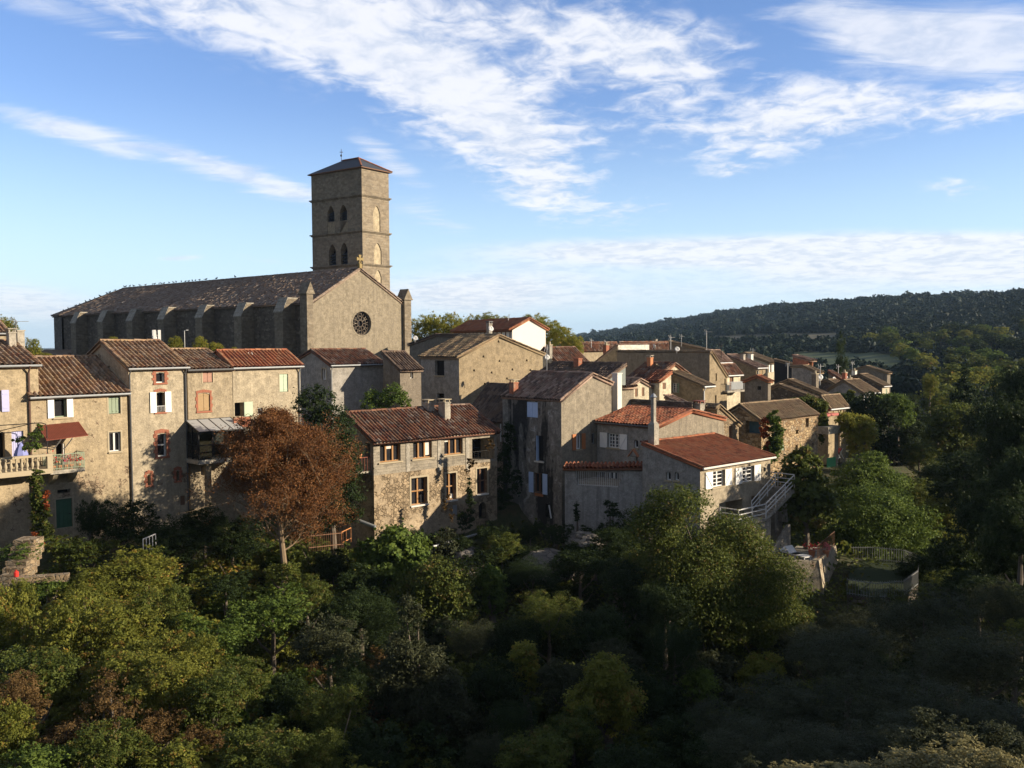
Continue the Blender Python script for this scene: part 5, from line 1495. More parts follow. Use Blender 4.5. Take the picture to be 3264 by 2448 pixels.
HP = house('house', 'ochre house with white barred window under a long sloping roof', 2241, 1230, Y=86, th=42, l=2092, r=2271, roof='S', ap=(2092, 1166), base=-11, wall=P_TAN, roofm=T_LICH, over=.2, gutter=WHITEM, win=[
    W_('L', (2142, 1221, 2160, 1251), k='glass', fc=WHITE, mull=(2, 4), bars=1, osh=SAGE, shw=.3)])
mb = MB(); mb.tube([(0.06, -.28, HP.e - .15), (.06, -.08, HP.e - .5), (.06, -.08, 0)], .06, 7); HP.part(mb, 'downpipe', WHITEM)
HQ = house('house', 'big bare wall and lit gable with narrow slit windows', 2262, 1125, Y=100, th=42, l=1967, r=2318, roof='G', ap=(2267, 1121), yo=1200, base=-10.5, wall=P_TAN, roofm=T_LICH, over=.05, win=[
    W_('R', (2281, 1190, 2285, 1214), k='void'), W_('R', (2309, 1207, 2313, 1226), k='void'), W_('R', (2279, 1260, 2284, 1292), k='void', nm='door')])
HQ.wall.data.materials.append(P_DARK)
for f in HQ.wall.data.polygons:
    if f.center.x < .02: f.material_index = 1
t = thing('garden_wall', 'low dark garden wall topped with moss behind the orange roof', 'wall', (0, 0, 0), 0)
a0 = at(2012, 1272, 77); a1 = at(2206, 1282, 74.5)
mb = MB(); dv = (a1 - a0).normalized(); nv = Vector((-dv.y, dv.x, 0)) * .45
mb.hexa([Vector((a0.x, a0.y, -13)), Vector((a1.x, a1.y, -13)), Vector((a1.x, a1.y, -13)) + nv, Vector((a0.x, a0.y, -13)) + nv], [a0, a1, a1 + nv, a0 + nv]); mb.build('wall', S_DARK, t)
HLR = house('shed', 'low tiled lean-to roof below the barred window', 2180, 1292, Y=79.5, th=42, l=2090, r=2200, roof='S', ap=(2120, 1264), base=-12, wall=P_GREY, roofm=T_PINK)
HM = house('house', 'lit upper storey with white eaves beside the big bare wall', 2284, 1151, Y=107, th=42, r=2326, ap=(2250, 1119), d=9, base=-9, wall=P_TAN, roofm=T_PINK, gutter=WHITEM, win=[W_('R', (2295, 1160, 2299, 1178), k='void')])
HL = house('house', 'cream house with dark red door opening on a railed balcony', 2316, 1189, Y=103, th=42, r=2360, ap=(2296, 1164), d=7, base=-10, wall=P_CREAM, roofm=T_BROWN, gutter=WHITEM, win=[
    W_('R', (2326, 1193, 2338, 1243), k='door', sc=WOODD, n=2)])
s0, z_ = HL.onR(2316, 1246, -1.0); s1, _ = HL.onR(2371, 1246, -1.0)
bal = HL.part(MB().box(s0, s1, -1.1, -.01, z_ - .2, z_), 'balcony', CONC)
mb = MB()
for k in range(16): mb.bar((s0 + (s1 - s0) * k / 15, -1.05, z_), (s0 + (s1 - s0) * k / 15, -1.05, z_ + .95), .03)
mb.bar((s0, -1.05, z_ + .95), (s1, -1.05, z_ + .95), .05); mb.box(s0 + .8, s1 - .2, -1.04, -1.03, z_ + .1, z_ + .9); mb.build('railing', ZINC, bal)
HK = house('house', 'long house with downpipe on its lit end behind the balcony', 2410, 1171, Y=117, th=40, l=2300, r=2440, roof='S', ap=(2318, 1132), base=-9, wall=P_TAN, roofm=T_PINK, gutter=WHITEM, win=[W_('R', (2425, 1180, 2430, 1199), k='shut', sc=TANSH, n=1)])
mb = MB(); mb.tube([(.3, -.3, HK.e), (.3, -.08, HK.e - .5), (.3, -.08, 0)], .07, 7); HK.part(mb, 'downpipe', GREYM)
chimney(HK, 2367, 1128, 1160, 2.5, 10, CONC, None)
HJ = house('house', 'house with white shutters on its lit end and a dark eaves shadow', 2448, 1154, Y=128, th=40, l=2350, r=2477, ap=(2374, 1126), yo=1134, base=-9, wall=P_CREAM, roofm=T_LICH, over=.4, win=[
    W_('R', (2453, 1158, 2458, 1186), k='void', osh=WHITE, shw=.6, nm='opening'), W_('R', (2465, 1157, 2470, 1184), k='void', osh=WHITE, shw=.5)])
chimney(HJ, 2392, 1128, 1160, -1.5, 12, LIME, None)
HJ2 = house('house', 'dark shuttered shed wall beside the brick attic', 2524, 1161, Y=124, th=40, l=2470, r=2531, roof='S', ap=(2468, 1147), base=-9, wall=simple('blackened planks', (.03, .03, .032), .9, .3, 3), roofm=T_LICH)
HI2 = house('house', 'cream walled house with satellite dish below the brick attic', 2605, 1186, Y=115, th=40, l=2526, r=2620, ap=(2560, 1167), yo=1168, base=-9, wall=P_COOL, roofm=T_LICH, gutter=None)
HI = house('attic', 'unrendered red brick attic box with timber posts', 2576, 1147, Y=118.5, th=40, l=2527, r=2592, roof='S', ap=(2527, 1134), base=-5.2, wall=BRICK, roofm=T_PINK, over=.5, win=[W_('R', (2579, 1150, 2590, 1174), k='void', dep=.3, vm=WOODD, jamb=1, fc=WOOD)])
HG = house('tower_house', 'small square tower house with single black window in shaded gable', 2448, 1214, Y=96, th=42, l=2375, r=2457, ap=(2415, 1199), yo=1214, base=-11, wall=P_DARK, roofm=T_RED, over=.25, side=.2, win=[W_('L', (2414, 1231, 2426, 1243), k='void', dep=.4)])
HF1 = house('house', 'long lichened roof and stone side wall stepping down toward the valley', 2625, 1258, Y=104, th=41, l=2452, r=2640, ap=(2514, 1211), yo=1236, base=-11, wall=S_DARK, roofm=T_LICH, over=.15, gutter=None, win=[W_('R', (2629, 1262, 2634, 1276), k='shut', sc=WHITE, n=1)])
HF2 = house('house', 'long low stone barn roof just behind the ivy covered ruin', 2637, 1284, Y=96, th=41, l=2455, r=2646, ap=(2484, 1227), yo=1240, base=-11, wall=S_DARK, roofm=T_LICH, over=.15)
HZ = house('house', 'sunlit ochre house with red balcony strip above a concrete porch', 2641, 1294, Y=90, th=42, r=2697, ap=(2618, 1264), d=9, base=-12.2, wall=P_OCHRE, roofm=T_LICH, gutter=WHITEM, win=[
    W_('R', (2653, 1298, 2658, 1317), k='shut', sc=TANSH, n=1), W_('R', (2686, 1305, 2690, 1325), k='shut', sc=WOODD, n=1)])
s0, z0 = HZ.onR(2637, 1328, -.8); s1, z1 = HZ.onR(2674, 1316, -.8)
HZ.part(MB().box(s0, s1, -.8, -.01, z0, z1), 'balcony', simple('faded red balcony board', (.42, .12, .10), .6, .1, 3))
s0, z0 = HZ.onR(2637, 1385, -1.6); s1, z1 = HZ.onR(2676, 1356, -1.6)
pb = HZ.part(MB().box(s0, s1, -1.7, -.01, z0, z1), 'porch', CONC)
mb = MB(); x2, _ = HZ.onR(2668, 1420, -1.6); mb.box(x2 - .12, x2 + .12, -1.65, -1.4, 0, z0); mb.build('post', CONC, pb)
HZ.part(MB().box(s0 + .1, s0 + .9, -.06, -.01, .2, 2.2), 'door', LIME); HZ.part(MB().box(s0 + .1, x2, -1.55, -1.5, .1, 1.0), 'green_panel', simple('green sheet', (.07, .28, .13), .6, .1, 3))
mb = MB(); s2 = HZ.onR(2674, 1350)[0]; mb.tube([(s2, -.3, HZ.zg), (s2, -.08, HZ.zg - .4), (s2, -.08, 0)], .06, 7); HZ.part(mb, 'downpipe', BROWNP)
HY0 = house('house', 'dark tiled roof with dishes beneath the tall cypress', 2692, 1216, Y=124, th=41, l=2600, r=2704, roof='S', ap=(2640, 1183), base=-9, wall=P_DARK, roofm=T_BROWN)
HYa = house('house', 'ivy blackened house under a long slope of tiles', 2722, 1258, Y=112, th=41, l=2585, r=2745, ap=(2640, 1212), yo=1226, base=-11, wall=S_DARK, roofm=T_LICH)
HY1 = house('house', 'pale house with grey blue shutters at the valley edge', 2752, 1252, Y=108, th=41, l=2640, r=2798, ap=(2690, 1213), base=-11.5, wall=P_COOL, roofm=T_LICH, over=.2, gutter=WHITEM, win=[
    W_('R', (2756, 1254, 2763, 1287), k='shut', sc=BLUESH, n=2), W_('R', (2773, 1264, 2777, 1291), k='shut', sc=ZINC, n=1), W_('R', (2783, 1250, 2793, 1287), k='shut', sc=RUST, n=3)])
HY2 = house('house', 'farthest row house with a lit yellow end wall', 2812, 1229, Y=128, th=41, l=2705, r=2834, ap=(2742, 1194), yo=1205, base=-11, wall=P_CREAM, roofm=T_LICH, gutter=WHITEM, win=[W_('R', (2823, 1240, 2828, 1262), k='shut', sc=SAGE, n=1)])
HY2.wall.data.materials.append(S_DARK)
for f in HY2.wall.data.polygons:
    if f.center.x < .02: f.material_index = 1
HY3 = house('house', 'grey plain gable closing the end of the village', 2828, 1188, Y=142, th=41, l=2704, r=2838, ap=(2762, 1168), yo=1182, base=-10, wall=P_DARK, roofm=T_LICH)
HBW = house('house', 'roof terrace with patched white parapet wall', 1968, 1103, Y=112, th=40, l=1893, r=2068, ap=(1964, 1101), yo=1158, base=-9, wall=P_TAN, roofm=T_PINK, over=.02, side=.02)
pw = HBW.part(MB().box(.1, HBW.w, -.06, -.004, HBW.e - 1.1, HBW.e + .12), 'parapet', plaster('patched white facing', (.72, .68, .58), dirt=(.35, .33, .3), dirty=.4, streak=.1, pale=0))
HD1 = house('house', 'distant brown roof beside the plane trees', 1850, 1112, Y=140, th=40, r=1972, ap=(1842, 1093), d=11, base=-8, wall=P_GREY, roofm=T_BROWN)
HD2 = house('house', 'distant long ridge of weathered tiles under the wooded hill', 1985, 1119, Y=131, th=36, r=2140, ap=(1975, 1092), d=11, base=-8, wall=P_GREY, roofm=T_BROWN)
HD3 = house('house', 'sloping lichened roof with aerials behind the bare wall', 2288, 1124, Y=117, th=40, l=2120, r=2300, roof='S', ap=(2133, 1090), base=-9, wall=P_DARK, roofm=T_LICH)
chimney(HD2, 2089, 1080, 1105, 3.0, 8, CONC, None)

# ------------------------------------------------------------------ aerials, dishes, lamps
def aerial(px, py0, py1, Y, wpx, label, m=GREYM, kind='yagi', rz=0.5):
    b = at(px, py1, Y); tp = at(px, py0, Y); L = tp.z - b.z; w = wpx / FPX * Y
    mb = MB()
    mb.tube([(0, 0, -.5), (0, 0, L)], .025 + .0001 * Y, 5)
    if kind == 'yagi':
        mb.bar((-.1 * w, 0, L - .1), (w * .9, 0, L - .1), .035)
        for k in range(7): mb.bar((w * (.05 + .13 * k), -.22, L - .1), (w * (.05 + .13 * k), .22, L - .1), .02)
        for s in (-1, 1): mb.bar((-.1 * w, -.2, L - .1), (-.1 * w - .12, -.2, L - .1 + .3 * s), .03); mb.bar((-.1 * w, .2, L - .1), (-.1 * w - .12, .2, L - .1 + .3 * s), .03)
    elif kind == 'cell':
        for k, a in enumerate((0, 2.1, 4.2)):
            x, y = .25 * math.cos(a), .25 * math.sin(a); mb.box(x - .1, x + .1, y - .1, y + .1, L - .65, L + .1); mb.bar((0, 0, L - .3), (x, y, L - .3), .05)
        mb.tube([(0, 0, -.5), (0, 0, L - .4)], .09, 7)
    elif kind == 'lamp':
        mb.bar((0, 0, L - .02), (w, 0, L + .05), .06); mb.box(w * .6, w * 1.5, -.08, .08, L, L + .09)
    o = mb.build({'yagi': 'aerial', 'cell': 'antenna_mast', 'lamp': 'street_lamp'}[kind], m)
    o.location = b; o.rotation_euler = (0, 0, rz)
    return tag(o, label, {'yagi': 'aerial', 'cell': 'antenna', 'lamp': 'street lamp'}[kind])
aerial(52, 1020, 1056, 66, 42, 'long television aerial above the twin grey chimneys', rz=.1)
aerial(497, 1056, 1086, 70, 12, 'white antenna mast behind the tall narrow house', WHITEM, 'cell')
aerial(589, 1054, 1112, 84, 8, 'thin lamp post against the dark church buttresses', GREYM, 'lamp')
aerial(803, 1131, 1168, 68, 12, 'short aerial standing on the new red roof', rz=.9)
aerial(1620, 1006, 1022, 109, 14, 'aerial above the ridge of the tall white house', rz=2.8)
aerial(1743, 1105, 1205, 79, 2, 'thin bare mast rising from the blackened roof', kind='yagi')
aerial(1885, 1083, 1098, 140, 9, 'little aerial on the distant brown roof', WHITEM)
aerial(1931, 1088, 1106, 128, 14, 'white aerial on the far tiled roofs', WHITEM, rz=.2)
aerial(2138, 1073, 1102, 119, 16, 'bright triple comb aerial below the hill', WHITEM, rz=.4)
aerial(2172, 1070, 1092, 120, 10, 'small grey aerial right of the comb aerial', rz=.4)
aerial(2252, 1055, 1122, 106, 20, 'tallest aerial standing on the bare gable', rz=.2)
aerial(2299, 1098, 1130, 108, 3, 'dark stove pipe with cowl on the lit roof', BLACKM)
aerial(2398, 1114, 1128, 127, 15, 'aerial on the ridge left of the brick attic', rz=.7)
aerial(2511, 1157, 1196, 112, 10, 'white aerial on a mast in front of the dark shed wall', WHITEM, rz=1.2)
aerial(2614, 1165, 1215, 113, 14, 'aerial on the cream walled house below the brick attic', WHITEM, rz=.4)
aerial(2672, 1166, 1185, 126, 8, 'aerial left of the tall cypress', WHITEM, rz=.3)
aerial(2717, 1154, 1180, 135, 8, 'aerial right of the tall cypress', WHITEM, rz=2)
def dish(px, py, Y, rpx, label, az=-.8):
    c = at(px, py, Y); r = rpx / FPX * Y
    mb = MB()
    prof = [(r * f, r * .22 * f * f) for f in (0.02, .35, .6, .8, 1.0)]
    mb.lathe(prof + [(r * 1.0, r * .22 + .02), (r * .6, r * .08 + .03), (.02, .03)], n=16)
    mb.tube([(0, -r * .9, .2 * r), (0, -r * .2, r * .75)], .015, 5); mb.ball((0, -r * .15, r * .78), .05)
    mb.tube([(0, 0, -.01), (0, r * .3, -.2), (0, r * 1.4, -.25)], .03, 6)
    M = Matrix.Translation(c) @ Matrix.Rotation(az, 4, 'Z') @ Matrix.Rotation(R_(68), 4, 'X') @ Matrix.Rotation(math.pi, 4, 'Z')
    mb.v = [tuple(Matrix.Rotation(math.pi, 4, 'Z') @ Vector(p)) for p in mb.v]
    o = mb.build('satellite_dish', DISHM); o.matrix_world = Matrix.Translation(c) @ Matrix.Rotation(az, 4, 'Z') @ Matrix.Rotation(R_(70), 4, 'X')
    o.data.shade_smooth()
    return tag(o, label, 'satellite dish')
dish(1323, 1078, 96, 8, 'satellite dish at the right foot of the church facade', .2)
dish(1564, 1048, 85, 9, 'satellite dish beside the chimney on the pitted gable house', .5)
dish(1743, 1139, 83, 9, 'satellite dish at the right eave of the pitted gable', .3)
dish(2158, 1113, 100.5, 8, 'satellite dish on the bare wall top with a cable below', .1)
dish(2084, 1106, 116, 9, 'grey dish seen edge on beside the patched parapet', 1.8)
dish(2614, 1202, 113, 9, 'large dish on the cream walled house', .2)
dish(2658, 1207, 118, 6, 'round dish on the dark tiled roof under the cypress', .4)
dish(2697, 1202, 116, 5, 'lower of two dishes by the brick stub right of the cypress', .2)
dish(2696, 1190, 120, 5, 'upper of two dishes by the brick stub right of the cypress', .3)
for (px, y0, y1, Y, wp, m, lab) in ((2692, 1186, 1222, 116, 12, BRICKQ, 'brick chimney stub between the dishes'), (2709, 1203, 1226, 113, 9, CONC, 'short grey chimney right of the dishes'), (2723, 1180, 1200, 137, 12, LIME, 'white topped chimney before the grey end gable'),
                                 (2598, 1190, 1224, 108, 16, P_DARK, 'dark square chimney beside the large dish'), (1932, 1098, 1120, 124, 14, BRICKQ, 'red chimney among the far tiled roofs'), (1752, 1098, 1118, 96, 12, CONC, 'pale chimney above the small shaded gable')):
    b = at(px, y1, Y); tp = at(px, y0, Y); w = wp / FPX * Y / 2
    t = thing('chimney', lab, 'chimney', b, R_(42)); h = tp.z - b.z
    mb = MB(); mb.box(-w, w, -w, w, -.8, h - .1); mb.build('stack', m, t)
    mb = MB(); mb.box(-w - .05, w + .05, -w - .05, w + .05, h - .095, h); mb.lathe([(w * .6, 0), (w * .5, .3)], (0, 0, h), 8); mb.build('cap', SILL, t)

# ------------------------------------------------------------------ small things in the gardens
def bars(name, label, cat, p, q, h, n, m, top=True, thick=.035, split=False):
    p, q = Vector(p), Vector(q)
    mb = MB()
    for k in range(n):
        c = p + (q - p) * k / (n - 1); mb.bar(c - Vector((0, 0, .15)), c + Vector((0, 0, h)), thick)
    for f in (.12, 1.0 if top else .85):
        mb.bar(p + Vector((0, 0, h * f)), q + Vector((0, 0, h * f)), thick * 1.4)
    o = mb.build(name, m); return tag(o, label, cat)
p, q = at(457, 1766, 52), at(497, 1748, 53.2); bars('barrier', 'white metal barrier among the bushes below the left houses', 'barrier', p, q, .85, 5, WHITEM)
p, q = at(985, 1752, 57), at(1094, 1740, 59); bars('picket_fence', 'rusty picket fence right of the bare brown tree', 'fence', p, q, 1.0, 17, WOODD, False, .03)
p, q = at(1089, 1735, 56), at(1119, 1720, 57); bars('gate', 'rust coloured tubular gate below the stone house', 'gate', p, q, .75, 3, simple('rust orange tube', (.45, .19, .07), .6, .2, 4))
mb = MB(); mb.tube([at(1135, 1657, 61.5), at(1196, 1680, 61)], .13, 10); tag(mb.build('drain_pipe', ZINC), 'thick grey drain pipe leaving the rubble house corner', 'pipe')
mb = MB(); mb.tube([at(1380, 1742, 60), at(1525, 1702, 63.5)], .085, 8); tag(mb.build('water_pipe', GREYM), 'long pale pipe across the dark rock below the house', 'pipe')
mb = MB(); mb.tube([at(1750, 1610, 66), at(1757, 1652, 66)], .05, 7); tag(mb.build('waste_pipe', WHITEM), 'short white upright pipe by the base door', 'pipe')
# paved patio with loungers, retaining wall and railings beyond the staircase
def patio():
    c = at(2560, 1770, 64)
    zp = c.z
    A, B, Cc, D = at(2470, 1790, 61.5), at(2605, 1782, 61.5), at(2660, 1700, 66), at(2540, 1690, 67)
    t = thing('patio', 'raised stone patio on a retaining wall beside the staircase', 'patio', (0, 0, 0))
    top = [Vector((p.x, p.y, zp)) for p in (A, B, Cc, D)]; low = [Vector((p.x, p.y, zp - .3)) for p in (A, B, Cc, D)]
    MB().hexa(low, top).build('paving', CONC, t)
    wA, wB = top[1] + Vector((0, -.02, 0)), top[2]
    mb = MB()
    d = (wB - wA).normalized(); nrm = Vector((d.y, -d.x, 0))
    mb.hexa([wA + nrm * .9 - Vector((0, 0, 5)), wB + nrm * .9 - Vector((0, 0, 5)), wB - nrm * .4 - Vector((0, 0, 5)), wA - nrm * .4 - Vector((0, 0, 5))],
            [wA + nrm * .1 + Vector((0, 0, .25)), wB + nrm * .1 + Vector((0, 0, .25)), wB - nrm * .4 + Vector((0, 0, .25)), wA - nrm * .4 + Vector((0, 0, .25))])
    a2, b2 = top[0], top[1]
    mb.hexa([a2 + Vector((0, -.1, -5)), b2 + Vector((.3, -.5, -5)), b2 + Vector((.2, .3, -5)), a2 + Vector((0, .4, -5))], [a2 + Vector((0, -.05, .2)), b2 + Vector((0.05, -.05, .2)), b2 + Vector((0, .3, .2)), a2 + Vector((0, .4, .2))])
    mb.build('retaining_wall', P_PALE, t)
    bars('trellis', 'rusty trellis fence on top of the sunlit retaining wall', 'fence', wA + Vector((0, 0, .25)), wB + Vector((0, 0, .25)), 1.0, 22, WOODD, True, .02)
    for k, (px, py, lab) in enumerate(((2527, 1752, 'white sun lounger nearer the staircase foot'), (2556, 1764, 'white sun lounger nearer the retaining wall'))):
        p = at(px, py, 63.4 - k * .7); tl = thing('sun_lounger', lab, 'sun lounger', (p.x, p.y, zp), .5)
        MB().box(-.35, .35, -.6, .75, .28, .34).build('seat', WHITE, tl); MB().hexa([(-.35, .76, .3), (.35, .76, .3), (.35, .8, .26), (-.35, .8, .26)], [(-.35, 1.25, .75), (.35, 1.25, .75), (.35, 1.29, .71), (-.35, 1.29, .71)]).build('backrest', WHITE, tl)
        for sx_ in (-.3, .3):
            for sy_ in (-.5, .65): MB().box(sx_ - .03, sx_ + .03, sy_ - .03, sy_ + .03, 0, .275).build('leg', WHITE, tl)
    for k, (px, py) in enumerate(((2588, 1724), (2633, 1750))):
        p = at(px, py, 63.5); p.z = zp
        tg = thing('geranium_pot', ['red geraniums in a pot on the patio wall', 'pink geraniums in a pot by the rusty trellis'][k], 'potted plant', p)
        MB().lathe([(.16, 0), (.24, .4), (.26, .4), (.25, .44)], n=10).build('pot', TERRA, tg)
        tg['_leaf'] = 1
        mb = MB(); rnd = random.Random(k)
        for _ in range(60):
            c_ = Vector((rnd.gauss(0, .22), rnd.gauss(0, .22), .75 + rnd.gauss(0, .16))); a_ = Vector((rnd.gauss(0, 1), rnd.gauss(0, 1), rnd.gauss(0, 1))).normalized() * .08; b_ = a_.orthogonal().normalized() * .07
            mb.add([c_ - a_, c_ + b_, c_ + a_, c_ - b_], [(0, 1, 2, 3)])
        mb.build('flowers', simple('geranium red', (.6, .04, .03), .6, .2, 5) if k == 0 else simple('geranium pink', (.6, .14, .12), .6, .2, 5), tg)
        del tg['_leaf']
patio()
# long iron railing of the lower garden
p0 = [at(2700, 1896, 58), at(2790, 1908, 57), at(2880, 1908, 57.5), at(2925, 1890, 60), at(2930, 1855, 64), at(2880, 1835, 66), at(2780, 1828, 67), at(2712, 1832, 67)]
zr = p0[1].z
t = thing('iron_railing', 'curved dark iron railing around the lower garden', 'railing', (0, 0, 0))
mb = MB(); pts = [Vector((p.x, p.y, zr)) for p in p0]
for a, b in zip(pts[:-1], pts[1:]):
    n = max(2, int((b - a).length / .16))
    for k in range(n):
        c = a + (b - a) * k / n; mb.bar(c, c + Vector((0, 0, 1.05)), .025)
    for h in (.1, .95): mb.bar(a + Vector((0, 0, h)), b + Vector((0, 0, h)), .035)
mb.build('bars', GREYM, t)
mb = MB(); mb.add(pts + [p - Vector((0, 0, 3.5)) for p in pts], [(i, i + 1, len(pts) + i + 1, len(pts) + i) for i in range(len(pts) - 1)] + []); mb.build('wall', S_DARK, t); MB_ = MB(); MB_.add([p + Vector((0, 0, .01)) for p in pts], [tuple(range(len(pts)))]); MB_.build('darkened_floor', simple('shaded lawn', (.03, .042, .014), .9, .4, 3), t)  # floor coloured near-black green to stand in for the shade lying there
# steps, cans and pots in the left corner garden
mb = MB()
for k in range(6):
    a = at(40 + 8 * k, 1820 - 22 * k, 47 + .5 * k); mb.box(a.x - .5, a.x + .6, a.y - .3, a.y + .8, a.z - 1.0, a.z - .15)
tag(mb.build('garden_steps', S_RUB), 'rough stone garden steps at the left edge', 'steps')
a = at(52, 1838, 45.5)
MB_ = MB().lathe([(.16, 0), (.18, .05), (.18, .34), (.12, .42), (.05, .43), (.05, .5)], n=10); MB_.bar((-.1, 0, .5), (.1, 0, .5), .03); o = MB_.build('watering_can', RED); o.location = a; o.scale = (.65, .65, .65)
tag(o, 'red canister on the ledge under the garden steps', 'canister')
mb = MB(); mb.box(-.2, 2.4, -.25, .25, -.35, -.01); o = mb.build('stone_ledge', S_RUB); o.location = a; o.rotation_euler = (0, 0, .25); tag(o, 'narrow stone ledge holding the red canister', 'ledge')
RPET = simple('red petals', (.36, .04, .03), .6, .2, 5)
b = bal2[3]; rnd = random.Random(2)                          # flower pots along the balcony
for k, f in enumerate((.12, .3, .48, .62, .86)):
    s = bal2[0] + (bal2[1] - bal2[0]) * f
    c = b.root.matrix_basis @ Vector((s, -1.05, bal2[2]))
    tg = thing('flower_pot', ['pot of red flowers at the left end of the balcony', 'pot of dry stems left of the balcony door', 'tall red flowers in front of the balcony door', 'pot of red blooms right of the balcony door', 'small red pot at the right end of the balcony'][k], 'flower pot', c)
    MB().lathe([(.1, 0), (.15, .24), (.17, .24), (.16, .28)], n=9).build('pot', TERRA, tg)
    mb = MB()
    for _ in range(50):
        c_ = Vector((rnd.gauss(0, .12), rnd.gauss(0, .12), .45 + abs(rnd.gauss(0, .2)))); a_ = Vector((rnd.gauss(0, 1), rnd.gauss(0, 1), rnd.gauss(0, 1))).normalized() * .07; b_ = a_.orthogonal().normalized() * .05
        mb.add([c_ - a_, c_ + b_, c_ + a_, c_ - b_], [(0, 1, 2, 3)])
    mb.build('flowers', [RPET, TANSH, simple('rose petals', (.4, .06, .09), .6, .2, 5), RPET, RPET][k], tg)
# folding deck chair beside the porch
a = at(2680, 1462, 88.5); tg = thing('deck_chair', 'folded red and white deck chair leaning by the porch post', 'deck chair', a, .4)
mb = MB(); mb.bar((-.3, 0, 0), (.25, 0, 1.0), .05); mb.bar((-.3, .5, 0), (.25, .5, 1.0), .05); mb.bar((.35, 0, 0), (-.1, 0, .7), .05); mb.bar((.35, .5, 0), (-.1, .5, .7), .05); mb.build('frame', WHITE, tg)
MB().hexa([(-.28, .03, .5), (.2, .03, .95), (.2, .47, .95), (-.28, .47, .5)], [(-.3, .03, .53), (.18, .03, .98), (.18, .47, .98), (-.3, .47, .53)]).build('seat', simple('faded red canvas', (.5, .1, .08), .8, .1, 3), tg)

# ------------------------------------------------------------------ foliage
L_DARK = leafmat('dark evergreen leaves', (.012, .024, .008), (.045, .065, .018))
L_GREEN = leafmat('green leaves', (.028, .060, .012), (.155, .205, .038))
L_MID = leafmat('mid green leaves', (.022, .042, .010), (.160, .180, .034), (.14, .10, .03))
L_YEL = leafmat('yellow green leaves', (.055, .078, .014), (.27, .265, .046), (.28, .16, .04), .35)
L_LIME = leafmat('bright autumn leaves', (.09, .10, .02), (.22, .21, .04))
L_OLIVE = leafmat('grey olive leaves', (.028, .036, .017), (.080, .085, .040))
L_SILV = leafmat('silvery olive leaves', (.13, .125, .05), (.34, .29, .13))
L_BROWN = leafmat('dry brown leaves', (.07, .045, .018), (.18, .11, .04))
L_RUST = leafmat('rust brown leaves', (.070, .030, .012), (.225, .095, .032), (.25, .13, .05), .15)
L_RED = leafmat('red creeper leaves', (.14, .03, .012), (.34, .09, .03))
L_PLANE = leafmat('plane tree leaves', (.11, .13, .02), (.36, .34, .06), (.34, .2, .05), .42)
L_FAR = leafmat('forest leaves', (.003, .010, .006), (.013, .026, .012), None, .05)

def leaf_mesh(name, pts, nrm, size, rng, tint, mat, asp=.55, fold=None):
    n = len(pts)
    a = rng.normal(0, 1, (n, 3)); a -= nrm * (a * nrm).sum(1)[:, None]; a /= np.linalg.norm(a, axis=1)[:, None] + 1e-9
    b = np.cross(nrm, a)
    L = (size * rng.uniform(.6, 1.3, n))[:, None] if np.isscalar(size) else (size * rng.uniform(.6, 1.3, n))[:, None]
    v = np.empty((n, 4, 3)); v[:, 0] = pts - a * L / 2; v[:, 1] = pts + b * L * asp / 2 - a * L * .08; v[:, 2] = pts + a * L / 2; v[:, 3] = pts - b * L * asp / 2 - a * L * .08
    me = bpy.data.meshes.new(name)
    me.vertices.add(4 * n); me.vertices.foreach_set('co', v.reshape(-1))
    me.loops.add(4 * n); me.loops.foreach_set('vertex_index', np.arange(4 * n, dtype=np.int32))
    me.polygons.add(n); me.polygons.foreach_set('loop_start', np.arange(0, 4 * n, 4, dtype=np.int32)); me.polygons.foreach_set('loop_total', np.full(n, 4, np.int32))
    at_ = me.attributes.new('tint', 'FLOAT', 'FACE'); at_.data.foreach_set('value', np.clip(tint, 0, 1).astype(np.float32))
    me.materials.append(mat); me.update()
    return me

def crown_pts(rng, lobes, n, cl=.125, flat=.6, inner=.16, upb=.35, perclump=55):
    """leaf positions gathered in sprays on the skin of several lobes"""
    lob = np.array(lobes, float)
    wgt = (lob[:, 3] * lob[:, 4] + lob[:, 4] * lob[:, 5] + lob[:, 3] * lob[:, 5]); wgt /= wgt.sum()
    nc = max(8, n // perclump)
    li = rng.choice(len(lob), nc, p=wgt)
    d = rng.normal(0, 1, (nc, 3)); d[:, 2] += upb; d /= np.linalg.norm(d, axis=1)[:, None]
    rad = lob[li, 3:6]
    c = lob[li, :3] + d * rad * rng.uniform(.72, 1.06, nc)[:, None]
    ct = rng.uniform(0, 1, nc)
    cs = cl * rad.mean(1) * rng.uniform(.5, 1.5, nc)
    k = rng.integers(0, nc, n)
    off = rng.normal(0, 1, (n, 3)); off[:, 2] *= flat
    p = c[k] + off * cs[k][:, None]
    nr = d[k] * .55 + np.array([0, 0, .45]) + rng.normal(0, .55, (n, 3))
    nr /= np.linalg.norm(nr, axis=1)[:, None]
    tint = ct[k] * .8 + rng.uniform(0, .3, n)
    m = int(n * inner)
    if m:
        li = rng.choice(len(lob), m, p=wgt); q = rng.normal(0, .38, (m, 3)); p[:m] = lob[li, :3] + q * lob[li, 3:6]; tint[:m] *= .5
    return p, nr, tint

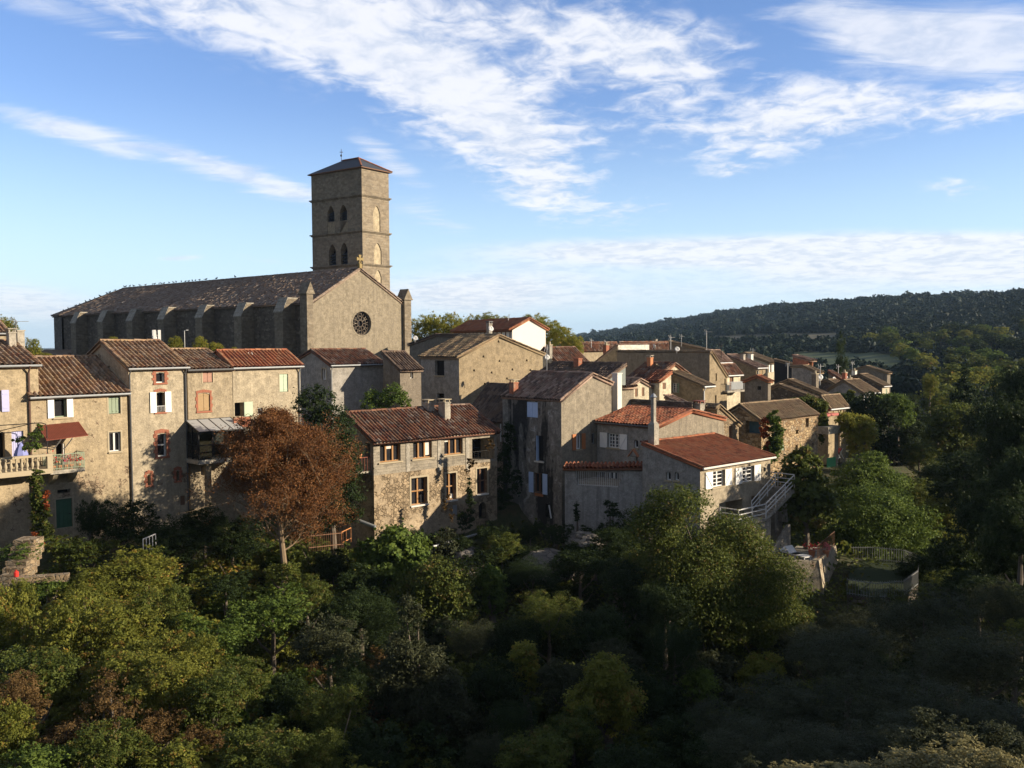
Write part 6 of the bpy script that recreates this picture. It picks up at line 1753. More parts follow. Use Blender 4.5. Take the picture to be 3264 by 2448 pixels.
def lobes_round(rng, k=9, spread=.52, r=(.36, .58), zs=.85):
    out = [(0, 0, 0, .6, .6, .55)]
    for i in range(k):
        a = 2 * math.pi * (i + rng.uniform(-.3, .3)) / k * 1.7; z = rng.uniform(-.5, .62); s = spread * math.sqrt(max(.1, 1 - z * z * .8))
        q = rng.uniform(*r); out.append((s * math.cos(a), s * math.sin(a), z * zs, q, q, q * .85))
    for i in range(k + 3):                                  # shoots that break the outline
        d = rng.normal(0, 1, 3); d[2] = d[2] * .8 + .35; d /= np.linalg.norm(d); s = rng.uniform(.78, 1.02); q = rng.uniform(.10, .24)
        out.append((d[0] * s, d[1] * s, d[2] * s * zs, q, q, q * rng.uniform(.8, 1.5)))
    return out
def lobes_cone(rng, k=16):
    out = []
    for i in range(k):
        f = i / (k - 1); z = -1 + 1.95 * f; r = .52 * (1 - f) + .06
        a = i * 2.4; out.append((r * .65 * math.cos(a), r * .65 * math.sin(a), z, r * .8, r * .8, .20 + .1 * (1 - f)))
    return out
def lobes_bush(rng, k=16):
    out = [(0, 0, -.2, .7, .7, .6)]
    for i in range(k):
        a = rng.uniform(0, 6.28); d = rng.uniform(.2, .9); q = rng.uniform(.14, .42); out.append((d * math.cos(a), d * math.sin(a), rng.uniform(-.3, .6 - d * .4), q, q, q))
    return out
def lobes_pine(rng, k=8):
    out = [(0, 0, .1, .75, .75, .32)]
    for i in range(k):
        a = 2 * math.pi * i / k; out.append((.6 * math.cos(a), .6 * math.sin(a), rng.uniform(-.15, .15), .4, .4, .26))
    return out
def lobes_cyp(rng):
    return [(0.06 * math.cos(i * 2), .06 * math.sin(i * 2), -1 + 2 * i / 11, .85 * (1 - abs(i / 11 - .3) ** 1.6 * .95) if i < 11 else .1, .85 * (1 - abs(i / 11 - .3) ** 1.6 * .95) if i < 11 else .1, .2) for i in range(12)]

# crown meshes, several of a kind, shared by the copies
CR = {}
def crowns(kind, R, n, leaf, lob, seeds, asp=.55, **kw):
    CR[kind] = []
    for sd in seeds:
        rng = np.random.default_rng(sd)
        p, nr, t = crown_pts(rng, lob(rng), n, **kw)
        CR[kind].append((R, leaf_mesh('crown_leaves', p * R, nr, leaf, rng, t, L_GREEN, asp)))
crowns('big', 3.6, 26000, .20, lobes_round, (1, 2, 3))
crowns('mid', 2.2, 15000, .15, lobes_round, (4, 5, 6))
crowns('bush', 1.6, 9000, .13, lobes_bush, (7, 8, 9))
crowns('cone', 3.0, 20000, .17, lobes_cone, (10, 11), cl=.3)
crowns('far', 4.0, 2600, .75, lobes_round, (12, 13, 14), perclump=30)
crowns('pine', 4.5, 1500, .9, lobes_pine, (15, 16), perclump=30)
crowns('cypress', 1.0, 5000, .11, lobes_cyp, (17,), cl=.25)
crowns('fine', 3.4, 30000, .15, lobes_round, (18, 19), asp=.28)
rt = random.Random(11)

def trunk_mesh(h, r, bark, lean=0.0, limbs=5, top=.9, spread=1.5):
    mb = MB(); pts = []; n = 6
    for i in range(n):
        f = i / (n - 1); pts.append(Vector((lean * f + rt.uniform(-.06, .06) * h * .15, rt.uniform(-.06, .06) * h * .15, h * f - .4)))
    mb.tube(pts, [r * (1.25 - .95 * i / (n - 1)) for i in range(n)], 7)
    for k in range(limbs):
        i = rt.randint(2, n - 2); a = rt.uniform(0, 6.28); b = pts[i]; L = spread * rt.uniform(.6, 1.1)
        m = b + Vector((math.cos(a) * L * .55, math.sin(a) * L * .55, L * .45)); e = b + Vector((math.cos(a) * L, math.sin(a) * L, L * 1.1))
        mb.tube([b, m, e], [r * .5, r * .33, r * .1], 5)
    me = bpy.data.meshes.new('trunk'); me.from_pydata(mb.v, [], mb.f); me.materials.append(bark); return me

def tree(px, py, hw, hh, Y, kind='mid', mat=L_GREEN, label=None, cat='tree', group=None, name=None, bark=BARK, pos=None, size=None, var=None, limbs=4, low=True):
    c = pos if pos is not None else at(px, py, Y)
    rx, rz = (hw / FPX * Y, hh / FPX * Y) if size is None else size
    R, me = CR[kind][var if var is not None else rt.randrange(len(CR[kind]))]
    if low and pos is None: c = c - Vector((0, 0, rz * .3)); rz *= 1.3; rx *= 1.08
    g = gz(c.x, c.y); zb = min(g, c.z - rz * .8)
    nm = name or ('shrub' if kind == 'bush' else 'tree')
    t = thing(nm, label, cat, (c.x, c.y, zb), rt.uniform(0, 6.28) if kind != 'cone' else rt.uniform(0, 6.28), group)
    h = c.z - zb
    tr = link('stem' if kind == 'bush' else 'trunk', trunk_mesh(max(h + rz * .3, .5), max(.03, min(.2, .028 * (h + rz))), bark, limbs=limbs, spread=rx * .6), t)
    cr = bpy.data.objects.new('crown', me); COL.objects.link(cr); cr.parent = t
    cr.location = (0, 0, h); s = rx / R; cr.scale = (s, s, rz / R)
    cr.material_slots[0].link = 'OBJECT'; cr.material_slots[0].material = mat
    return t

def custom_tree(lobes, Y, n, leaf, mat, label, name='tree', seed=1, trunk=True, asp=.55, dy=None, cat='tree', inner=.16, cl=.13, ysq=1.0, **kw):
    """a crown laid out lobe by lobe; each lobe (px, py, half width, half height, depth offset)"""
    rng = np.random.default_rng(seed)
    cs = [at(l[0], l[1], Y + (l[4] if len(l) > 4 else 0)) for l in lobes]
    o = sum(cs, Vector()) / len(cs)
    lb = [(c.x - o.x, c.y - o.y, c.z - o.z, l[2] / FPX * c.y, l[2] / FPX * c.y * ysq, l[3] / FPX * c.y) for c, l in zip(cs, lobes)]
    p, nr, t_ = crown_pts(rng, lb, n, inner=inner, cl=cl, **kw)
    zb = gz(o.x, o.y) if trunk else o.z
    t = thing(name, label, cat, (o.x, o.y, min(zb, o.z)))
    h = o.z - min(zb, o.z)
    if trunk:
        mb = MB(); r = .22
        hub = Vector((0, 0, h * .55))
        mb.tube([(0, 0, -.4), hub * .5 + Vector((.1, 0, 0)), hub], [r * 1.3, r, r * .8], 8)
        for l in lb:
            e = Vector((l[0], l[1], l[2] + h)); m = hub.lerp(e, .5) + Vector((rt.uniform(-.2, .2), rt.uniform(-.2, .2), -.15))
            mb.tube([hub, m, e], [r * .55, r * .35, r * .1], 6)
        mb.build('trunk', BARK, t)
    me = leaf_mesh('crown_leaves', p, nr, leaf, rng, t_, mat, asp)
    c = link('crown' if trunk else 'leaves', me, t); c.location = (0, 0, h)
    return t

# ---- the bare rust brown tree
def rust_tree():
    b = at(905, 1835, 54.0); top = at(880, 1262, 54.0); g = gz(b.x, b.y)
    t = thing('tree', 'half bare rust brown tree standing before the left houses', 'tree', (b.x, b.y, g))
    rnd = random.Random(5)
    H_ = top.z - g; z0 = b.z - g
    mb = MB(); leaves = []
    def prof(f):                                            # half width of the crown over its height
        return 4.9 * (min(1, f / .16) ** .7) * (1 - max(0, f - .15) / .87) ** 1.0
    def branch(p, d, L, r, lev):
        n = 5 if lev < 2 else 3
        pts = [p]; q = Vector(p); dd = Vector(d)
        for i in range(n):
            dd = (dd + Vector((rnd.gauss(0, .16), rnd.gauss(0, .16), rnd.gauss(.07, .12)))).normalized(); q = q + dd * L / n; pts.append(Vector(q))
        mb.tube(pts, [r * (1 - .75 * i / n) for i in range(n + 1)], 5 if lev < 2 else 3, cap=False)
        if lev >= 2:
            for i in range(1, n + 1): leaves.append((pts[i], lev))
        if lev >= 4 or L < .28: return
        k = {0: 0, 1: 8, 2: 5, 3: 4}[lev]
        for j in range(k):
            f = .22 + .78 * (j + rnd.random()) / k; i = min(n - 1, int(f * n)); c = pts[i].lerp(pts[i + 1], f * n - i)
            ax = Vector((rnd.gauss(0, 1), rnd.gauss(0, 1), rnd.gauss(.15, .7))).normalized()
            nd = (dd * .75 + ax * .85).normalized(); branch(c, nd, L * rnd.uniform(.38, .62), r * .45, lev + 1)
    pts = []; n = 12
    for i in range(n + 1):
        f = i / n; pts.append(Vector(((top.x - b.x) * f + rnd.gauss(0, .09), rnd.gauss(0, .09), H_ * .95 * f - .4 * (1 - f))))
    mb.tube(pts, [.24 * (1 - .9 * i / n) + .015 for i in range(n + 1)], 8)
    nb = 60; f0 = (z0 + 2.0) / H_
    for k in range(nb):
        f = f0 + (.97 - f0) * (k / nb) ** .9; i = min(n - 1, int(f * n)); c = pts[i].lerp(pts[i + 1], f * n - i)
        fc = max(.02, (f - f0 + .04) / (1.04 - f0)); R = max(.4, prof(fc)) * rnd.uniform(.72, 1.12)
        a = k * 2.4 + rnd.uniform(-.4, .4); el = rnd.uniform(.25, .75) if f > .38 else rnd.uniform(-.05, .4)
        branch(c, Vector((math.cos(a) * math.cos(el), math.sin(a) * math.cos(el), math.sin(el))), R, .075 * (1 - .6 * f), 1)
    mb.build('trunk', PALEBARK, t)
    rng = np.random.default_rng(3); P = []
    for p, lev in leaves:
        f = (p.z - z0) / (H_ - z0) + .085 * (p.x - 0.3)
        k = 0 if rnd.random() > min(1, max(0.05, (f - .17) * 2.8)) else rnd.randint(6, 10)
        for _ in range(k): P.append((p.x + rnd.gauss(0, .15), p.y + rnd.gauss(0, .15), p.z + rnd.gauss(0, .13)))
    P = np.array(P); nr = rng.normal(0, 1, P.shape); nr[:, 2] += .5; nr /= np.linalg.norm(nr, axis=1)[:, None]
    tt = .5 + .25 * np.sin(P[:, 0] * 2.1) * np.cos(P[:, 2] * 1.7) + rng.normal(0, .25, len(P))
    link('crown', leaf_mesh('crown_leaves', P, nr, .105, rng, tt, L_RUST, .5), t)
rust_tree()

# ---- single trees one can name
custom_tree([(1000, 1290, 62, 60), (1045, 1370, 80, 80), (1090, 1450, 60, 70), (1050, 1480, 95, 110), (1105, 1590, 50, 85), (1040, 1600, 80, 80)], 60, 26000, .17, L_DARK,
            'tall dark evergreen between the brown tree and the rubble house', seed=21)
custom_tree([(1200, 1285, 45, 35), (1255, 1265, 38, 45), (1180, 1262, 16, 28), (1290, 1290, 22, 26)], 72, 6000, .17, L_GREEN, 'fresh green shrub growing behind the rubble house roof', seed=22)
custom_tree([(2165, 1610, 95, 60), (2090, 1680, 95, 70), (2330, 1720, 110, 75, 1), (2200, 1790, 140, 100), (2450, 1850, 120, 80, 1), (2400, 1940, 130, 80), (2500, 1960, 80, 60), (2290, 1960, 120, 90, -1), (2330, 2070, 80, 90, -1), (2240, 1900, 120, 100, -1), (2395, 1760, 70, 60, 2)],
            50, 100000, .15, L_MID, 'large spreading feathery tree below the white shuttered house', seed=23, cl=.15, asp=.5, inner=.25)
custom_tree([(2790, 1640, 110, 90), (2700, 1690, 100, 80), (2850, 1720, 110, 90), (2760, 1760, 120, 80), (2920, 1690, 80, 80)], 70, 36000, .2, L_GREEN, 'broad bright green tree behind the curved railing', seed=24)
custom_tree([(2990, 1650, 75, 60), (3020, 1710, 60, 70)], 73, 9000, .2, L_YEL, 'yellow green tree at the right edge of the broad green tree', seed=25)
custom_tree([(2740, 1530, 80, 60), (2810, 1570, 90, 70), (2700, 1590, 80, 60), (2780, 1480, 50, 40)], 78, 22000, .2, L_GREEN, 'rounded sunlit tree under the concrete porch', seed=26)
custom_tree([(2560, 1490, 60, 60), (2545, 1560, 75, 70), (2600, 1620, 60, 70), (2530, 1640, 60, 60), (2610, 1560, 40, 50)], 66, 9000, .34, L_MID, 'large leaved fig tree at the foot of the golden stone house', seed=27, asp=.75)
custom_tree([(1270, 1740, 85, 60), (1300, 1800, 70, 60), (1220, 1800, 80, 70), (1180, 1760, 50, 40)], 55, 11000, .26, L_GREEN, 'light green big leaved tree in front of the rubble house corner', seed=28, asp=.75)
custom_tree([(1400, 1850, 100, 70), (1450, 1910, 70, 60), (1340, 1900, 90, 70), (1460, 1960, 60, 50)], 51, 20000, .17, L_MID, 'dark tree with sunlit edge below the long pale pipe', seed=29)
custom_tree([(1560, 1850, 50, 40), (1575, 1910, 40, 50)], 53, 6000, .17, L_GREEN, 'small green tree against the dark rock', seed=30)
custom_tree([(1294, 1960, 26, 60), (1332, 1975, 20, 50), (1290, 2080, 60, 70), (1370, 2120, 60, 60), (1400, 2200, 80, 70), (1440, 2280, 80, 70), (1330, 2230, 90, 90), (1260, 2180, 70, 80), (1500, 2340, 80, 60), (1380, 2360, 110, 80)],
            38, 52000, .115, L_OLIVE, 'pointed olive green evergreen with two tips in the middle of the gorge', seed=31)
custom_tree([(1933, 2150, 70, 60), (1985, 2230, 70, 60), (1880, 2240, 80, 60), (1960, 2290, 60, 40)], 37, 20000, .12, L_YEL, 'sunlit yellow green tree low in the middle of the gorge', seed=32)
custom_tree([(1668, 2095, 42, 50), (1690, 2160, 40, 50)], 40, 7000, .12, L_YEL, 'small yellow green tree right of the pointed evergreen', seed=33)
custom_tree([(2440, 2125, 60, 40), (2400, 2170, 50, 50)], 44, 8000, .12, L_YEL, 'yellowing bush under the large feathery tree', seed=34)
custom_tree([(2230, 2195, 60, 60), (2260, 2260, 50, 50)], 42, 9000, .12, L_GREEN, 'upright green bush left of the yellowing bush', seed=35)
custom_tree([(3050, 1350, 80, 60), (3010, 1400, 60, 50), (3100, 1400, 60, 55)], 98, 16000, .3, L_MID, 'round topped tree standing apart above the dark gardens', seed=36)
custom_tree([(3073, 1200, 12, 40), (3070, 1260, 34, 40), (3075, 1320, 50, 45)], 112, 9000, .3, L_DARK, 'dark spruce rising behind the round topped tree', seed=37)
custom_tree([(2788, 1300, 18, 40), (2788, 1370, 24, 70), (2790, 1440, 30, 60)], 92, 8000, .22, L_DARK, 'ivy wrapped dark column left of its twin by the porch', seed=38)
custom_tree([(2833, 1310, 26, 45), (2835, 1380, 30, 70), (2838, 1450, 34, 60)], 92, 9000, .22, L_DARK, 'ivy wrapped dark column right of its twin by the porch', seed=39)
custom_tree([(2840, 1280, 50, 22), (2880, 1320, 40, 40)], 95, 6000, .25, L_GREEN, 'sunlit creeper crown above the twin dark columns', seed=40)
custom_tree([(2715, 1340, 45, 24), (2750, 1360, 36, 40), (2705, 1380, 30, 40), (2765, 1400, 24, 50), (2725, 1430, 24, 40)], 88, 12000, .22, L_PLANE, 'green vine hanging over the garden pillars', name='vine', seed=41, cat='vine')
custom_tree([(2780, 1300, 40, 50), (2740, 1310, 40, 35)], 97, 7000, .25, L_DARK, 'dark hedge mass under the ivy blackened house', name='hedge', seed=42, cat='hedge')
# ivy and creepers on walls
custom_tree([(2468, 1340, 20, 30), (2472, 1380, 24, 36), (2468, 1420, 22, 36), (2455, 1450, 26, 30)], 76.0, 7000, .2, L_GREEN, 'green ivy climbing the golden stone house corner', 'ivy', 43, False, .8, cat='ivy', ysq=.5)
custom_tree([(2436, 1355, 15, 24), (2440, 1385, 14, 22), (2450, 1440, 10, 40)], 76.0, 2600, .18, L_RED, 'red creeper beside the green ivy on the stone house', 'creeper', 44, False, .8, cat='creeper', ysq=.5)
custom_tree([(2545, 1285, 30, 16), (2580, 1282, 34, 18), (2612, 1300, 26, 24), (2620, 1345, 14, 36), (2618, 1390, 10, 34)], 88, 9000, .22, L_MID, 'thick ivy cushion on the wall behind the stone house', 'ivy', 45, False, .8, cat='ivy')
custom_tree([(118, 1530, 22, 36), (124, 1590, 26, 40), (128, 1650, 28, 44), (138, 1700, 34, 34)], 52.5, 8000, .13, L_MID, 'tall vine column hanging below the balustrade terrace', 'vine', 46, False, .8, cat='vine', ysq=.6)
custom_tree([(146, 1600, 9, 40), (120, 1720, 24, 22)], 52.3, 1200, .13, L_RED, 'reddening vine leaves on the terrace column', 'creeper', 47, False, .8, cat='creeper')
custom_tree([(112, 1395, 22, 22), (124, 1370, 12, 20), (60, 1400, 18, 12), (100, 1425, 26, 16)], 53, 1500, .14, L_GREEN, 'loose potted climber above the balustrade', 'climber', 48, False, .6, cat='climber')
custom_tree([(1560, 1420, 16, 22), (1500, 1475, 18, 14), (1490, 1500, 10, 16)], 65.2, 900, .16, L_BROWN, 'dry brown creeper under the loggia', 'creeper', 49, False, .6, cat='creeper', ysq=.4)
custom_tree([(1625, 1400, 20, 60), (1610, 1480, 22, 70), (1600, 1570, 30, 60), (1645, 1540, 18, 50)], 70.2, 6000, .16, L_DARK, 'black green creeper between the stained house and loggia', 'creeper', 50, False, .7, cat='creeper', ysq=.25)
custom_tree([(1500, 1620, 12, 50), (1495, 1560, 9, 40), (1480, 1660, 24, 30)], 64.3, 2500, .15, L_DARK, 'dark climber between the lower wood framed windows', 'climber', 51, False, .7, cat='climber', ysq=.4)
custom_tree([(1430, 1590, 9, 22), (1418, 1620, 10, 26), (1440, 1650, 8, 26)], 62.9, 700, .14, L_BROWN, 'rusty dead creeper left of the narrow grey window', 'creeper', 52, False, .6, cat='creeper', ysq=.4)
custom_tree([(2690, 1270, 50, 14), (2720, 1300, 40, 30), (2680, 1320, 20, 30)], 100, 6000, .25, L_DARK, 'black ivy draped over the old house side', 'ivy', 53, False, .8, cat='ivy', ysq=.5)
custom_tree([(2712, 1255, 14, 14), (2735, 1290, 18, 24)], 102, 1600, .24, L_LIME, 'lime green creeper on the ivy blackened house', 'creeper', 54, False, .8, cat='creeper', ysq=.5)
for (px, py, hw, hh, Y, lab) in ((1945, 1620, 24, 26, 62.5, 'spiky agave like plant against the terrace wall'), (1838, 1630, 7, 34, 64.5, 'thin dark spire plant against the terrace wall'), (2070, 1610, 14, 40, 60.5, 'dark pointed shrub at the shaded arched window wall'), (1985, 1655, 50, 26, 61.5, 'brown bush at the foot of the terrace wall')):
    custom_tree([(px, py, hw, hh), (px + hw * .3, py + hh * .6, hw, hh * .5)], Y, 1500, .13, L_DARK, lab, 'shrub', int(px), True, .5, cat='shrub')

# plane trees behind the church and the white house
PL = [(1345, 1048, 38, 46, 128), (1395, 1042, 40, 50, 130), (1440, 1040, 36, 46, 127), (1480, 1042, 30, 34, 132), (1512, 1030, 26, 30, 134), (1562, 1024, 32, 30, 133), (1700, 1034, 38, 36, 127), (1740, 1052, 44, 44, 124), (1790, 1072, 44, 44, 122), (1830, 1095, 30, 34, 121), (1608, 1022, 14, 16, 136)]
for p in PL:
    tree(*p, kind='mid', mat=L_PLANE, label='plane tree in the leafy row behind the church and white house', name='plane_tree', group='plane trees behind the church')
for k, p in enumerate(((18, 1040, 36, 38, 92), (100, 1110, 30, 34, 88), (560, 1092, 22, 22, 84), (638, 1092, 24, 22, 85), (688, 1104, 24, 16, 86), (745, 1112, 10, 8, 86), (360, 1080, 14, 8, 84), (148, 1132, 20, 10, 88))):
    tree(*p, kind='mid', mat=L_PLANE, label=['yellow green tree at the left edge behind the chimneys', 'yellow green tree between the chimneys and the apse', 'treetop by the lamp post below the buttresses', 'brightest treetop right of the lamp post below the buttresses', 'treetop above the red new roof', 'smallest tuft of leaves at the red roof ridge', 'leaf tuft behind the ridge of the tall narrow house', 'low greenery at the foot of the apse'][k])
tree(2682, 1130, 22, 74, 132, 'cypress', L_DARK, 'tall slender cypress above the village roofs', name='cypress')
# ---- the left slope, lit by the evening sun
G1 = 'sunlit bushes on the left slope'
LS = [(390, 1650, 80, 60, 55, 'mid', L_DARK, 'dark round bush under the tall narrow house'), (250, 1725, 90, 50, 52, 'bush', L_MID, 'wide dark bush below the green cellar door'), (285, 1640, 34, 50, 54.5, 'mid', L_DARK, 'upright dark bush right of the green cellar door'),
      (560, 1705, 95, 62, 55, 'mid', L_DARK, 'large shaded bush under the conservatory'), (650, 1660, 60, 50, 57, 'mid', L_DARK, 'dark bush beside the conservatory pillar'), (740, 1700, 80, 60, 58, 'mid', L_DARK, 'deep green bush left of the brown tree trunk'),
      (405, 1810, 130, 75, 48, 'big', L_YEL, 'broad yellow green bush below the white barrier'), (30, 1950, 70, 110, 43, 'mid', L_YEL, 'yellow green tree cut by the left edge'), (190, 2000, 95, 110, 41, 'mid', L_YEL, 'upright yellow green tree near the left edge'),
      (385, 1985, 130, 105, 42, 'big', L_YEL, 'large yellow green tree in the middle of the left slope'), (515, 1930, 70, 70, 43.5, 'mid', L_MID, 'mid green bush right of the large yellow green tree'), (680, 1995, 100, 62, 42, 'bush', L_GREEN, 'bright big leaved bush by the white crate'),
      (870, 1915, 100, 60, 45, 'bush', L_GREEN, 'fresh green bush in front of the bare trunk'), (614, 2080, 80, 70, 39, 'mid', L_YEL, 'leafy bush under the bright big leaved bush'), (445, 2110, 125, 90, 38, 'big', L_YEL, 'wide olive yellow tree on the left slope'),
      (112, 2120, 110, 80, 37, 'mid', L_MID, 'grey green bush low at the left edge'), (540, 2170, 110, 80, 36, 'big', L_YEL, 'yellow tree above the dark round bush'), (680, 2215, 100, 90, 35, 'mid', L_MID, 'dark round bush at the shadow boundary'),
      (50, 2215, 80, 70, 34, 'mid', L_BROWN, 'brownish bush at the left edge'), (20, 2310, 80, 90, 32, 'mid', L_YEL, 'yellow green crown in the lower left corner'), (100, 2400, 115, 70, 30, 'bush', L_GREEN, 'green bush filling the bottom left corner'),
      (215, 2315, 90, 70, 32, 'bush', L_BROWN, 'dry brown thicket at lower left'), (358, 2370, 100, 80, 31, 'mid', L_MID, 'mid green bush at the bottom left of centre'), (540, 2395, 95, 60, 30.5, 'bush', L_YEL, 'yellow bush on the bottom edge'),
      (830, 2390, 115, 70, 31, 'mid', L_MID, 'green bush on the bottom edge by the shadow'), (780, 2150, 65, 60, 37, 'mid', L_MID, 'small dark tree on the shadow edge'), (640, 2340, 60, 40, 33, 'bush', L_BROWN, 'brown leaf covered bush beside the yellow bush'),
      (270, 1870, 60, 40, 45, 'bush', L_YEL, 'low grassy bush near the red canister'), (60, 1740, 60, 36, 49, 'bush', L_GREEN, 'leafy plant at the left garden steps'), (150, 1840, 60, 40, 46, 'bush', L_GREEN, 'low green plants right of the red canister'),
      (510, 2290, 60, 50, 33.5, 'bush', L_BROWN, 'tan dry grasses by the brown bush'), (720, 1850, 70, 40, 50, 'bush', L_DARK, 'shaded low bush left of the trunk'), (470, 1740, 60, 36, 52.5, 'bush', L_DARK, 'dark bush around the white barrier')]
for (px, py, hw, hh, Y, kd, mt, lab) in LS: tree(px, py + hh * .15, hw * 1.22, hh * 1.15, Y, kd, mt, lab, cat='bush' if kd == 'bush' else 'tree')
tree(900, 1810, 70, 45, 52, 'bush', L_MID, 'bush hiding the foot of the rust brown tree', cat='bush')
custom_tree([(350, 2200, 60, 60), (330, 2270, 70, 60), (385, 2260, 50, 60)], 32.5, 2600, .10, L_BROWN, 'thin half bare tree with a pale trunk on the left slope', seed=60)
# ---- the shaded gorge
G2 = 'shaded trees filling the gorge'
rg = random.Random(77)
SH = [(1050, 2050, 110, 90, 40), (1050, 2260, 120, 100, 36), (1170, 2400, 110, 80, 33), (930, 2240, 100, 90, 37), (1750, 1960, 110, 90, 47), (1640, 2010, 90, 80, 46), (1900, 2010, 110, 90, 45), (1700, 2400, 120, 90, 33), (2020, 2420, 130, 90, 31), (1950, 2110, 90, 70, 42), (1580, 2180, 90, 90, 39), (1800, 2180, 90, 80, 39), (1640, 2300, 90, 80, 36), (1830, 2330, 100, 90, 35),
      (1150, 1920, 100, 80, 47), (980, 1890, 80, 70, 50), (1240, 2000, 90, 80, 45), (1130, 2160, 100, 90, 38), (1010, 2400, 100, 80, 32), (1500, 2040, 80, 80, 45), (2080, 2200, 110, 90, 39), (2150, 2060, 100, 90, 43), (2120, 1930, 90, 80, 47), (1990, 1850, 90, 70, 52), (1700, 1830, 90, 60, 55), (1850, 1790, 100, 60, 57), (1600, 1740, 60, 40, 60), (1960, 1720, 80, 50, 58), (2040, 1800, 80, 70, 54),
      (1150, 1860, 80, 60, 52), (1060, 1800, 70, 60, 56), (1090, 1960, 80, 70, 45), (1560, 2400, 90, 70, 34), (2180, 2360, 110, 90, 34), (2300, 2420, 110, 80, 31)]
for (px, py, hw, hh, Y) in SH:
    tree(px, py, hw, hh, Y, rg.choice(['big', 'mid', 'fine']), rg.choice([L_DARK, L_MID, L_OLIVE, L_DARK]), 'dark leafy tree in the shaded thicket filling the gorge', group=G2)
G3 = 'grey green trees of the lower right thicket'
for (px, py, hw, hh, Y) in [(2700, 2110, 190, 110, 33), (2950, 1980, 180, 120, 40), (3120, 2100, 200, 130, 33), (2520, 2260, 190, 110, 30), (2850, 2260, 200, 120, 28), (3100, 2290, 200, 110, 26), (2400, 2400, 170, 90, 26), (2650, 2400, 200, 90, 24), (2780, 2000, 120, 80, 46), (3200, 1950, 130, 120, 42), (2600, 2060, 110, 80, 44), (3050, 2130, 150, 100, 36), (2950, 2370, 170, 80, 22), (2660, 2000, 80, 60, 50), (2320, 2310, 120, 80, 32)]:
    tree(px, py, hw, hh, Y, 'fine', L_OLIVE, 'fine leaved grey green tree in the dark lower right thicket', group=G3)
G4 = 'dark trees on the right slope'
for (px, py, hw, hh, Y) in [(3220, 1420, 110, 140, 62), (3200, 1600, 130, 140, 56), (3100, 1760, 130, 110, 56), (3230, 1780, 110, 130, 50), (3160, 1320, 80, 70, 90), (3240, 1260, 80, 80, 85), (2960, 1800, 90, 60, 62), (3030, 1880, 110, 80, 52), (3100, 1500, 100, 90, 72), (3000, 1500, 80, 60, 84), (2930, 1440, 60, 50, 92), (2900, 1560, 80, 60, 80), (3060, 1600, 100, 80, 74), (2960, 1350, 50, 45, 108), (2900, 1380, 50, 50, 104), (3150, 1650, 100, 90, 62), (2880, 1290, 50, 40, 112), (3270, 1330, 110, 110, 60), (3265, 1480, 110, 120, 52), (3255, 1640, 110, 120, 46), (3180, 1900, 120, 80, 46), (3280, 1200, 80, 80, 80), (3120, 1860, 100, 70, 50)]:
    tree(px, py, hw, hh, Y, 'big', L_DARK if px > 3050 else rg.choice([L_DARK, L_DARK, L_MID]), 'big dark tree on the shaded right hand slope', group=G4)  # right-edge leaves made dark to stand in for shade on the slope
for k, (px, py, hw, hh, Y) in enumerate(((2990, 1290, 36, 30, 112), (3050, 2060, 40, 30, 38), (3240, 2010, 50, 40, 38), (2965, 1225, 24, 44, 125))):
    tree(px, py, hw, hh, Y, 'mid', L_YEL, ['yellowish tree left of the round topped tree', 'yellowing twigs above the lower right thicket', 'yellowing bush at the right edge', 'yellow tree at the right end of the village'][k])
# bushes that close the canopy between the trees
G5 = 'undergrowth bushes of the gorge'
rb_ = random.Random(5); nb_ = 0
while nb_ < 290:
    Y = rb_.uniform(22, 64); r = rb_.uniform(-.60, .58); X = r * Y
    d_ = edge_dist(np.array([X]), np.array([Y]))[0]
    if d_ > -1.5: continue
    if nb_ > 170 and X > -4: continue
    R = rb_.uniform(1.3, 2.6) * (1.15 if X < -4 else 1); g = gz(X, Y); sunny = X < -7
    c = Vector((X, Y, g + R * .6))
    mt = rb_.choice([L_YEL, L_YEL, L_GREEN, L_MID, L_BROWN]) if sunny else rb_.choice([L_DARK, L_MID, L_OLIVE])
    tree(0, 0, 0, 0, Y, 'bush', mt, 'leafy bush among the tangle closing the gaps between gorge trees', group=G5, cat='bush', pos=c, size=(R, R * .9), limbs=2)
    nb_ += 1
for k, (px, py, hw, hh, Y) in enumerate(((1620, 1700, 50, 36, 65), (1690, 1680, 40, 34, 65), (1775, 1690, 50, 36, 63), (1900, 1690, 60, 36, 62), (2010, 1680, 50, 36, 61), (1560, 1690, 50, 40, 62), (1850, 1740, 70, 36, 60), (1680, 1750, 70, 40, 61), (1480, 1720, 40, 36, 60.5), (1960, 1760, 70, 40, 58), (1540, 1760, 60, 40, 59))):
    tree(px, py, hw, hh, Y, 'bush', L_DARK, 'shaded shrub on the rocky bank under the stained house and terrace wall', cat='bush', group='shrubs on the bank below the centre houses')
# sunlit silvery bush close to the camera
for k, (px, py, hw, hh, Y) in enumerate(((2760, 2450, 130, 55, 15), (2950, 2430, 150, 60, 14.5), (3150, 2420, 140, 60, 14), (3270, 2440, 100, 60, 13.5), (2560, 2460, 90, 40, 15.5))):
    tree(px, py, hw, hh, Y, 'bush', L_SILV, 'silvery olive bush in the evening sun at the bottom right edge', cat='bush', group='silvery bushes at the bottom right')
for k, (px, py, hw, hh, Y) in enumerate(((3000, 2330, 130, 70, 19), (3200, 2340, 120, 80, 18), (2380, 2455, 80, 50, 20))):
    tree(px, py, hw, hh, Y, 'bush', L_OLIVE, ['dull olive bush just behind the silvery ones', 'dull olive bush at the right edge behind the silvery ones', 'small dull olive bush left of the silvery ones'][k], cat='bush')

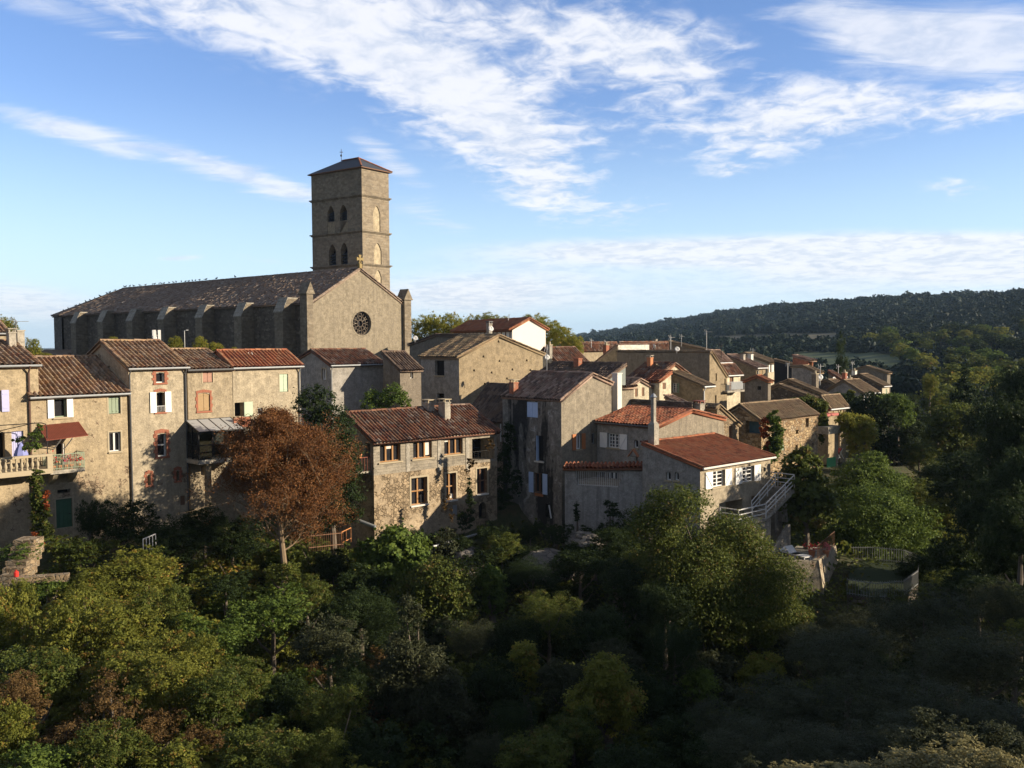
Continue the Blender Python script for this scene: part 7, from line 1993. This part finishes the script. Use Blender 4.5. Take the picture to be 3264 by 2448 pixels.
# ---- trees of the valley, the wooded hill and its ridge pines
rv = random.Random(31); nv_ = 0
while nv_ < 150:
    Y = 100 * (4.6 ** rv.random()); r = rv.uniform(.36, .60)
    X = r * Y
    if edge_dist(np.array([X]), np.array([Y]))[0] > -3: continue
    g = gz(X, Y); h = rv.uniform(4.0, 7.5) * (1 if Y > 140 else .8); R = rv.uniform(2.6, 4.6)
    c = Vector((X, Y, g + h - R * .5))
    q = c.normalized()
    tree(0, 0, 0, 0, Y, 'far' if Y > 130 else 'mid', rv.choice([L_MID, L_GREEN, L_DARK, L_MID, L_YEL] if Y > 150 else [L_MID, L_DARK]), 'leafy tree among the mixed trees of the valley floor', group='valley floor trees', pos=c, size=(R, R * .8), limbs=2)
    nv_ += 1
for r in np.linspace(.079, .553, 58):
    r = float(r + rv.uniform(-.004, .004)); Y = float(np.interp(r, RIDGE_R, RIDGE_Y)) * rv.uniform(.985, 1.0); X = r * Y
    g = gz(X, Y); s = Y / 900; R = rv.choice([3.5, 4.5, 5.5, 6.5, 8]) * rv.uniform(.8, 1.15) * (.5 + .5 * s)
    kd = 'pine' if rv.random() < .6 else 'far'
    tree(0, 0, 0, 0, Y, kd, L_FAR, 'umbrella pine in the row along the hill crest' if kd == 'pine' else 'rounded tree on the hill crest', group='umbrella pines on the crest' if kd == 'pine' else 'crest trees', pos=Vector((X, Y, g + rv.uniform(4, 7) * (.6 + .4 * s))), size=(R, R * (.6 if kd == 'pine' else .75)), name='pine_tree' if kd == 'pine' else 'tree', limbs=2)
lone = at(2132, 1022, 1650); tree(0, 0, 0, 0, 0, 'pine', L_FAR, 'lone umbrella pine standing clear of the hill crest', pos=lone, size=(8.5, 6), name='pine_tree', limbs=2)
def hill_forest():
    rng = np.random.default_rng(8); N = 12000
    r = rng.uniform(.03, .66, N * 2); s = rng.uniform(.10, 1.04, N * 2) ** .9
    Yr = np.interp(r, RIDGE_R, RIDGE_Y); Y = s * Yr; X = r * Y
    # keep the fields open
    px = CX + FPX * r; z = ground(X, Y)
    keep = ((edge_dist(X, Y) < -4) | (Y > 190)) & (Y > 150)
    f1 = (s > .405) & (s < .495) & (r > .195) & (r < .355)
    f2 = (s > .272) & (s < .335) & (r > .30) & (r < .425)
    f3 = (s > .335) & (s < .365) & (r > .44) & (r < .60)
    keep &= ~(f1 | f2 | f3)
    X, Y, z, s = X[keep][:N], Y[keep][:N], z[keep][:N], s[keep][:N]
    n = len(X); k = 110
    R = 2.7 * np.exp(rng.normal(0, .22, n)) * (1 + .35 * (Y > 900)) * np.clip(Y / 500, .8, 1.3)
    d = rng.normal(0, 1, (n, k, 3)); d /= np.linalg.norm(d, axis=2)[:, :, None]; d[:, :, 2] = np.abs(d[:, :, 2]) * .9 - .15
    lump = 1 + .28 * np.sin(d[:, :, 0] * 5 + X[:, None]) * np.cos(d[:, :, 1] * 4 + Y[:, None])
    p = np.stack([X, Y, z + R * .55], 1)[:, None, :] + d * (R[:, None] * lump * rng.uniform(.8, 1.05, (n, k)))[:, :, None]
    nr = d + rng.normal(0, .35, d.shape); nr /= np.linalg.norm(nr, axis=2)[:, :, None]
    size = np.repeat(R * .42, k)
    wv = .35 + .35 * np.sin(X * .012 + 2 * np.sin(Y * .006)) * np.cos(Y * .015)
    t = np.clip(np.repeat(wv + rng.uniform(0, .4, n) ** 1.5, k) * .8 + rng.uniform(0, .12, n * k), 0, 1)
    me = leaf_mesh('forest', p.reshape(-1, 3), nr.reshape(-1, 3), size, rng, t, L_FAR, .8)
    tag(link('forest', me), 'dense dark wood covering the far hillside', 'forest', None, 'stuff')
hill_forest()
def fields():
    def sheet(name, r0, r1, s0, s1, mat):
        nr_, ns_ = 24, 10; V_ = []
        for j in range(ns_):
            for i in range(nr_):
                r = r0 + (r1 - r0) * i / (nr_ - 1); s = s0 + (s1 - s0) * j / (ns_ - 1) + .006 * math.sin(i * .9)
                Y = s * float(np.interp(r, RIDGE_R, RIDGE_Y)); X = r * Y; V_.append((X, Y, gz(X, Y) + .5))
        me = bpy.data.meshes.new(name); me.from_pydata(V_, [], [(j * nr_ + i, j * nr_ + i + 1, (j + 1) * nr_ + i + 1, (j + 1) * nr_ + i) for j in range(ns_ - 1) for i in range(nr_ - 1)])
        me.materials.append(mat); structure(link(name, me))
    def fm(name, a, c2, sc):
        m, T, b, o = newmat(name); co = objco(T); w = T.new('ShaderNodeTexWave'); T.l.new(T.mapping(co, (1, 1, 1), rot=(0, 0, R_(35))), w.inputs['Vector']); w.inputs['Scale'].default_value = sc; w.inputs['Distortion'].default_value = 1.5
        T.l.new(T.mix(T.math('MULTIPLY', w.outputs['Fac'], T.noise(co, .03, 4)), a, c2), b.inputs['Base Color']); return m
    sheet('stubble_field', .19, .36, .40, .50, fm('dry stubble', (.15, .125, .065), (.10, .09, .05), .12))
    sheet('vineyard', .295, .43, .268, .34, fm('vine rows', (.075, .095, .03), (.05, .062, .025), .2))
    sheet('meadow', .435, .61, .33, .37, fm('meadow grass', (.10, .12, .035), (.07, .09, .03), .1))
fields()
def undergrowth():
    rng = np.random.default_rng(9); N = 170000
    r = rng.uniform(-.62, .66, N); Y = 16 * (8.5 ** rng.uniform(0, 1, N)); X = r * Y
    d = edge_dist(X, Y); keep = (d < -1.0)
    X, Y = X[keep], Y[keep]; z = ground(X, Y)
    b = np.sin(X * .9 + 2 * np.sin(Y * .5)) * np.cos(Y * .8) * .5 + .5
    h = rng.uniform(0, 1, len(X)) * (.25 + .9 * b)
    p = np.stack([X, Y, z + h], 1); nr = rng.normal(0, .6, p.shape); nr[:, 2] += .9; nr /= np.linalg.norm(nr, axis=1)[:, None]
    t = np.clip(b * .6 + rng.uniform(0, .4, len(X)), 0, 1)
    me = leaf_mesh('undergrowth', p, nr, np.clip(Y / 170, .14, .8), rng, t, L_MID, .5)
    tag(link('undergrowth', me), 'low tangled undergrowth covering the gorge slopes', 'undergrowth', None, 'stuff')
undergrowth()

# trees added outside the view, placed and sized to shade the gorge
def added_shade_tree(x, y, ztop, R):
    tree(0, 0, 0, 0, 0, 'big', L_DARK, 'unseen tree added on the bank to shade the gorge', group='unseen trees added to shade the gorge', pos=Vector((x, y, ztop - R)), size=(R, R))
for (x, y, zt_, R) in ((42, 12, 0, 4), (45, 16, 2.5, 4.2), (41, 20, 2.5, 4.2), (46, 23, 3.2, 4.4), (42, 27, 2.2, 4.2), (46, 30, 2.8, 4.0), (42, 33.5, 1.6, 4.2), (46, 36, 1.6, 3.8), (48, 26, -3, 4.5), (44, 19, -4, 4.5), (44, 31, -4, 4.5), (47, 12, -3, 4.5), (40, 37, -3.5, 3.6), (44, 25, -3, 4.5), (43, 36, -5, 4)):
    added_shade_tree(x, y, zt_, R)

# rock showing through below the stained house, its colour darkened for the shade there
def rocks():
    rng = np.random.default_rng(12)
    for k, (px, py, hw, hh, Y, lab) in enumerate(((1745, 1815, 80, 50, 59.5, 'pale limestone outcrop in the dark bank below the stained house'), (1880, 1722, 60, 22, 61.5, 'ledge of pale rock under the terrace wall'), (1480, 1800, 60, 50, 60, 'rocky foot of the rubble house wall'))):
        c = at(px, py, Y); mb = MB(); mb.ball((0, 0, 0), 1, 1, 1, 28, 18)
        v = np.array(mb.v); n_ = np.zeros(len(v))
        for o in range(5):
            f = 1.3 * 1.9 ** o; ph = rng.uniform(0, 6, 6); n_ += (np.abs(np.sin(v[:, 0] * f + ph[0]) * np.cos(v[:, 1] * f + ph[1]) + np.sin(v[:, 2] * f * 1.6 + ph[2])) - .6) / 1.6 ** o
        v = v * (1 + .22 * n_)[:, None] * np.array([hw / FPX * Y, 2.0, hh / FPX * Y])
        mb.v = [tuple(p) for p in v]
        o = mb.build('rock', rubble('pale limestone', (.20, .18, .155), (.10, .09, .08), 1.3, (.06, .055, .05), .06, .5)); o.location = c
        tag(o, lab, 'rock')
rocks()

# ---- evening air that turns the far hill blue
def haze():
    m = bpy.data.materials.new('evening haze'); m.use_nodes = True; T = NT(m.node_tree); T.n.clear()
    o = T.new('ShaderNodeOutputMaterial'); v = T.new('ShaderNodeVolumePrincipled')
    v.inputs['Color'].default_value = (.52, .74, 1, 1); v.inputs['Density'].default_value = HAZE; v.inputs['Anisotropy'].default_value = .1
    T.l.new(v.outputs[0], o.inputs['Volume'])
    b = MB().box(-5600, 5700, -900, 9300, -1200, 160).build('haze', m); b['kind'] = 'stuff'
HAZE = 0.00008
haze()
